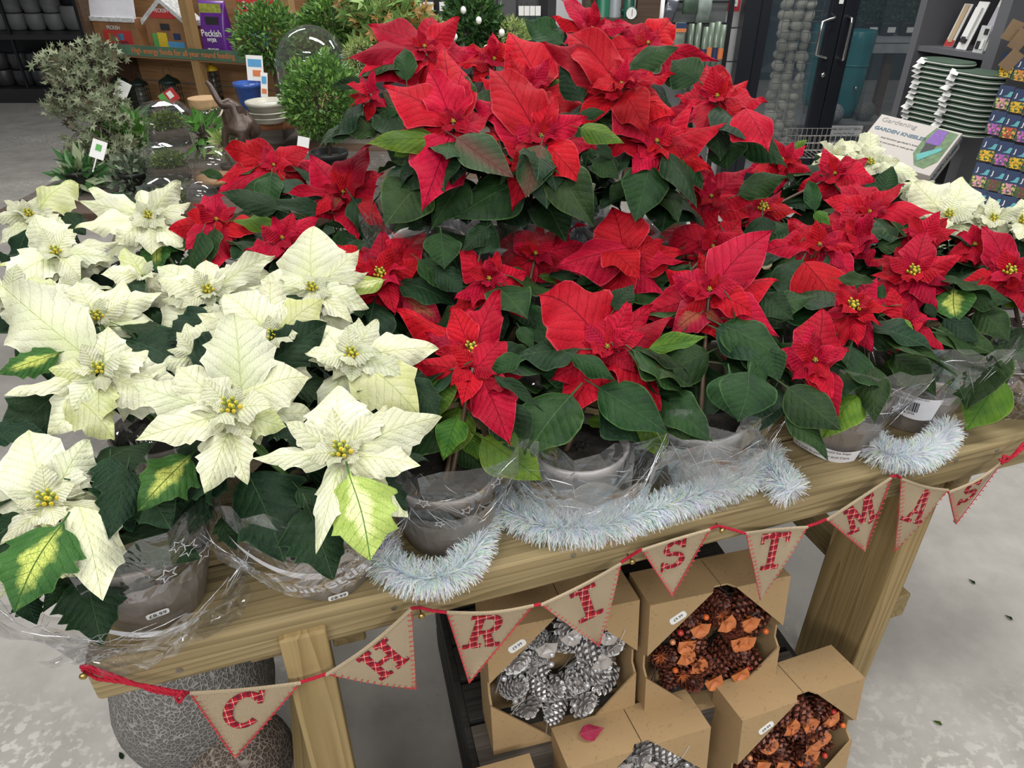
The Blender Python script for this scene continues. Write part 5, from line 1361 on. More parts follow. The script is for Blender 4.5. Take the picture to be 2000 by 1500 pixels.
def tinsel(pxs, rad, dens, label, seed, z=ZT + 0.030):
    pts = [Pz(q[0], q[1], q[2] if len(q) > 2 else z) for q in pxs]
    # Catmull-Rom
    fine = []
    ext = [pts[0] * 2 - pts[1]] + pts + [pts[-1] * 2 - pts[-2]]
    for i in range(1, len(ext) - 2):
        for k in range(10):
            t = k / 10; a, b, c, d = ext[i - 1:i + 3]
            fine.append(0.5 * ((2 * b) + (c - a) * t + (2 * a - 5 * b + 4 * c - d) * t * t + (3 * b - 3 * c + d - a) * t ** 3))
    fine.append(pts[-1])
    org = sum(fine, V()) / len(fine); org.z = ZT
    e = thing('tinsel_garland', label, 'tinsel', org, 0, 'white tinsel garlands')
    m = MB(); m.tube([p - org for p in fine], 0.0018, 6); m.build('core', plain('tinsel_core', (0.6, 0.62, 0.62), 0.5), e)
    r = random.Random(seed); vs, fs = [], []
    L = [0]
    for i in range(1, len(fine)): L.append(L[-1] + (fine[i] - fine[i - 1]).length)
    n = int(L[-1] * dens)
    for k in range(n):
        s = r.uniform(0, L[-1]); i = max(0, min(len(L) - 2, next((j for j in range(len(L) - 1) if L[j + 1] >= s), 0)))
        c = fine[i].lerp(fine[i + 1], (s - L[i]) / max(1e-6, L[i + 1] - L[i])) - org
        T = (fine[i + 1] - fine[i]).normalized()
        d = V((r.gauss(0, 1), r.gauss(0, 1), r.gauss(0, 1))); d = (d - T * d.dot(T)); d.normalize(); d = (d + T * r.uniform(-.5, .5)).normalized()
        ln = rad * r.uniform(0.72, 1.12); w_ = r.uniform(0.0004, 0.0008)
        sd = d.cross(V((r.uniform(-1, 1), r.uniform(-1, 1), r.uniform(-1, 1)))).normalized() * w_
        droop = V((r.uniform(-.2, .2), r.uniform(-.2, .2), -0.25)) * ln * 0.25
        p1 = c + d * ln * 0.55; p2 = c + d * ln + droop
        if p2.z < 0.0015 and p2.dot(TN) > -(org - T0).dot(TN): p2.z = 0.0015 + r.uniform(0, .004)
        if p1.z < 0.001: p1.z = 0.001
        b = len(vs); vs += [c - sd, c + sd, p1 + sd, p1 - sd, p2 + sd * .8, p2 - sd * .8]
        fs += [(b, b + 1, b + 2, b + 3), (b + 3, b + 2, b + 4, b + 5)]
    m = MB(); m.add(vs, fs); o = m.build('strands', M_TIN, e); o['kind'] = 'stuff'
tinsel([(742, 1060), (752, 1098), (790, 1122), (840, 1130), (888, 1118), (922, 1082), (938, 1040), (960, 982), (1000, 1000), (1046, 1022), (1100, 1032), (1160, 1030), (1220, 1016), (1280, 995), (1340, 976), (1400, 955), (1452, 934), (1492, 914), (1522, 926), (1550, 958, ZT + .03)], 0.032, 17000, 'long white iridescent tinsel garland winding along the front edge of the bench', 3)
tinsel([(1508, 880), (1500, 905), (1515, 935), (1540, 958)], 0.033, 9000, 'short end of white tinsel standing up beside the second clear sleeve', 6)
tinsel([(1702, 858), (1722, 882), (1760, 890), (1800, 886), (1835, 862), (1848, 836)], 0.034, 17000, 'short white tinsel garland in front of the sleeve with the barcode', 4)

# riser under the top tier
t0_, t1_, n0_, n1_ = 0.50, 1.24, 0.52, 1.12
ris = thing('display_riser', 'black metal riser table hidden under the raised red poinsettias', 'stand', T0 + V((0, 0, ZT)), TA)
m = MB(); m.box(((t0_ + t1_) / 2, (n0_ + n1_) / 2, TIER - 0.006), (t1_ - t0_, n1_ - n0_, 0.010)); m.build('shelf_top', M_BLACKP, ris)
for x in (t0_ + 0.015, t1_ - 0.015):
    for y in (n0_ + 0.015, n1_ - 0.015):
        m = MB(); m.box((x, y, (TIER - 0.011) / 2), (0.016, 0.016, TIER - 0.011)); m.build('leg', M_BLACK, ris)

# fallen bract on the lower box
pb = Pz(1152, 1432, zb2 + 0.003)
fe = bpy.data.objects.new('fallen_bract', leaf_me('bract', leaf_mat('pink_bract', (0.50, 0.03, 0.10), (0.42, 0.02, 0.07), (0.70, 0.35, 0.40), (0.6, 0.2, 0.25), vs=0.8, hv=0.0), 3)); COL.objects.link(fe)
fe.matrix_world = frame_mtx(pb - bx * 0.02 + V((0, 0, .003)), bx + V((0, 0, 0.05)), V((0, -0.4, 1))) @ Matrix.Diagonal((0.05, 0.03, 0.05, 1))
tag(fe, 'small pink fallen bract lying on the front cardboard box', 'leaf')

# ------------------------------------------------------------------ foliage helper for the plants behind
def fol_mat(name, a, b, c=None, rough=0.4):
    if name in MATS: return MATS[name]
    m, t, out = nt(name); g = G(t)
    ri = g.n('ShaderNodeNewGeometry').outputs['Random Per Island']
    col = g.mix(ri, a, b)
    if c: col = g.mix(g.m('GREATER_THAN', g.m('FRACT', g.m('MULTIPLY', ri, 13.7)), 0.8), col, c)
    bs = g.bsdf(col, rough, 0, None, 0.4); tr = g.n('ShaderNodeBsdfTranslucent'); g.l(col, tr.inputs[0])
    mx = g.n('ShaderNodeMixShader'); mx.inputs[0].default_value = 0.15
    g.l(bs.outputs[0], mx.inputs[1]); g.l(tr.outputs[0], mx.inputs[2]); g.l(mx.outputs[0], out.inputs[0]); MATS[name] = m; return m
F_BOX = fol_mat('small_green_leaves', (0.05, 0.13, 0.03), (0.13, 0.26, 0.06), (0.20, 0.36, 0.08), 0.3)
F_DK = fol_mat('dark_shrub_leaves', (0.02, 0.06, 0.02), (0.05, 0.12, 0.035), (0.10, 0.20, 0.05))
F_IVY = fol_mat('grey_green_ivy_leaves', (0.16, 0.20, 0.11), (0.36, 0.40, 0.26), (0.10, 0.09, 0.05), 0.6)
F_MAP = fol_mat('maple_leaves', (0.12, 0.24, 0.06), (0.30, 0.42, 0.14), (0.34, 0.20, 0.06), 0.5)
F_HEA = fol_mat('heather_foliage', (0.16, 0.26, 0.06), (0.34, 0.44, 0.14), (0.5, 0.52, 0.25), 0.6)
F_OUT = fol_mat('outdoor_leaves', (0.015, 0.045, 0.02), (0.05, 0.11, 0.05), (0.10, 0.14, 0.08))
def foliage(m, c, rad, n, ls, r, asp=0.5, shell=0.55, spikes=1):
    c = V(c)
    for k in range(n):
        d = V((r.gauss(0, 1), r.gauss(0, 1), r.gauss(0, 1))).normalized()
        q = r.uniform(shell, 1.0) ** 0.7 * (1 + 0.12 * math.sin(d.x * 7 + c.x * 9) * math.sin(d.z * 6 + 2))
        p = c + V((d.x * rad[0], d.y * rad[1], d.z * rad[2])) * q
        ax = (d + V((r.gauss(0, .6), r.gauss(0, .6), r.gauss(0.25, .6)))).normalized()
        sd = ax.cross(V((r.gauss(0, 1), r.gauss(0, 1), r.gauss(0, 1)))).normalized(); up = ax.cross(sd)
        L = ls * r.uniform(0.7, 1.3); w_ = L * asp * 0.5
        if spikes == 1:
            m.add([p, p + ax * L * .45 + sd * w_ + up * w_ * .35, p + ax * L, p + ax * L * .45 - sd * w_ + up * w_ * .35, p + ax * L * .5], [(0, 1, 4), (1, 2, 4), (2, 3, 4), (3, 0, 4)])
        else:            # star / palmate leaf
            vs = [p]; fs = []
            for j in range(11):
                a = (j / 10 - 0.5) * 4.2; rr = L * (1.0 if j % 2 == 0 else 0.42) * (1 - 0.25 * abs(j - 5) / 5)
                vs.append(p + (ax * math.cos(a) + sd * math.sin(a)) * rr + up * abs(math.sin(a)) * L * 0.1)
            m.add(vs, [(0, j, j + 1) for j in range(1, 11)])
def twigs(m, base, c, rad, n, r, th=0.003):
    base = V(base); c = V(c)
    for k in range(n):
        d = V((r.gauss(0, 1), r.gauss(0, 1), r.gauss(0, 1))).normalized()
        e = c + V((d.x * rad[0], d.y * rad[1], d.z * rad[2])) * r.uniform(.5, .95)
        mid = base.lerp(e, 0.5) + V((r.uniform(-.02, .02), r.uniform(-.02, .02), 0.01))
        m.tube([base, mid, e], [th, th * .7, th * .35], 5, False)
def potmesh(r0, r1, h, n=28): 
    m = MB(); m.lathe([(r0 * .96, 0), (r0, 0.004), (r1 * .97, h * .82), (r1 * 1.04, h * .84), (r1 * 1.05, h), (r1 * .93, h), (r1 * .88, h * .8), (0.001, h * .8)], n); return m

# second table behind, holding the terrariums and shrubs
ZB = 0.85
tb = thing('plant_table', 'rough timber table behind the bench holding glass jars, elephant and clipped shrubs', 'table', (-0.80, 3.15, 0), 0)
for i in range(11):
    m = MB(); m.box((0.03, -0.72 + i * 0.145, ZB - 0.02), (2.0, 0.138, 0.04)); m.build('plank', M_WOODG if i % 3 else M_WOODB, tb, bevel=0.003)
for x in (-0.9, 0.95):
    for y in (-0.7, 0.68):
        m = MB(); m.box((x, y, (ZB - 0.04) / 2), (0.08, 0.08, ZB - 0.04)); m.build('leg', M_WOODG, tb)
def on(px, py, z=ZB): return Pz(px, py, z)
def at_depth(px, zc, z=ZB):
    """floor point on the table under image column px at camera depth zc"""
    # solve for y so that depth matches: walk the ray family
    lo, hi = -200.0, 1400.0
    for _ in range(50):
        mid = (lo + hi) / 2; q = Pz(px, mid, z) if ray(px, mid).z < 0 else None
        if q is None or depth_of(q) > zc: lo = mid
        else: hi = mid
    return Pz(px, hi, z)
def shrub(name, px, py, rpx, zc, label, mat, n, ls, pot=None, r0=0.08, trunk=True, asp=0.5, spikes=1, sq=(1, 1, 1), shell=0.5, cat='potted plant', extra=None, group=None, zb=ZB):
    c = P(px, py, zc); rad = rpx * zc / FPX
    base = V((c.x, c.y, zb)); r = random.Random(hash_(label))
    e = thing(name, label, cat, base, 0, group)
    lc = c - base
    ph = r0 * 1.5
    if pot is not None: potmesh(r0 * 0.75, r0, ph).build('pot', pot, e, True)
    m = MB(); foliage(m, lc, (rad * sq[0], rad * sq[1], rad * sq[2]), n, ls, r, asp, shell, spikes)
    for q in (extra or []):
        cc = P(q[0], q[1], q[3] if len(q) > 3 else zc) - base; rr = q[2] * zc / FPX
        foliage(m, cc, (rr, rr, rr), int(n * (q[2] / rpx) ** 2), ls, r, asp, shell, spikes)
    o = m.build('foliage', mat, e); o['kind'] = 'stuff'
    m = MB()
    top = lc - V((0, 0, rad * sq[2] * 0.55))
    m.tube([V((0, 0, ph * .8 if pot is not None else 0)), V((0.008, 0, top.z * .5)), top], [0.009, 0.008, 0.006], 8)
    twigs(m, top, lc, (rad * sq[0], rad * sq[1], rad * sq[2]), 26, r)
    for q in (extra or []):
        cc = P(q[0], q[1], q[3] if len(q) > 3 else zc) - base; rr = q[2] * zc / FPX
        twigs(m, top * 0.6, cc, (rr, rr, rr), 10, r, 0.0022)
    m.build('trunk', M_BARK, e, True)
    return e
M_BLUEG = plain('blue_glazed_pot', (0.04, 0.10, 0.36), 0.2, 0, 0.2, 40)
M_TERRA = plain('terracotta', (0.46, 0.20, 0.10), 0.75, 0, 0.12, 15)
M_CREAMG = plain('cream_glazed_pot', (0.46, 0.45, 0.38), 0.3, 0, 0.12, 15)
M_NURS = plain('black_nursery_pot', (0.02, 0.02, 0.02), 0.5)
shrub('ivy_shrub', 160, 150, 62, 2.75, 'tall loose grey-green ivy plant at the left, beside the dark pot shelves', F_IVY, 290, 0.025, M_NURS, 0.07, asp=0.8, spikes=2, shell=0.05, extra=[(110, 130, 40), (205, 225, 60), (250, 300, 45), (175, 300, 50), (120, 210, 34), (285, 345, 34), (200, 110, 40)])
shrub('leafy_houseplant', 265, 285, 40, 2.85, 'bright green strap-leaved plant behind the glass moss jars', fol_mat('glossy_strap_leaves', (0.04, 0.13, 0.02), (0.10, 0.25, 0.04)), 110, 0.10, M_NURS, 0.05, asp=0.30, shell=0.1)
shrub('leafy_houseplant', 155, 345, 34, 2.62, 'low dark green rosette plant at the left table edge under the ivy', fol_mat('rosette_leaves', (0.03, 0.10, 0.03), (0.08, 0.20, 0.06), (0.35, 0.42, 0.25)), 120, 0.07, M_NURS, 0.05, asp=0.35, shell=0.1)
shrub('leafy_houseplant', 262, 345, 42, 2.6, 'dark small-leaved plant with silvery veins, left of the moss jars', fol_mat('silvery_leaves', (0.06, 0.10, 0.06), (0.22, 0.26, 0.18)), 300, 0.03, M_NURS, 0.05, asp=0.7, shell=0.1)
shrub('leafy_houseplant', 395, 255, 28, 3.0, 'small bright green succulent between the moss jar and the elephant', fol_mat('fresh_green_leaves', (0.08, 0.24, 0.04), (0.16, 0.38, 0.08)), 60, 0.09, M_NURS, 0.04, asp=0.3, shell=0.1)
shrub('leafy_houseplant', 437, 283, 20, 2.75, 'tiny air plant at the foot of the elephant', F_HEA, 60, 0.05, M_NURS, 0.03, asp=0.25, shell=0.1)
e1 = shrub('clipped_topiary', 522, 72, 66, 3.35, 'upper round topiary with dark foliage standing in a blue glazed pot', F_BOX, 3000, 0.028, None, asp=0.42, sq=(1, 1, .95), shell=0.35)
# its pot on a little plinth
def glazed(name, px, py, zc, r1, h, mat, label, cat='pot', rings=0):
    c = P(px, py, zc); base = V((c.x, c.y, c.z)); e = thing(name, label, cat, base)
    potmesh(r1 * 0.72, r1, h).build('body', mat, e, True)
    for k in range(rings):
        m = MB(); m.lathe([(r1 * (0.98 + .0), h * (.25 + .25 * k)), (r1 * 1.06, h * (.28 + .25 * k)), (r1 * .98, h * (.31 + .25 * k))], 28, cap=False); m.build('rim', mat, e, True)
    return e
bp = on(528, 262); hstand = P(490, 212, 3.3).z
st = thing('pot_plinth', 'weathered timber block under the blue pot', 'stand', (P(492, 212, 3.32).x, P(492, 212, 3.32).y, ZB))
m = MB(); m.box((0.02, 0.02, (hstand - ZB) / 2 - .002), (0.26, 0.2, hstand - ZB - 0.004)); m.build('block', M_WOODG, st)
glazed('glazed_pot', 492, 212, 3.30, 0.062, 0.115, M_BLUEG, 'small blue ribbed glazed pot under the upper topiary')
glazed('planter_bowl', 528, 238, 3.0, 0.085, 0.085, M_CREAMG, 'shallow cream glazed bowl beside the blue pot', rings=2)
e2 = shrub('clipped_topiary', 628, 192, 78, 2.62, 'large round clipped shrub with small glossy leaves in front of the glass dome', F_BOX, 4200, 0.022, M_NURS, 0.07, asp=0.5, shell=0.45, sq=(1, 1, 1.0))
shrub('leafy_shrub', 650, 55, 62, 3.5, 'bushy green shrub at the back behind the glass dome', F_BOX, 2600, 0.034, M_NURS, 0.1, asp=0.45, extra=[(620, 95, 40), (690, 100, 38)])
shrub('maple_shrub', 750, 40, 62, 3.3, 'small maple with lobed green and yellow leaves behind the top tier', F_MAP, 300, 0.060, M_NURS, 0.1, spikes=2, shell=0.2, extra=[(720, 95, 36), (800, 50, 45), (700, 10, 40)])
shrub('heather_plant', 845, 75, 36, 3.4, 'pale yellow-green heather behind the top tier, left of the white-flowered one', F_HEA, 1600, 0.022, M_NURS, 0.06, asp=0.25, extra=[(825, 50, 24), (1005, 70, 30)])
e3 = shrub('flowering_shrub', 925, 50, 52, 3.45, 'dark leafy shrub with white blooms behind the top tier', F_DK, 900, 0.05, M_NURS, 0.08, asp=0.4, extra=[(905, 20, 30), (960, 70, 30)])
wb_ = MB(); wb_.ball((0, 0, 0), 0.014, 10, 7, (1, 1, 1.2)); wbm = wb_.mesh('bloom', plain('white_bloom', (0.82, 0.80, 0.76), 0.6), True)
for px, py in [(980, 64), (888, 72), (935, 40), (950, 95), (905, 20)]:
    o = place(wbm, 'bloom', e3, loc=P(px, py, 3.3) - V(e3.location))
pkm = MB(); rr_ = random.Random(3); foliage(pkm, (0, 0, 0), (0.2, .08, .05), 60, 0.03, rr_, .4, 0.2)
shrub('heather_plant', 700, 110, 30, 3.2, 'small green heather between the glass dome and the red bracts', F_HEA, 700, 0.02, M_NURS, 0.05, asp=0.25)

# glass moss jars
M_MOSS = plain('moss', (0.10, 0.14, 0.035), 0.95, 0, 0.6, 60, 0.006)
M_EARTH = plain('dark_soil_layer', (0.04, 0.03, 0.02), 0.95, 0, 0.4, 60, 0.004)
def rrect(w_, d_, c, n=5):
    out = []
    for cx, cy, a0 in ((w_ / 2 - c, d_ / 2 - c, 0), (-w_ / 2 + c, d_ / 2 - c, 90), (-w_ / 2 + c, -d_ / 2 + c, 180), (w_ / 2 - c, -d_ / 2 + c, 270)):
        for k in range(n): a = math.radians(a0 + 90 * k / (n - 1)); out.append((cx + c * math.cos(a), cy + c * math.sin(a)))
    return out
def loft(m, secs, cap=True):
    n = len(secs[0][0]); b = len(m.v)
    vs = [V((x, y, z)) for poly, z in secs for x, y in poly]
    fs = [(i * n + k, i * n + (k + 1) % n, (i + 1) * n + (k + 1) % n, (i + 1) * n + k) for i in range(len(secs) - 1) for k in range(n)]
    if cap: fs += [tuple(range(n))[::-1], tuple(range((len(secs) - 1) * n, len(secs) * n))]
    m.add(vs, fs)
def moss_jar(px, py, zc, w_, h, label, rz):
    c = P(px, py, zc); e = thing('moss_jar', label, 'jar', c, rz, 'glass moss jars')
    m = MB(); secs = []
    for k in range(15):
        t = k / 14; s = 1 - 0.08 * t + (0.03 if k % 2 else 0)
        secs.append((rrect(w_ * s, w_ * .9 * s, w_ * .18), h * 0.72 * t))
    secs += [(rrect(w_ * 1.10, w_, w_ * .2), h * .74), (rrect(w_ * 1.10, w_, w_ * .2), h * .80), (rrect(w_ * .8, w_ * .7, w_ * .18), h * .94), (rrect(w_ * .35, w_ * .3, w_ * .12), h)]
    loft(m, secs); m.build('glass', M_GLASS, e, False)
    m = MB(); loft(m, [(rrect(w_ * .90, w_ * .80, w_ * .16), 0.004), (rrect(w_ * .84, w_ * .76, w_ * .16), h * .38)]); m.build('soil', M_EARTH, e, True)
    m = MB(); r = random.Random(int(px)); foliage(m, (0, 0, h * .5), (w_ * .40, w_ * .36, h * .24), 1300, 0.016, r, 0.35, 0.05); o = m.build('moss', fol_mat('moss_tufts', (0.05, 0.09, 0.015), (0.15, 0.21, 0.04)), e); o['kind'] = 'stuff'
    return e
zj = 2.52
moss_jar(338, 425, zj, 0.145, 0.145, 'bottom glass moss jar of the leaning stack, mostly hidden by white bracts', 0.2)
moss_jar(337, 352, zj + .03, 0.145, 0.135, 'middle ribbed glass moss jar in the stack of three', 0.35)
moss_jar(335, 282, zj + .06, 0.150, 0.150, 'topmost ribbed glass jar with green moss, above two others', 0.5)
# domes, cork jar
def dome(px, py, zc, r1, h, label):
    c = P(px, py, zc); e = thing('glass_dome', label, 'glass dome', c)
    m = MB(); m.lathe([(r1, 0), (r1 * 1.0, h - r1)] + [(r1 * math.cos(a), h - r1 + r1 * math.sin(a)) for a in [PI / 2 * k / 10 for k in range(1, 10)]] + [(0.002, h)], 36, cap=False)
    m.build('glass', M_GLASS, e, True)
    m = MB(); m.lathe([(r1 * 1.06, -0.012), (r1 * 1.06, 0.0), (r1 * .98, 0.002)], 36); m.build('base', M_WOODS, e, True)
    return e
dome(620, 195, 3.15, 0.155, 0.30, 'large clear glass cloche dome behind the round clipped shrub')
dome(425, 345, 2.62, 0.075, 0.115, 'small clear glass dome in front of the elephant')
dome(405, 425, 2.50, 0.055, 0.13, 'little glass vase with twine beside the bottom moss jar')
c = P(412, 262, 3.05); cj = thing('cork_jar', 'glass storage jar with cork lid behind the moss jars', 'jar', c)
m = MB(); m.lathe([(0.062, 0), (0.066, 0.006), (0.066, 0.10), (0.058, 0.115)], 32); m.build('glass', M_GLASS, cj, True)
m = MB(); m.lathe([(0.058, 0.108), (0.062, 0.118), (0.064, 0.145), (0.062, 0.148)], 32); m.build('cork_lid', plain('cork', (0.42, 0.27, 0.14), 0.8, 0, 0.15, 60), cj)
# terracotta pots lying stacked
tpt = thing('terracotta_pot_stack', 'short stack of nested terracotta pots lying on their side behind the elephant', 'pot', P(540, 262, 3.05))
for k in range(4):
    m = potmesh(0.03, 0.042, 0.06, 20); o = m.build('nested_pot', M_TERRA, tpt, True); o.rotation_euler = (0, PI / 2 - 0.2, 0.5); o.location = (-0.06 + k * 0.032, -0.02 + k * 0.016, 0.045)
# elephant with raised trunk, one continuous skin
def elephant():
    c = P(487, 300, 2.78); s = 0.001 * 2.78 / FPX * 1000 * 1.0    # metres per photo px
    def q(x, y, d=0): return V(((x - 487) * s, d, (300 - y) * s * 0.98))
    e = thing('elephant_figure', 'dark brown sitting elephant ornament with raised trunk', 'ornament', c)
    V_ = [(q(470, 262), 24), (q(482, 236), 25), (q(474, 212), 15), (q(466, 204, -.01), 13.5), (q(456, 208, -.02), 8), (q(450, 196, -.02), 6.5), (q(443, 182, -.01), 6), (q(437, 171, 0), 5), (q(431, 166), 4.2),
          (q(500, 250, .01), 20), (q(506, 272, .01), 17), (q(455, 250, -.035), 8), (q(452, 276, -.04), 6.5), (q(450, 296, -.04), 7), (q(492, 262, -.045), 10), (q(478, 288, -.05), 7), (q(466, 296, -.055), 7), (q(478, 252, .05), 9), (q(470, 280, .05), 7), (q(468, 298, .05), 7)]
    E_ = [(0, 1), (1, 2), (2, 3), (3, 4), (4, 5), (5, 6), (6, 7), (7, 8), (0, 9), (9, 10), (0, 11), (11, 12), (12, 13), (0, 14), (14, 15), (15, 16), (0, 17), (17, 18), (18, 19)]
    me = bpy.data.meshes.new('body'); me.from_pydata([v for v, _ in V_], E_, [])
    o = bpy.data.objects.new('body', me); COL.objects.link(o); o.parent = e
    md = o.modifiers.new('skin', 'SKIN'); md.use_smooth_shade = True
    me.skin_vertices or None
    for i, (v, r_) in enumerate(V_):
        me.skin_vertices[0].data[i].radius = (r_ * s, r_ * s)
    me.skin_vertices[0].data[0].use_root = True
    sb = o.modifiers.new('sub', 'SUBSURF'); sb.levels = 2; sb.render_levels = 2
    M_EL = plain('dark_bronze_resin', (0.065, 0.042, 0.032), 0.35, 0.15, 0.25, 40, 0.002)
    me.materials.append(M_EL)
    for sg, cx, cy in ((-1, 462, 226), (1, 488, 222)):
        m = MB(); vs = []
        for i in range(9):
            for k in range(7):
                u, v = i / 8, k / 6
                w_ = math.sin(PI * (0.1 + 0.9 * u)) * 0.5 + 0.5
                p = q(cx + (3 if sg < 0 else -2) + (v - .5) * 26 * w_ * (1 if sg > 0 else .8), cy - 14 + u * 44, -0.038 if sg < 0 else -0.02)
                vs.append(p + V((0, -0.006 * math.sin(v * PI) + 0.004 * math.sin(v * 9), 0)))
        b = len(vs); vs2 = [x + V((0, 0.005, 0)) for x in vs]
        m.add(vs + vs2, [(i * 7 + k, (i + 1) * 7 + k, (i + 1) * 7 + k + 1, i * 7 + k + 1) for i in range(8) for k in range(6)] + [(b + i * 7 + k, b + i * 7 + k + 1, b + (i + 1) * 7 + k + 1, b + (i + 1) * 7 + k) for i in range(8) for k in range(6)])
        m.build('ear', M_EL, e, True)
    m = MB(); m.tube([q(459, 214, -.035), q(456, 222, -.05), q(450, 226, -.055)], [0.004, 0.0035, 0.0015], 8); m.build('tusk', plain('ivory_resin', (0.5, 0.45, 0.36), 0.4), e, True)
elephant()
# plant labels
def card(name, px, py, zc, w_, h, rot, mat, label, cat='plant label', stripes=(), text=None, tcol=None, grp=None, stick=0.0):
    c = P(px, py, zc); e = thing(name, label, cat, c, 0, grp)
    d = (CAMP - c).normalized()
    fm = frame_mtx(V((0, 0, 0)), V((math.cos(rot), 0, math.sin(rot))), d)
    m = MB(); m.box((0, 0, 0), (w_, h, 0.001)); o = m.build('card', mat, e); o.matrix_local = fm
    for (x, y, sw, sh, mt) in stripes:
        m = MB(); m.box((x * w_, y * h, 0.0009), (sw * w_, sh * h, 0.0008)); m.build('printed_patch', mt, o)
    if text:
        for (x, y, s_, sz) in text: place(text_mesh(s_, sz, 0.0002, tcol or M_INK), 'lettering', o, loc=(x * w_, y * h, 0.0016))
    if stick:
        m = MB(); m.box((0, -h / 2 - stick / 2, 0), (0.004, stick, 0.001)); m.build('stick', M_PAPER, o)
    return e
M_GRN = plain('label_green', (0.10, 0.35, 0.08), 0.5); M_REDL = plain('label_red', (0.45, 0.03, 0.03), 0.5); M_ORG = plain('label_orange', (0.60, 0.17, 0.05), 0.5)
M_NAVY = plain('label_navy', (0.015, 0.035, 0.10), 0.45); M_SKY = plain('label_blue', (0.08, 0.30, 0.55), 0.45)
card('plant_label', 192, 292, 2.55, 0.05, 0.065, -0.35, M_PAPER, 'white plant label with a green leaf print in front of the ivy', stripes=[(0, .1, .4, .35, M_GRN)], stick=0.05)
card('plant_label', 239, 176, 2.9, 0.05, 0.07, -0.5, M_PAPER, 'plain pale label among the ivy, above the strap-leaved plant', stick=0.05)
card('plant_label', 330, 190, 2.85, 0.075, 0.05, 0.5, M_REDL, 'red and green illustrated label tilted behind the moss jar', stripes=[(-.3, 0, .35, 1, M_GRN), (.15, .1, .3, .5, M_PAPER)], stick=0.05)
card('plant_label', 498, 133, 3.2, 0.075, 0.105, -0.05, M_PAPER, 'pale blue and white label under the upper topiary', stripes=[(0, .2, .8, .3, M_SKY), (.1, -.2, .5, .25, M_ORG)])
card('plant_label', 516, 166, 3.1, 0.03, 0.10, -0.1, M_PAPER, 'narrow white label with orange print in front of the blue pot', stripes=[(0, -.25, .7, .2, M_ORG), (0, .2, .7, .3, M_SKY)])
card('plant_label', 592, 282, 2.45, 0.04, 0.05, -0.2, M_PAPER, 'translucent white tag below the large clipped shrub')

# ------------------------------------------------------------------ grey pot shelving, far left
ps = thing('pot_shelving', 'black metal shelving at far left stacked with grey plant pots', 'shelves', (P(20, 200, 8.7).x, P(20, 200, 8.7).y, 0), 0)
pc_ = V(ps.location)
for z, h in ((0.75, 0.05), (0.16, 0.30), (1.36, 0.05)):
    m = MB(); m.box((-0.3, 0.3, z - h / 2), (2.9, 0.66, h)); m.build('shelf', M_BLACKP, ps)
m = MB(); m.box((-0.3, 0.62, 0.8), (2.9, 0.02, 1.6)); m.build('back_panel', M_BLACK, ps)
for x in (-0.75, 0.28, 1.13):
    m = MB(); m.box((x, 0.0, 0.8), (0.03, 0.03, 1.6)); m.build('post', M_BLACK, ps)
M_GREYP = plain('grey_matt_pot', (0.16, 0.165, 0.17), 0.55, 0, 0.08, 10); M_DKP = plain('charcoal_pot', (0.035, 0.036, 0.04), 0.4)
def roundpot(mat, r1, h):
    m = MB(); m.lathe([(r1 * .7, 0), (r1 * .85, h * .08), (r1, h * .5), (r1 * .97, h * .95), (r1 * .93, h), (r1 * .86, h * .96), (r1 * .8, h * .7), (0.001, h * .68)], 28); return m.mesh('pot', mat, True)
pmG, pmD, pmB = roundpot(M_GREYP, .112, .185), roundpot(M_DKP, .112, .185), roundpot(M_GREYP, .16, .27)
def tagm(me, m2): return me
stk = plain('pot_barcode_label', (0.5, 0.52, 0.55), 0.5)
nmrow = [('upper', 0.75, pmG, (-30, 12, 34, 68, 72, 108)), ]
cnt = 0
cols_ = [(-28, 'half out of the picture'), (12, 'at the left edge of the picture'), (35, 'second column from the left'), (72, 'third column'), (110, 'beside the wide bowl')]
xs = [-2, 36, 73, 110]
nam = ['at the left picture edge', 'in the second column', 'in the third column', 'next to the wide bowl']
for i, px in enumerate(xs):
    for lv in range(2):
        b = P(px, 64, 8.75); o = bpy.data.objects.new('grey_pot', pmG); COL.objects.link(o)
        o.location = (b.x, b.y + 0.05, 0.751 + lv * 0.187); tag(o, ('lower' if lv == 0 else 'upper') + ' grey round plant pot on the upper black shelf, ' + nam[i], 'plant pot', 'grey pots on the black shelving')
for i, px in enumerate([8, 46, 82]):
    for lv in range(2):
        b = P(px, 160, 8.75); o = bpy.data.objects.new('charcoal_pot', pmD); COL.objects.link(o)
        o.location = (b.x, b.y + 0.05, 0.161 + lv * 0.187); tag(o, ('lower' if lv == 0 else 'upper') + ' charcoal plant pot on the bottom black shelf, ' + nam[i], 'plant pot', 'charcoal pots on the bottom shelf')
b = P(150, 64, 8.75); o = bpy.data.objects.new('wide_grey_pot', pmB); COL.objects.link(o); o.location = (b.x, b.y + .08, .751); tag(o, 'wide flared grey pot at the right end of the upper black shelf', 'plant pot')

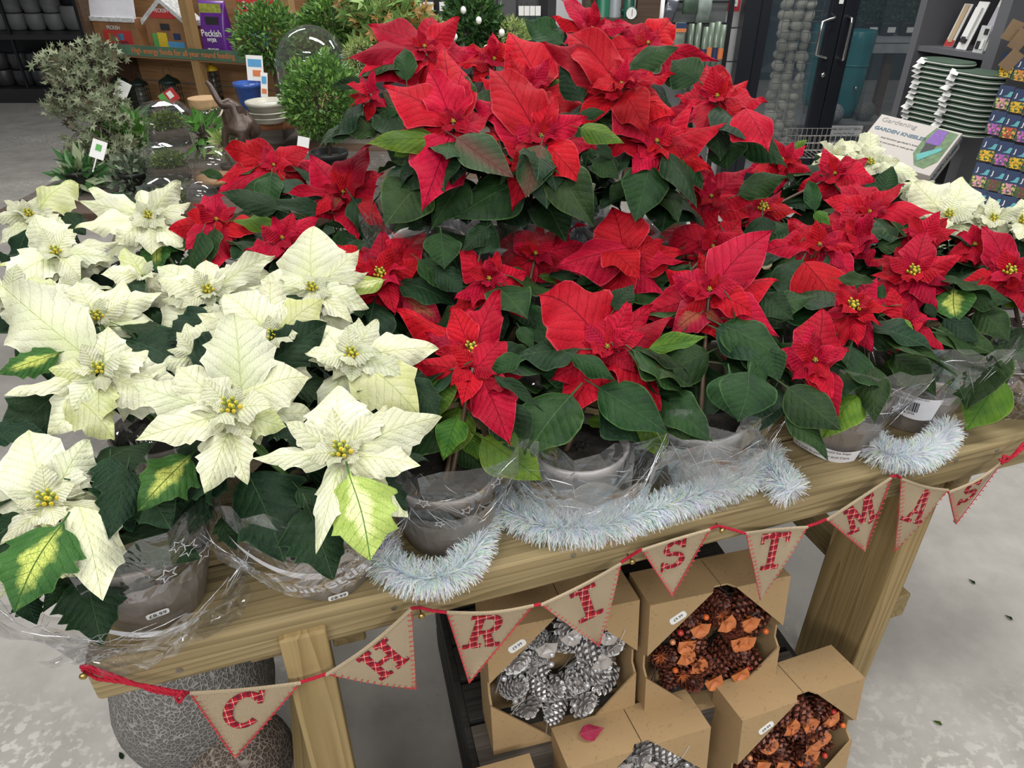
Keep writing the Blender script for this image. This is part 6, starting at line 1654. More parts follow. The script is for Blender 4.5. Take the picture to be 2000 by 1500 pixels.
# ------------------------------------------------------------------ bird food shelves
S0 = P(188, 92, 4.62); S1 = P(487, 109, 4.21)
sd_ = V((S1.x - S0.x, S1.y - S0.y, 0)); SL = sd_.length; sd_.normalize(); sn = V((-sd_.y, sd_.x, 0)); sa = math.atan2(sd_.y, sd_.x)
zs = (S0.z + S1.z) / 2
def SH(px, py, n=0.0):
    h = hit(px, py, S0 + sn * n, sn); d = h - S0; return d.dot(sd_), h.z
bs_ = thing('bird_food_shelving', 'brown timber shelving with a green sign strip holding bird food', 'shelves', (S0.x, S0.y, 0), sa)
m = MB(); m.box((SL / 2 + .15, 0.16, zs - 0.035), (SL + .42, 0.32, 0.03)); m.build('shelf', M_WOODS, bs_)
for i in range(9):
    m = MB(); m.box((SL / 2 + .15, 0.335, 0.16 + i * 0.19), (SL + .42, 0.02, 0.182)); m.build('back_board', M_WOODS, bs_)
x1, _ = SH(388, 150)
for x in (x1, SL + .33):
    m = MB(); m.box((x, 0.02 if x < SL else .0, 0.85), (0.062, 0.05, 1.7)); m.build('post', M_WOODSZ, bs_)
m = MB(); m.box((-0.05, 0.16, .85), (0.03, 0.34, 1.7)); m.build('side_panel', M_WOODB, bs_)
m = MB(); m.box((SL / 2 + .15, 0.16, 0.32), (SL + .42, 0.32, 0.03)); m.build('shelf', M_WOODS, bs_)
m = MB(); m.box((SL / 2 + 0.1, -0.016, zs - 0.005), (SL + .22, 0.006, 0.062)); strip = m.build('sign_strip', plain('sign_green', (0.075, 0.15, 0.09), 0.35, 0, 0.4, 4), bs_)
def onstrip(s, x, z, size, mat, y=-0.0195):
    o = place(text_mesh(s, size, 0.0003, mat, 0.0004, 'LEFT'), 'lettering', strip, loc=(x, y, z)); o.rotation_euler = (PI / 2, 0, 0); return o
onstrip('High energy foods for all year round feeding', SH(262, 100)[0], zs - 0.005, 0.046, M_ORG)
onstrip('Peckish', 0.02, zs + 0.004, 0.034, M_PAPER)
onstrip('Extra Goodness', 0.02, zs - 0.022, 0.016, M_PAPER)
def sput(e): e.rotation_euler = (0, 0, sa)
def sloc(x, n, z): return V((S0.x, S0.y, 0)) + sd_ * x + sn * n + V((0, 0, z))
zt_ = zs - 0.02
# bird house shaped gift boxes
M_WOODP = plain('printed_wood_grain', (0.26, 0.13, 0.055), 0.5, 0, 0.3, 9)
M_SNOW = plain('printed_snow', (0.55, 0.60, 0.60), 0.6, 0, 0.4, 60)
def birdhouse(px0, px1, peak, label, panel):
    a, _ = SH(px0, 90, .05); b, _ = SH(px1, 90, .05); w_ = b - a; h = 0.30
    e = thing('gift_box', label, 'box', sloc((a + b) / 2, 0.10, zt_), sa)
    hw = w_ / 2
    poly = [(-hw, 0), (hw, 0), (hw * .96, h * .62), (0, h * 1.0), (-hw * .96, h * .62)] if peak else [(-hw, 0), (hw, 0), (hw, h * .62), (-hw, h * .62)]
    m = MB(); m.prism(poly, (0, 0.08, 0), (1, 0, 0), (0, 0, 1), (0, -0.13, 0)); m.build('carton', M_WOODP, e)
    if peak:
        for s in (-1, 1):
            m = MB(); m.para((0, -0.056, h * 1.04), (s * hw * 1.12, 0, -h * .42), (0, 0.142, 0), (0, 0, -0.03)); m.build('roof', M_SNOW, e)
    else:
        m = MB(); m.prism([(-hw * 1.0, 0), (hw * 1.0, 0), (hw * .92, h * .6), (-hw * .92, h * .6)], (0, -0.055, h * .6), (1, 0, 0), (0, 0.22, 1), (0, 0.02, 0)); m.build('roof', plain('printed_white_roof', (.62, .62, .66), .6), e)
        m = MB(); m.box((0, -0.058, h * .6), (w_ * 1.0, 0.012, 0.025)); m.build('garland_print', M_SNOW, e)
    for (x, z, sw, sh, mt) in panel:
        m = MB(); m.box((x * w_, -0.052, z * h), (sw * w_, 0.004, sh * h)); m.build('printed_patch', mt, e)
    o = place(text_mesh('PECKISH', 0.03, .0003, M_PAPER), 'lettering', e, loc=(0, -0.0555, h * (.80 if peak else .44))); o.rotation_euler = (PI / 2, 0, 0)
birdhouse(190, 275, False, 'snow-roofed bird house gift box at the left of the bird food shelf', [(0.05, .24, .62, .30, M_REDL), (-.1, .25, .1, .15, M_YEL), (.12, .27, .12, .12, M_SKY), (.1, .15, .3, .08, M_SKY)])
birdhouse(293, 370, True, 'peaked bird house gift box in the middle of the bird food shelf', [(0, .74, .6, .16, M_REDL), (0, .50, .22, .12, M_INK), (-.3, .24, .12, .26, M_GRN), (-.12, .25, .22, .28, M_YEL), (.2, .15, .4, .16, M_SKY), (.25, .33, .16, .12, M_NAVY)])
# bags
def bag(px, w_, h, col, label, patches, words):
    a, _ = SH(px, 90, .06); e = thing('seed_bag', label, 'bag', sloc(a, 0.10, zt_), sa)
    m = MB(); secs = []
    for k in range(9):
        t = k / 8; dd = 0.10 * (1 - t ** 2.2) + 0.006; ww = w_ * (1 - 0.06 * math.sin(t * PI))
        secs.append((rrect(ww, dd, min(dd * .45, .02)), h * t))
    loft(m, secs); m.build('pouch', plain(label[:12], col, 0.25, 0, 0.1, 20), e, True)
    for (x, z, sw, sh, mt) in patches:
        m = MB(); m.box((x * w_, -0.05 * (1 - z ** 2.2) - .004, z * h), (sw * w_, 0.003, sh * h)); m.build('printed_patch', mt, e)
    for (z, s, sz) in words:
        o = place(text_mesh(s, sz, .0004, M_PAPER, 0.0008), 'lettering', e, loc=(0, -0.052 * (1 - z ** 2.2) - .007, z * h)); o.rotation_euler = (PI / 2, 0, 0)
bag(420, 0.20, 0.30, (0.10, 0.02, 0.22), 'purple bird seed bag with a yellow-green top on the bird food shelf', [(0, .82, .8, .26, plain('seed_window', (.35, .40, .06), .5, 0, .5, 60)), (0.05, .62, .5, .2, M_INK)], [(.42, 'Peckish', .052), (.30, 'NYJER', .026), (.12, 'FINCHES', .022)])
bag(507, 0.30, 0.34, (0.42, 0.03, 0.03), 'large red bird food bag behind the upper topiary', [(.1, .3, .5, .3, M_SKY)], [(.82, 'Peckish', .062)])
# feeders
M_WIRE = plain('dark_green_wire', (0.015, 0.03, 0.025), 0.4, 0.4)
def feeder(px, py, r1, h, label, mat, roof):
    a, z = SH(px, py, .12); e = thing('bird_feeder', label, 'bird feeder', sloc(a, 0.12, z), sa, 'bird feeders under the shelf')
    m = MB()
    for k in range(12):
        w = 2 * PI * k / 12; m.tube([(r1 * math.cos(w), r1 * math.sin(w), 0), (r1 * math.cos(w), r1 * math.sin(w), h * .8)], 0.002, 5)
    for k in range(6):
        m.tube([(r1 * math.cos(w), r1 * math.sin(w), h * .8 * k / 5) for w in [2 * PI * j / 16 for j in range(17)]], 0.002, 5)
    m.build('cage', mat, e)
    m = MB(); m.lathe([(r1 * .55, 0), (r1 * .55, h * .78)], 16); m.build('tube', plain('feeder_tube', (.10, .10, .09), .2), e, True)
    m = MB(); m.lathe([(r1 * 1.05, h * .8), (r1 * .9, h * .88), (r1 * .3, h * .97), (r1 * .12, h * 1.02)], 20); m.build('lid', roof, e, True)
    m = MB(); m.lathe([(r1 * 1.05, -.012), (r1 * 1.05, 0.0)], 20); m.build('tray', mat, e)
    m = MB(); m.tube([(r1 * .5 * math.cos(w), 0, h + r1 * .9 * math.sin(w)) for w in [PI * j / 10 for j in range(11)]], 0.0015, 5); m.build('hanger', mat, e)
feeder(244, 205, .058, .19, 'left green wire squirrel-proof bird feeder under the sign strip', M_WIRE, M_WIRE)
feeder(283, 212, .058, .19, 'second green wire bird feeder, behind the tilted red label', M_WIRE, M_WIRE)
feeder(345, 222, .066, .24, 'larger green wire bird feeder just left of the timber post', M_WIRE, M_WIRE)
feeder(424, 190, .040, .20, 'small bird feeder with a yellow lid right of the timber post', M_BLACK, plain('yellow_lid', (.70, .48, .02), .4))

# ------------------------------------------------------------------ racks and shelf before the white wall
def WPt(px, py, Y): r = ray(px, py); return V((0, 0, CAM_H)) + r * (Y / r.y)
rk = thing('tool_rack', 'black metal display rack behind the flowering shrub, hung with gloves', 'rack', (WPt(960, 0, 5.0).x, 5.0, 0))
ox = rk.location.x
for px in (855, 1062):
    m = MB(); m.box((WPt(px, 0, 5).x - ox, 0, 0.85), (0.05, 0.06, 1.7)); m.build('post', M_BLACK, rk)
m = MB(); m.box((WPt(958, 0, 5).x - ox, 0.05, 0.9), (0.68, 0.02, 1.6)); m.build('back_panel', plain('charcoal_panel', (.05, .05, .055), .5), rk)
m = MB(); m.box((WPt(990, 0, 5).x - ox, -0.03, 1.40), (0.11, 0.008, 0.42)); m.build('sign_board', plain('dark_grey_sign', (.07, .07, .075), .4), rk)
m = MB(); m.box((WPt(958, 0, 5).x - ox, -0.05, 1.60), (0.7, 0.01, 0.01)); m.build('rail', M_STEEL, rk)
GC = [(0.02, 0.05, 0.04), (0.03, 0.05, 0.07), (0.015, 0.035, 0.03)]
def hpack(px, py, Y, w_, h, col, label, grp, band=True):
    c = WPt(px, py, Y); e = thing('glove_pack', label, 'packet', c, 0, grp)
    m = MB(); m.box((0, 0, -h * .5), (w_, 0.018, h)); m.build('glove', plain('glove%.2f' % col[1], col, .7), e)
    m = MB(); m.box((0, -0.011, -h * .08), (w_ * 1.05, 0.004, h * .22)); hc = m.build('header_card', M_PAPER if band else M_NAVY, e)
    m = MB(); m.tube([(0, 0, 0), (0, 0, 0.025)], 0.002, 5); m.build('hook', M_STEEL, e)
for i, px in enumerate((1018, 1029, 1040, 1051)):
    hpack(px, 14, 4.93, 0.030, 0.24, GC[i % 3], ['leftmost', 'second', 'third', 'rightmost'][i] + ' green and grey glove pack hanging by the white wall', 'garden glove packs')
for i, px in enumerate((716, 738, 815, 835, 870)):
    hpack(px, 6, 4.93, 0.07, 0.22, [(0.05, .06, .09), (.03, .03, .035), (.06, .07, .10)][i % 3], ['leftmost', 'second', 'third', 'fourth', 'rightmost'][i] + ' dark packet hanging above the maple and heather', 'dark hanging packets', True)
# timber wall behind the shrubs
m = MB(); m.box((WPt(580, 0, 4.9).x, 4.9, 0.85), (0.12, 0.04, 1.7)); tag(m.build('timber_post', M_WOODG), 'weathered grey timber post behind the upper topiary', 'post')

cs = thing('watering_can_shelf', 'dark brown timber shelf unit against the white wall holding watering cans', 'shelves', (WPt(1200, 30, 5.4).x, 5.4, 0))
ox = cs.location.x; zz = WPt(1190, 38, 5.25).z
xl, xr = WPt(1146, 20, 5.3).x - ox, WPt(1247, 20, 5.3).x - ox
m = MB(); m.box(((xl + xr) / 2, -0.02, zz - .02), (xr - xl, 0.30, 0.05)); m.build('shelf', M_WOODB, cs)
m = MB(); m.box(((xl + xr) / 2, -0.02, zz - .42), (xr - xl, 0.30, 0.05)); m.build('shelf', M_WOODB, cs)
m = MB(); m.box(((xl + xr) / 2 , 0.14, 0.9), (xr - xl, 0.02, 1.8)); m.build('back_board', M_WOODB, cs)
m = MB(); m.box((xl, -0.02, 0.9), (0.03, 0.3, 1.8)); m.build('side_panel', M_WOODB, cs)
m = MB(); m.box((WPt(1267, 40, 5.2).x - ox, -0.12, 0.9), (0.15, 0.08, 1.8)); m.build('post', M_WOODB, cs)
def wcan(px, mat, label, s=1.0):
    c = WPt(px, 30, 5.3); e = thing('watering_can', label, 'watering can', (c.x, 5.32, zz + 0.006), 0, 'watering cans')
    m = MB(); m.lathe([(0.045 * s, 0), (0.043 * s, .005), (0.038 * s, .13 * s), (0.036 * s, .132 * s), (0.034 * s, .11 * s), (0.001, .10 * s)], 24); m.build('body', mat, e, True)
    m = MB(); m.tube([(-.04 * s, -.01, .02), (-.075 * s, -.02, .07 * s), (-.10 * s, -.03, .15 * s)], [.009, .007, .006], 8); m.build('spout', mat, e, True)
    m = MB(); m.tube([(.036 * s, 0, .03), (.075 * s, 0, .06), (.07 * s, 0, .13 * s), (.02, 0, .16 * s)], .004, 8); m.build('handle', mat, e, True)
wcan(1177, plain('green_enamel', (.02, .14, .08), .3), 'green watering can at the left of the dark shelf', 1.15)
wcan(1201, plain('grey_enamel', (.25, .27, .29), .35), 'pale grey watering can in the middle of the dark shelf')
wcan(1228, plain('dark_green_enamel', (.02, .11, .07), .3), 'darker green watering can at the right end of the dark shelf', .9)
dl = thing('dial_thermometer', 'round white dial thermometer hanging by the watering cans', 'thermometer', WPt(1233, 26, 5.1))
m = MB(); m.lathe([(0.038, -.006), (0.040, 0), (0.036, .006), (0.0, .006)], 28, cap=False); o = m.build('rim', plain('dark_green_rim', (.02, .07, .05), .3), dl, True); o.rotation_euler = (PI / 2, 0, 0)
m = MB(); m.lathe([(0.0, .007), (0.033, .007)], 28, cap=False); o = m.build('dial', M_PAPER, dl); o.rotation_euler = (PI / 2, 0, 0)
m = MB(); m.box((.004, -.009, .004), (0.003, 0.001, 0.04)); m.build('needle', M_INK, dl)
r2k = thing('hanging_rack', 'black rack by the door hung with fleece tubes and bags', 'rack', (WPt(1350, 60, 5.45).x, 5.45, 0)); ox = r2k.location.x
for px in (1292, 1422):
    m = MB(); m.box((WPt(px, 60, 5.45).x - ox, 0, .85), (0.03, 0.03, 1.7)); m.build('post', M_BLACK, r2k)
for py in (4, 46):
    m = MB(); m.box((0, -.03, WPt(1350, py, 5.4).z), (0.46, 0.012, 0.012)); m.build('rail', M_BLACK, r2k)
m = MB(); m.box((.01, .02, .8), (0.44, 0.01, 1.5)); m.build('mesh_back', plain('dark_mesh', (.10, .11, .11), .5), r2k)
def bagp(px, py, w_, h, mat, label, Y=5.3, tilt_=0.0, hd=None, cat='packet', name='hanging_bag'):
    c = WPt(px, py, Y); e = thing(name, label, cat, c); e.rotation_euler = (0, tilt_, 0)
    m = MB(); secs = [(rrect(w_, .03, .012), -h), (rrect(w_ * 1.02, .04, .015), -h * .5), (rrect(w_, .012, .005), 0)]
    loft(m, secs); m.build('pouch', mat, e, True)
    if hd: m = MB(); m.box((0, -.024, -h * .12), (w_ * .98, .004, h * .24)); hh = m.build('header_card', M_NAVY, e); m = MB(); m.box((0, -.0275, -h * .20), (w_ * .98, .003, h * .10)); m.build('orange_band', M_ORG, hh)
    return e
M_SIL = plain('silver_film_bag', (.42, .43, .45), .2, .6, .2, 12); M_DKF = plain('grey_film_bag', (.10, .11, .13), .2, .4, .3, 10); M_FLE = plain('green_fleece_roll', (.12, .16, .12), .3, .1, .25, 18)
bagp(1292, -4, .05, .22, M_PAPER, 'white crumpled packet hanging beside the brown post')
bagp(1280, 38, .04, .10, M_SIL, 'small silver packet hanging low beside the brown post', 5.25)
bagp(1318, -6, .075, .17, M_DKF, 'grey plastic bag tilted on the black rack', 5.3, .25)
bagp(1352, -20, .10, .14, plain('photo_print_green', (.05, .09, .06), .4, 0, .6, 12), 'photo-printed packet with an orange band at the top of the rack', 5.28, 0, True)
bagp(1378, -12, .10, .17, plain('photo_print_grey', (.16, .20, .18), .4, 0, .6, 12), 'photo-printed packet with curled hose picture near the fire alarm', 5.32)
bagp(1330, 44, .07, .22, plain('photo_print_leaf', (.14, .17, .13), .4, 0, .6, 12), 'packet with a navy and orange header at mid height of the rack', 5.25, 0, True)
for i, (px, py, h) in enumerate([(1352, 46, .42), (1366, 44, .44), (1380, 52, .40), (1392, 44, .44), (1404, 42, .46), (1414, 48, .42)]):
    c = WPt(px, py, 5.32); e = thing('fleece_tube', ['leftmost', 'second', 'third', 'fourth', 'fifth', 'rightmost'][i] + ' clear green tube roll standing in the rack by the door', 'tube', c, 0, 'fleece tubes')
    m = MB(); m.lathe([(0.021, -h), (0.021, 0)], 14); m.build('roll', M_FLE, e, True)
    m = MB(); m.lathe([(0.0215, -h * .5), (0.0215, -h * .34)], 14, cap=False); m.build('label_band', M_ORG if i % 2 else M_NAVY, e, True)
fa = thing('fire_alarm_call_point', 'small red fire alarm call point on the white wall', 'alarm', WPt(1433, 8, 5.64))
m = MB(); m.box((0, 0, 0), (.085, .04, .09)); m.build('housing', plain('alarm_red', (.42, .02, .03), .35), fa, bevel=.004)
m = MB(); m.box((-.004, -.022, .01), (.05, .004, .045)); m.build('window', M_PAPER, fa)
place(text_mesh('FIRE', .016, .0003, M_INK), 'lettering', fa, loc=(-.004, -.025, .01)).rotation_euler = (PI / 2, 0, 0)

# ------------------------------------------------------------------ glass doors and what stands outside
DY = 5.62
dr = bpy.data.objects.new('door_1', None); COL.objects.link(dr); dr.location = (0, DY, 0); struct(dr)
def dbox(x0, x1, z0, z1, nm, mat, y=0.0, th=.06):
    m = MB(); m.box(((x0 + x1) / 2, y, (z0 + z1) / 2), (x1 - x0, th, z1 - z0)); return m.build(nm, mat, dr, bevel=.003 if th > .02 else 0)
M_FRAME = plain('black_door_frame', (.012, .014, .020), .32, .2)
dbox(1.62, 1.73, 0, 2.4, 'jamb', M_FRAME, 0, .12); dbox(1.74, 1.81, 0.0, 2.3, 'stile', M_FRAME)
dbox(2.23, 2.315, 0.0, 2.3, 'stile', M_FRAME); dbox(2.325, 2.42, 0.0, 2.3, 'stile', M_FRAME)
dbox(3.0, 3.09, 0.0, 2.3, 'stile', M_FRAME); dbox(3.1, 3.22, 0, 2.4, 'jamb', M_FRAME, 0, .12)
dbox(1.81, 2.23, 0, .12, 'bottom_rail', M_FRAME); dbox(2.42, 3.0, 0, .12, 'bottom_rail', M_FRAME); dbox(1.81, 2.23, 2.2, 2.3, 'top_rail', M_FRAME); dbox(2.42, 3.0, 2.2, 2.3, 'top_rail', M_FRAME); dbox(1.62, 3.22, 2.3, 2.42, 'lintel', M_FRAME, 0, .12)
dbox(1.81, 2.23, .12, 2.2, 'pane', M_PANE, 0, .008); dbox(2.42, 3.0, .12, 2.2, 'pane', M_PANE, 0, .008)
def dhandle(x, off, z0, z1, side=-1):
    m = MB(); y0 = side * .035; y1 = side * .10
    pts = [(x, y0, z0), (x, y1 * .8, z0), (x + off * .2, y1, z0 + .01), (x + off, y1, z0 + .03), (x + off, y1, z1 - .03), (x + off * .2, y1, z1 - .01), (x, y1 * .8, z1), (x, y0, z1)]
    m.tube(pts, .010, 10); m.build('handle_or_reflection', M_STEEL, dr, True)
hz0, hz1 = WPt(1605, 112, DY).z, WPt(1630, 30, DY).z
dhandle(2.25, -.09, hz0, hz1); dhandle(2.36, -.0, hz0 - .01, hz1 - .01)
dhandle(2.36, .09, hz0 - .02, hz1 - .02, 1)  # mirrored copy behind the pane imitates the handle's reflection in the glass
m = MB(); m.lathe([(0.016, 0), (0.016, .012), (0.009, .016)], 18); o = m.build('lock_cylinder', M_STEEL, dr, True); q = WPt(1604, 145, DY); o.location = (q.x, -.03, q.z); o.rotation_euler = (PI / 2, 0, 0)
q = WPt(1640, 2, DY); m = MB(); m.box((0, 0, 0), (.03, .002, .03)); o = m.build('door_sticker', M_PAPER, dr); o.location = (q.x - .0, -.032, q.z + .0)
# outside
m = MB(); m.box((4.5, 11.0, 1.2), (9.0, 0.1, 3.4)); struct(m.build('wall_outside', plain('dark_outdoor_wall', (.045, .065, .075), .9, 0, .3, 1.5)))  # backdrop wall in an even dark bluish colour
gb = thing('gabion_column', 'wire gabion column filled with pale round stones outside the left door pane', 'gabion', (WPt(1538, 130, 6.35).x, 6.35, 0))
rg = random.Random(9)
sbm = bmesh.new(); bmesh.ops.create_icosphere(sbm, subdivisions=2, radius=1); sme = []
for j in range(4):
    b2 = sbm.copy()
    for v in b2.verts: v.co *= 1 + rg.uniform(-.07, .07)
    me = bpy.data.meshes.new('cobble'); b2.to_mesh(me); b2.free(); me.materials.append(plain('pale_cobble%d' % (j % 2), (.40, .39, .32) if j % 2 else (.54, .52, .44), .8, 0, .2, 8)); me.polygons.foreach_set('use_smooth', [True] * len(me.polygons)); sme.append(me)
z = .04
while z < 1.75:
    for k in range(3):
        s = rg.uniform(.045, .065); o = place(sme[rg.randrange(4)], 'cobble', gb, Matrix.Translation((-.09 + k * .09 + rg.uniform(-.01, .01), -.05 + rg.uniform(0, .05), z + rg.uniform(-.01, .01))) @ Matrix.Rotation(rg.uniform(0, 3), 4, 'Y') @ Matrix.Diagonal((s, s * .8, s * .75, 1)))
    z += .075
m = MB()
for k in range(5):
    x = -.15 + k * .075; m.tube([(x, -.13, 0), (x, -.13, 1.8)], .0025, 5)
for k in range(24): m.tube([(-.15, -.13, k * .075), (.15, -.13, k * .075)], .0025, 5)
m.build('wire_mesh', M_STEEL, gb)
M_TEAL = plain('teal_glazed_barrel', (.02, .16, .18), .25, 0, .12, 6)
def barrel(px, Y, label):
    c = WPt(px, 150, Y); e = thing('water_barrel', label, 'water butt', (c.x, Y, .14))
    H_ = .95; pr = [(.13, 0), (.155, .1), (.165, .45), (.168, .47), (.168, .50), (.165, .52), (.175, .78), (.18, .80), (.18, .93), (.17, .95), (.165, .90), (.001, .9)]
    pr = [(a * .82, b * .84) for a, b in pr]
    m = MB(); m.lathe(pr, 32); m.build('body', M_TEAL, e, True)
    m = MB(); m.tube([(0, -.13, .30), (0, -.17, .30), (0, -.175, .27)], .010, 8); m.build('tap', M_STEEL, e, True)
    m = MB(); m.lathe([(.137, .475), (.150, .485), (.139, .495)], 32, cap=False); m.build('rim', M_TEAL, e, True)
barrel(1662, 7.7, 'tall teal glazed water barrel with a tap outside the door')
barrel(1598, 8.3, 'second teal barrel half hidden behind the door stile')
kb = thing('brick_plinth', 'low brick plinth outside carrying the pottery sign', 'plinth', (WPt(1640, 235, 7.4).x, 7.45, 0))
kb_m = MB(); kb_m.box((0, 0, 0), (.20, .09, .06)); kbme = kb_m.mesh('brick', plain('dark_brick', (.10, .085, .08), .8, 0, .3, 10))
for r_ in range(2):
    for k in range(5): place(kbme, 'brick', kb, loc=(-.45 + k * .21 + (.1 if r_ else 0), -.2, .035 + r_ * .07))
m = MB(); m.box((-.02, .14, .065), (1.1, .56, .13)); m.build('slab', plain('grey_slab', (.18, .18, .175), .8), kb)
sg_ = thing('pottery_sign', 'white sign reading garden pottery on the brick plinth outside', 'sign', (WPt(1655, 238, 7.15).x, 7.17, .10))
m = MB(); m.box((0, 0, 0), (.34, .01, .095)); m.build('board', M_PAPER, sg_)
o = place(text_mesh('GARDEN POTTERY', .034, .0005, M_NAVY), 'lettering', sg_, loc=(0, -.007, .018)); o.rotation_euler = (PI / 2, 0, 0)
o = place(text_mesh('by Thom Woodhouse', .022, .0005, M_NAVY), 'lettering', sg_, loc=(0, -.007, -.022)); o.rotation_euler = (PI / 2, 0, 0)
ob = thing('outdoor_bench', 'pale weathered slatted bench outside the right door pane', 'table', (WPt(1760, 90, 8.2).x, 8.2, 0))
zb_ = WPt(1740, 70, 8.2).z
for k in range(5):
    m = MB(); m.box((.15, -.22 + k * .11, zb_ - .02), (1.7, .095, .035)); m.build('slat', plain('pale_weathered_slat', (.30, .32, .33), .8, 0, .2, 8), ob)
m = MB(); m.box((.15, -.24, zb_ - .09), (1.7, .03, .09)); m.build('rail', plain('pale_weathered_slat', (.3, .32, .33)), ob)
for x in (-.45, -.15, .8):
    m = MB(); m.box((x, -.1, (zb_ - .04) / 2), (.08, .08, zb_ - .04)); m.build('leg', M_WOODB, ob)
for i, px in enumerate((1700, 1735, 1772, 1808, 1845)):
    c = WPt(px, 30, 8.3); shr = thing('evergreen_plant', ['leftmost', 'second', 'middle', 'fourth', 'rightmost'][i] + ' potted evergreen on the outdoor bench seen through the door', 'potted plant', (c.x, 8.25, zb_), 0, 'evergreens on the outdoor bench')
    potmesh(.07, .09, .13, 20).build('pot', M_NURS, shr, True)
    m = MB(); foliage(m, (0, 0, .30), (.15, .14, .22), 900, .05, random.Random(i), .35, .3); o = m.build('foliage', F_OUT, shr); o['kind'] = 'stuff'
    m = MB(); m.box((.0, -.10, .06), (.08, .004, .05)); m.build('price_card', M_PAPER, shr)
for px, Y, nm in ((1692, 7.5, 'grey woven ball on the plinth right of the teal barrel'), (1632, 7.35, 'pale woven ball on the plinth left of the teal barrel')):
    c = WPt(px, 205, Y); m = MB(); m.ball((0, 0, 0), .095, 22, 16)
    o = m.build('woven_ball', plain('woven_' + nm[:4], (.09, .09, .08) if px > 1650 else (.20, .22, .24), .9, 0, .5, 50, .01), None, True); o.location = (c.x, Y, .13 + .095); tag(o, nm, 'ball')
# wire basket at the door
wk_ = thing('wire_basket', 'empty wire basket standing before the doors', 'basket', P(1610, 300, 3.4)); m = MB()
W2, D2, H2 = .17, .08, .10
for k in range(15):
    x = -W2 + 2 * W2 * k / 14
    m.tube([(x, -D2, H2), (x, -D2, 0), (x, D2, 0), (x, D2, H2)], .0013, 4)
for k in range(4):
    z = H2 * k / 3; m.tube([(-W2, -D2, z), (W2, -D2, z), (W2, D2, z), (-W2, D2, z), (-W2, -D2, z)], .0016, 4)

for x in (-W2, W2):
    for y in (-D2, D2): m.tube([(x, y, 0), (x, y, -wk_.location.z + .002)], .004, 6)
m.build('wire_frame', M_STEEL, wk_)

# ------------------------------------------------------------------ grey shelf unit, right
g0 = P(1796, 88, 4.40); g1 = P(1925, 106, 4.02); gd = V((g1.x - g0.x, g1.y - g0.y, 0)); gl = gd.length; gd.normalize(); gn = V((-gd.y, gd.x, 0)); ga = math.atan2(gd.y, gd.x)
M_GREYW = plain('grey_painted_timber', (.115, .118, .13), .55, 0, .08, 5)
gu = thing('grey_shelf_unit', 'grey painted shelf unit on the right holding rulers and green kneeling pads', 'shelves', (g0.x, g0.y, 0), ga)
zg = g0.z; zl_ = zg - .385
for z_ in (zg, zl_, .12, 1.75):
    m = MB(); m.box((gl / 2, .19, z_ - .017), (gl + .02, .38, .03)); m.build('shelf', M_GREYW, gu)
m = MB(); m.box((-.035, .19, .9), (.05, .42, 1.8)); m.build('side_panel', M_GREYW, gu)
m = MB(); m.box((gl + .045, .19, .9), (.07, .42, 1.8)); m.build('side_panel', M_GREYW, gu)
m = MB(); m.box((gl / 2, .395, .9), (gl + .14, .02, 1.8)); m.build('back_panel', plain('dark_unit_back', (.03, .03, .034), .7), gu)
def gloc(x, n, z): return V((g0.x, g0.y, 0)) + gd * x + gn * n + V((0, 0, z))
# cards and thermometers on its upper shelf
def gitem(name, x, n, w_, h, mat, label, cat, lean=.25, extra=()):
    e = thing(name, label, cat, gloc(x, n, zg - .001), 0); e.rotation_euler = (-lean, 0, ga)
    m = MB(); m.box((0, 0, h / 2), (w_, .006, h)); b = m.build('backing_card', mat, e)
    for (xx, zz_, sw, sh, th, mt, nm) in extra:
        m = MB(); m.box((xx, -.004 - th / 2, zz_), (sw, th, sh)); m.build(nm, mt, e)
M_RUL = plain('wooden_ruler', (.46, .34, .20), .6)
gitem('ruler_pack', .12, .10, .06, .24, plain('white_red_card', (.62, .60, .60), .5), 'white and red card with a wooden ruler thermometer on the upper grey shelf', 'packet', .3, [(0, .13, .028, .21, .006, M_RUL, 'ruler'), (0, .02, .06, .035, .002, M_REDL, 'printed_patch')])
gitem('thermometer_pack', .25, .06, .07, .26, M_PAPER, 'large clear blister pack with white thermometer on the upper grey shelf', 'packet', .3, [(0, .14, .04, .17, .02, M_PAPER, 'thermometer'), (0, .05, .03, .03, .022, M_INK, 'display')])
gitem('thermometer_pack', .33, .12, .07, .27, M_PAPER, 'plain white blister pack behind the large thermometer pack', 'packet', .3, [(0, .14, .045, .18, .012, plain('pale_lilac_plastic', (.5, .48, .55), .3), 'thermometer')])
gitem('sensor_pack', .40, .02, .065, .14, plain('pale_grey_carton', (.55, .56, .55), .5), 'small pale box pack with two sensors at the right of the upper grey shelf', 'packet', .1, [(-.012, .04, .02, .04, .006, M_INK, 'sensor'), (.015, .045, .018, .05, .006, M_PAPER, 'sensor'), (.012, .11, .025, .03, .003, M_INK, 'printed_patch')])
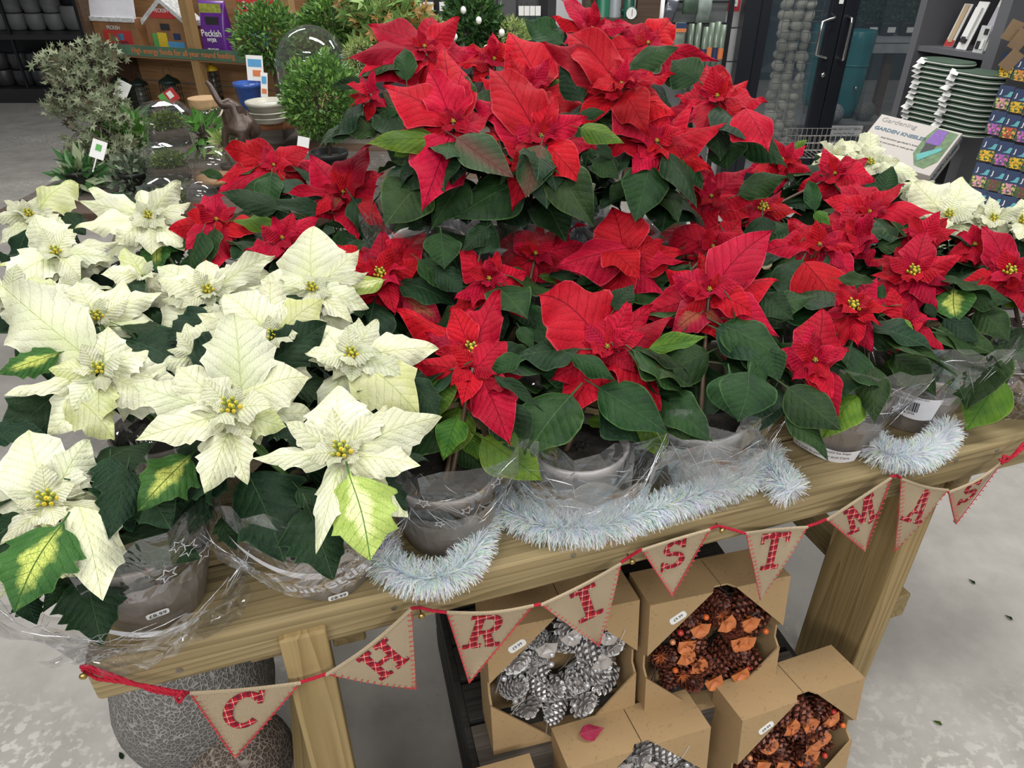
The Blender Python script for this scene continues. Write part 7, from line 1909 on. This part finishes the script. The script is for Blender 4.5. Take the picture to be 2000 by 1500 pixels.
# kneeling pads
M_PADG = plain('green_foam', (.045, .085, .055), .7); M_PADW = plain('white_foam_edge', (.68, .68, .64), .6)
def stadium(w_, d_, n=10):
    return rrect(w_, d_, min(w_, d_) * .46, n)
pm1 = MB(); loft(pm1, [(stadium(.185, .31), 0), (stadium(.190, .315), .004), (stadium(.190, .315), .018), (stadium(.185, .31), .022)]); pg = pm1.mesh('pad', M_PADG)
pm2 = MB(); loft(pm2, [(stadium(.194, .319), .0085), (stadium(.194, .319), .0140)]); pw = pm2.mesh('white_band', M_PADW)
pm3 = MB(); pm3.box((0, 0, 0), (.07, .042, .0012)); pt_ = pm3.mesh('tag', M_PAPER)
pm4 = MB(); pm4.box((.01, .0, -.001), (.05, .03, .0012)); pt2 = pm4.mesh('tag_print', M_INK)
ORD = ['bottom', 'second', 'third', 'fourth', 'fifth', 'sixth', 'seventh', 'eighth', 'ninth', 'tenth', 'eleventh', 'twelfth', 'topmost']
def pad_stack(px, py, zc, n, nm, h=.0275):
    c = P(px, py, zc); c.z = zl_ + .001
    for i in range(n):
        e = thing('kneeling_pad', (ORD[i] if i < n - 1 else 'topmost') + ' green kneeling pad of the ' + nm + ' stack, white paper tag on its end', 'kneeling pad', c + V((R.uniform(-.004, .004), R.uniform(-.004, .004), i * h)), ga + PI / 2 + R.uniform(-.04, .04), 'stacked green kneeling pads')
        place(pg, 'pad', e); place(pw, 'white_band', e)
        t_ = place(pt_, 'tag', e); t_.location = (-.112 + R.uniform(-.01, .01), .085 + R.uniform(-.01, .01), .014); t_.rotation_euler = (R.uniform(-.1, .1) + .25, -.25 + R.uniform(-.1, .1), .4 + R.uniform(-.2, .2))
        place(pt2, 'tag_print', t_)
    return c
pad_stack(1818, 232, 4.22, 13, 'left')
pad_stack(1884, 250, 4.02, 12, 'right')
# kneeler carton
M_CARTON = plain('pale_grey_carton_board', (.44, .41, .38), .6, 0, .04, 10)
k0, k1, k2 = P(1722, 225, 3.75), P(1880, 263, 3.52), P(1818, 350, 3.45); k3 = P(1660, 300, 3.70)
ex = (k1 - k0); up_ = ((k0 - k3) + (k1 - k2)) / 2; Lx, Lz = ex.length, up_.length
exn = ex.normalized(); upn = (up_ - exn * up_.dot(exn)).normalized(); nn_ = exn.cross(upn)       # faces the camera
if nn_.dot(CAMP - k0) < 0: nn_ = -nn_
kn = thing('garden_kneeler_box', 'pale carton of a garden kneeler leaning before the grey shelf unit', 'box', k3)
fm = Matrix.Identity(4)
for i in range(3): fm[i][0] = exn[i]; fm[i][1] = upn[i]; fm[i][2] = nn_[i]
m = MB(); m.box((Lx / 2, Lz / 2, -.05), (Lx, Lz, .10)); kc = m.build('carton', M_CARTON, kn, bevel=.002); kc.matrix_local = fm
m = MB(); pic = [(Lx * .70, Lz * .98), (Lx * .97, Lz * .95), (Lx * .97, Lz * .30), (Lx * .88, Lz * .10), (Lx * .76, Lz * .12), (Lx * .66, Lz * .35), (Lx * .65, Lz * .7)]
m.prism(pic, (0, 0, .0002), (1, 0, 0), (0, 1, 0), (0, 0, .0012)); m.build('picture', plain('lawn_print', (.07, .14, .05), .5, 0, .5, 40), kc)
m = MB(); m.prism([(Lx * .72, Lz * .95), (Lx * .85, Lz * .95), (Lx * .87, Lz * .62), (Lx * .70, Lz * .62)], (0, 0, .0016), (1, 0, 0), (0, 1, 0), (0, 0, .0008)); m.build('picture', plain('purple_dotted_print', (.10, .03, .22), .5, 0, .8, 150), kc)
m = MB(); m.prism([(Lx * .71, Lz * .62), (Lx * .84, Lz * .62), (Lx * .82, Lz * .3), (Lx * .73, Lz * .34)], (0, 0, .0018), (1, 0, 0), (0, 1, 0), (0, 0, .0008)); m.build('picture', M_INK, kc)
m = MB(); m.prism([(Lx * .70, Lz * .34), (Lx * .90, Lz * .60), (Lx * .93, Lz * .54), (Lx * .76, Lz * .22)], (0, 0, .002), (1, 0, 0), (0, 1, 0), (0, 0, .0008)); m.build('picture', plain('teal_print', (.05, .30, .28), .5), kc)
place(text_mesh('GARDEN KNEELER', Lz * .103, .0004, plain('slate_blue_ink', (.03, .09, .14), .5), .001, 'LEFT'), 'lettering', kc, loc=(Lx * .04, Lz * .68, .001))
place(text_mesh('Gardening', Lz * .14, .0004, plain('grey_ink', (.18, .18, .18), .5), 0, 'LEFT'), 'lettering', kc, loc=(Lx * .05, Lz * .89, .001))
place(text_mesh('A handy, dual function gardener\'s kneeler and seat', Lz * .052, .0003, M_INK, 0, 'LEFT'), 'lettering', kc, loc=(Lx * .04, Lz * .51, .001))
place(text_mesh('Includes handy tool pocket to make garden tasks even easier', Lz * .046, .0003, M_INK, 0, 'LEFT'), 'lettering', kc, loc=(Lx * .04, Lz * .41, .001))
o = place(text_mesh('GARDEN KNEELER', Lz * .135, .0004, plain('slate_blue_ink', (.03, .09, .14)), .001), 'lettering', kc, loc=(Lx + .001, Lz * .5, -.05)); o.rotation_euler = (0, PI / 2, 0); 
o.rotation_mode = 'QUATERNION'; o.rotation_quaternion = (Matrix.Rotation(PI / 2, 4, 'Y') @ Matrix.Rotation(PI / 2, 4, 'Z')).to_quaternion()
st = thing('carton_stand', 'grey timber base carrying the kneeler carton', 'stand', (k2.x * .5 + k3.x * .5 + .05, (k2.y + k3.y) / 2 + .09, 0), math.atan2(exn.y, exn.x))
m = MB(); zz_ = min(k2.z, k3.z) - .06; m.box((0, 0, zz_ / 2), (.52, .16, zz_)); m.build('base_block', M_GREYW, st)

# ------------------------------------------------------------------ seed packet rack, right edge
sr = thing('seed_rack', 'dark tiered rack of seed packets at the right picture edge', 'rack', P(1990, 400, 3.25)); sr.location.z = 0
rb0 = V(sr.location)
q0, q1, q2 = P(1992, 60, 3.75) - rb0, P(1902, 425, 3.36) - rb0, P(2120, 90, 3.70) - rb0
m = MB(); m.para(q1, q2 - q0, q0 - q1, V((0.01, .03, 0))); m.build('back_panel', M_BLACKP, sr)
m = MB(); m.box((q1.x + .25, q1.y + .12, q1.z / 2), (.4, .04, q1.z)); m.build('foot_panel', M_BLACKP, sr)
pk_rows = [(1985, 128, 3.5), (1978, 190, 3.45), (1962, 240, 3.4), (1947, 292, 3.35), (1932, 342, 3.3), (1925, 392, 3.25)]
def flower_mat(nm, a, b, c, sc=90):
    if nm in MATS: return MATS[nm]
    m, t, out = nt(nm); g = G(t); vo = g.n('ShaderNodeTexVoronoi'); vo.inputs['Scale'].default_value = sc; g.l(g.obj(), vo.inputs['Vector'])
    sp = g.n('ShaderNodeSeparateColor'); g.l(vo.outputs['Color'], sp.inputs[0])
    col = g.mix(g.m('GREATER_THAN', sp.outputs[0], .5), a, b); col = g.mix(g.m('GREATER_THAN', vo.outputs['Distance'], .55), col, (.04, .10, .02)); col = g.mix(g.m('LESS_THAN', vo.outputs['Distance'], .16), col, c)
    bs = g.bsdf(col, .4); g.l(bs.outputs[0], out.inputs[0]); MATS[nm] = m; return m
FM = [flower_mat('print_yellow', (.80, .50, .02), (.75, .38, .02), (.20, .08, .02)), flower_mat('print_redmix', (.60, .05, .03), (.75, .40, .08), (.7, .6, .1)), flower_mat('print_pink', (.70, .25, .40), (.60, .50, .15), (.8, .8, .6)),
      flower_mat('print_orange', (.75, .25, .03), (.70, .45, .10), (.3, .05, .05)), flower_mat('print_purple', (.35, .08, .45), (.65, .15, .40), (.8, .7, .8)), flower_mat('print_dark', (.20, .03, .05), (.10, .10, .03), (.4, .3, .1))]
FN = ['yellow', 'red mixed', 'pink', 'orange', 'purple', 'dark red']
RN = ['top', 'second', 'third', 'fourth', 'fifth', 'bottom']
for ri, (px, py, zc) in enumerate(pk_rows):
    px += -18; 
    m = MB(); c = P(px + 40, py + 20, zc) - rb0; m.box((c.x + .16, c.y + .03, c.z), (.36, .03, .012)); m.build('ledge', M_NAVY, sr)
    for k in range(5 if ri > 1 else 3):
        fx = (ri * 2 + k * 3 + (ri * k) % 2) % 6
        c = P(px + k * 29, py + k * 7.5, zc - k * .012)
        e = thing('seed_packet', '%s seed packet, %s row of the rack, %s from the left' % (FN[fx] + ' flower', RN[ri], ['first', 'second', 'third', 'fourth', 'fifth'][k]), 'seed packet', c, 0, 'seed packets on the rack')
        d = (CAMP - c).normalized(); fmm = frame_mtx(V((0, 0, 0)), V((.95, -.25, -.12)), (d + V((-.2, 0, .1))).normalized())
        m = MB(); m.box((0, 0, 0), (.066, .105, .002)); o = m.build('packet', M_NAVY, e); o.matrix_local = fmm
        m = MB(); m.box((0, -.028, .0018), (.064, .048, .001)); m.build('flower_print', FM[fx], o)
        m = MB(); m.prism([(-.005, .004), (.030, .004), (.033, .030), (.020, .028), (.012, .012)], (0, 0, .0012), (1, 0, 0), (0, 1, 0), (0, 0, .0008)); m.build('colour_sweep', plain('aqua_print', (.12, .42, .45), .5), o)
        place(text_mesh('J', .026, .0004, M_PAPER, .0008), 'logo', o, loc=(-.018, .022, .002))
for i, (px, py) in enumerate([(1978, 60), (1992, 78), (1975, 118)]):
    card('paper_seed_bag', px, py, 3.45, .07, .09, -.3 - .1 * i, plain('kraft_paper', (.28, .19, .11), .8), ['upper', 'middle', 'lower'][i] + ' brown kraft paper seed bag at the right picture edge', 'packet')

# scraps on the floor
for px, py, lb in [(1978, 1210, 'tiny dried leaf scrap on the floor at the far right'), (1690, 1130, 'small green leaf scrap on the floor right of the boxes'), (1840, 1415, 'curled olive leaf scrap on the floor at lower right'), (1905, 1140, 'dark thin leaf scrap on the floor right of the bench leg'), (240, 1482, 'small dark crumb of bark on the floor at lower left')]:
    o = bpy.data.objects.new('leaf_scrap', leaf_me('leaf', M_YG if 'green' in lb or 'olive' in lb else M_DARK, 3)); COL.objects.link(o)
    r_ = R.uniform(0, 3); o.matrix_world = frame_mtx(Pz(px, py, .003), V((math.cos(r_), math.sin(r_), .05)), V((0, 0, 1))) @ Matrix.Diagonal((.022, .010, .02, 1)); tag(o, lb, 'leaf', 'scraps on the floor')
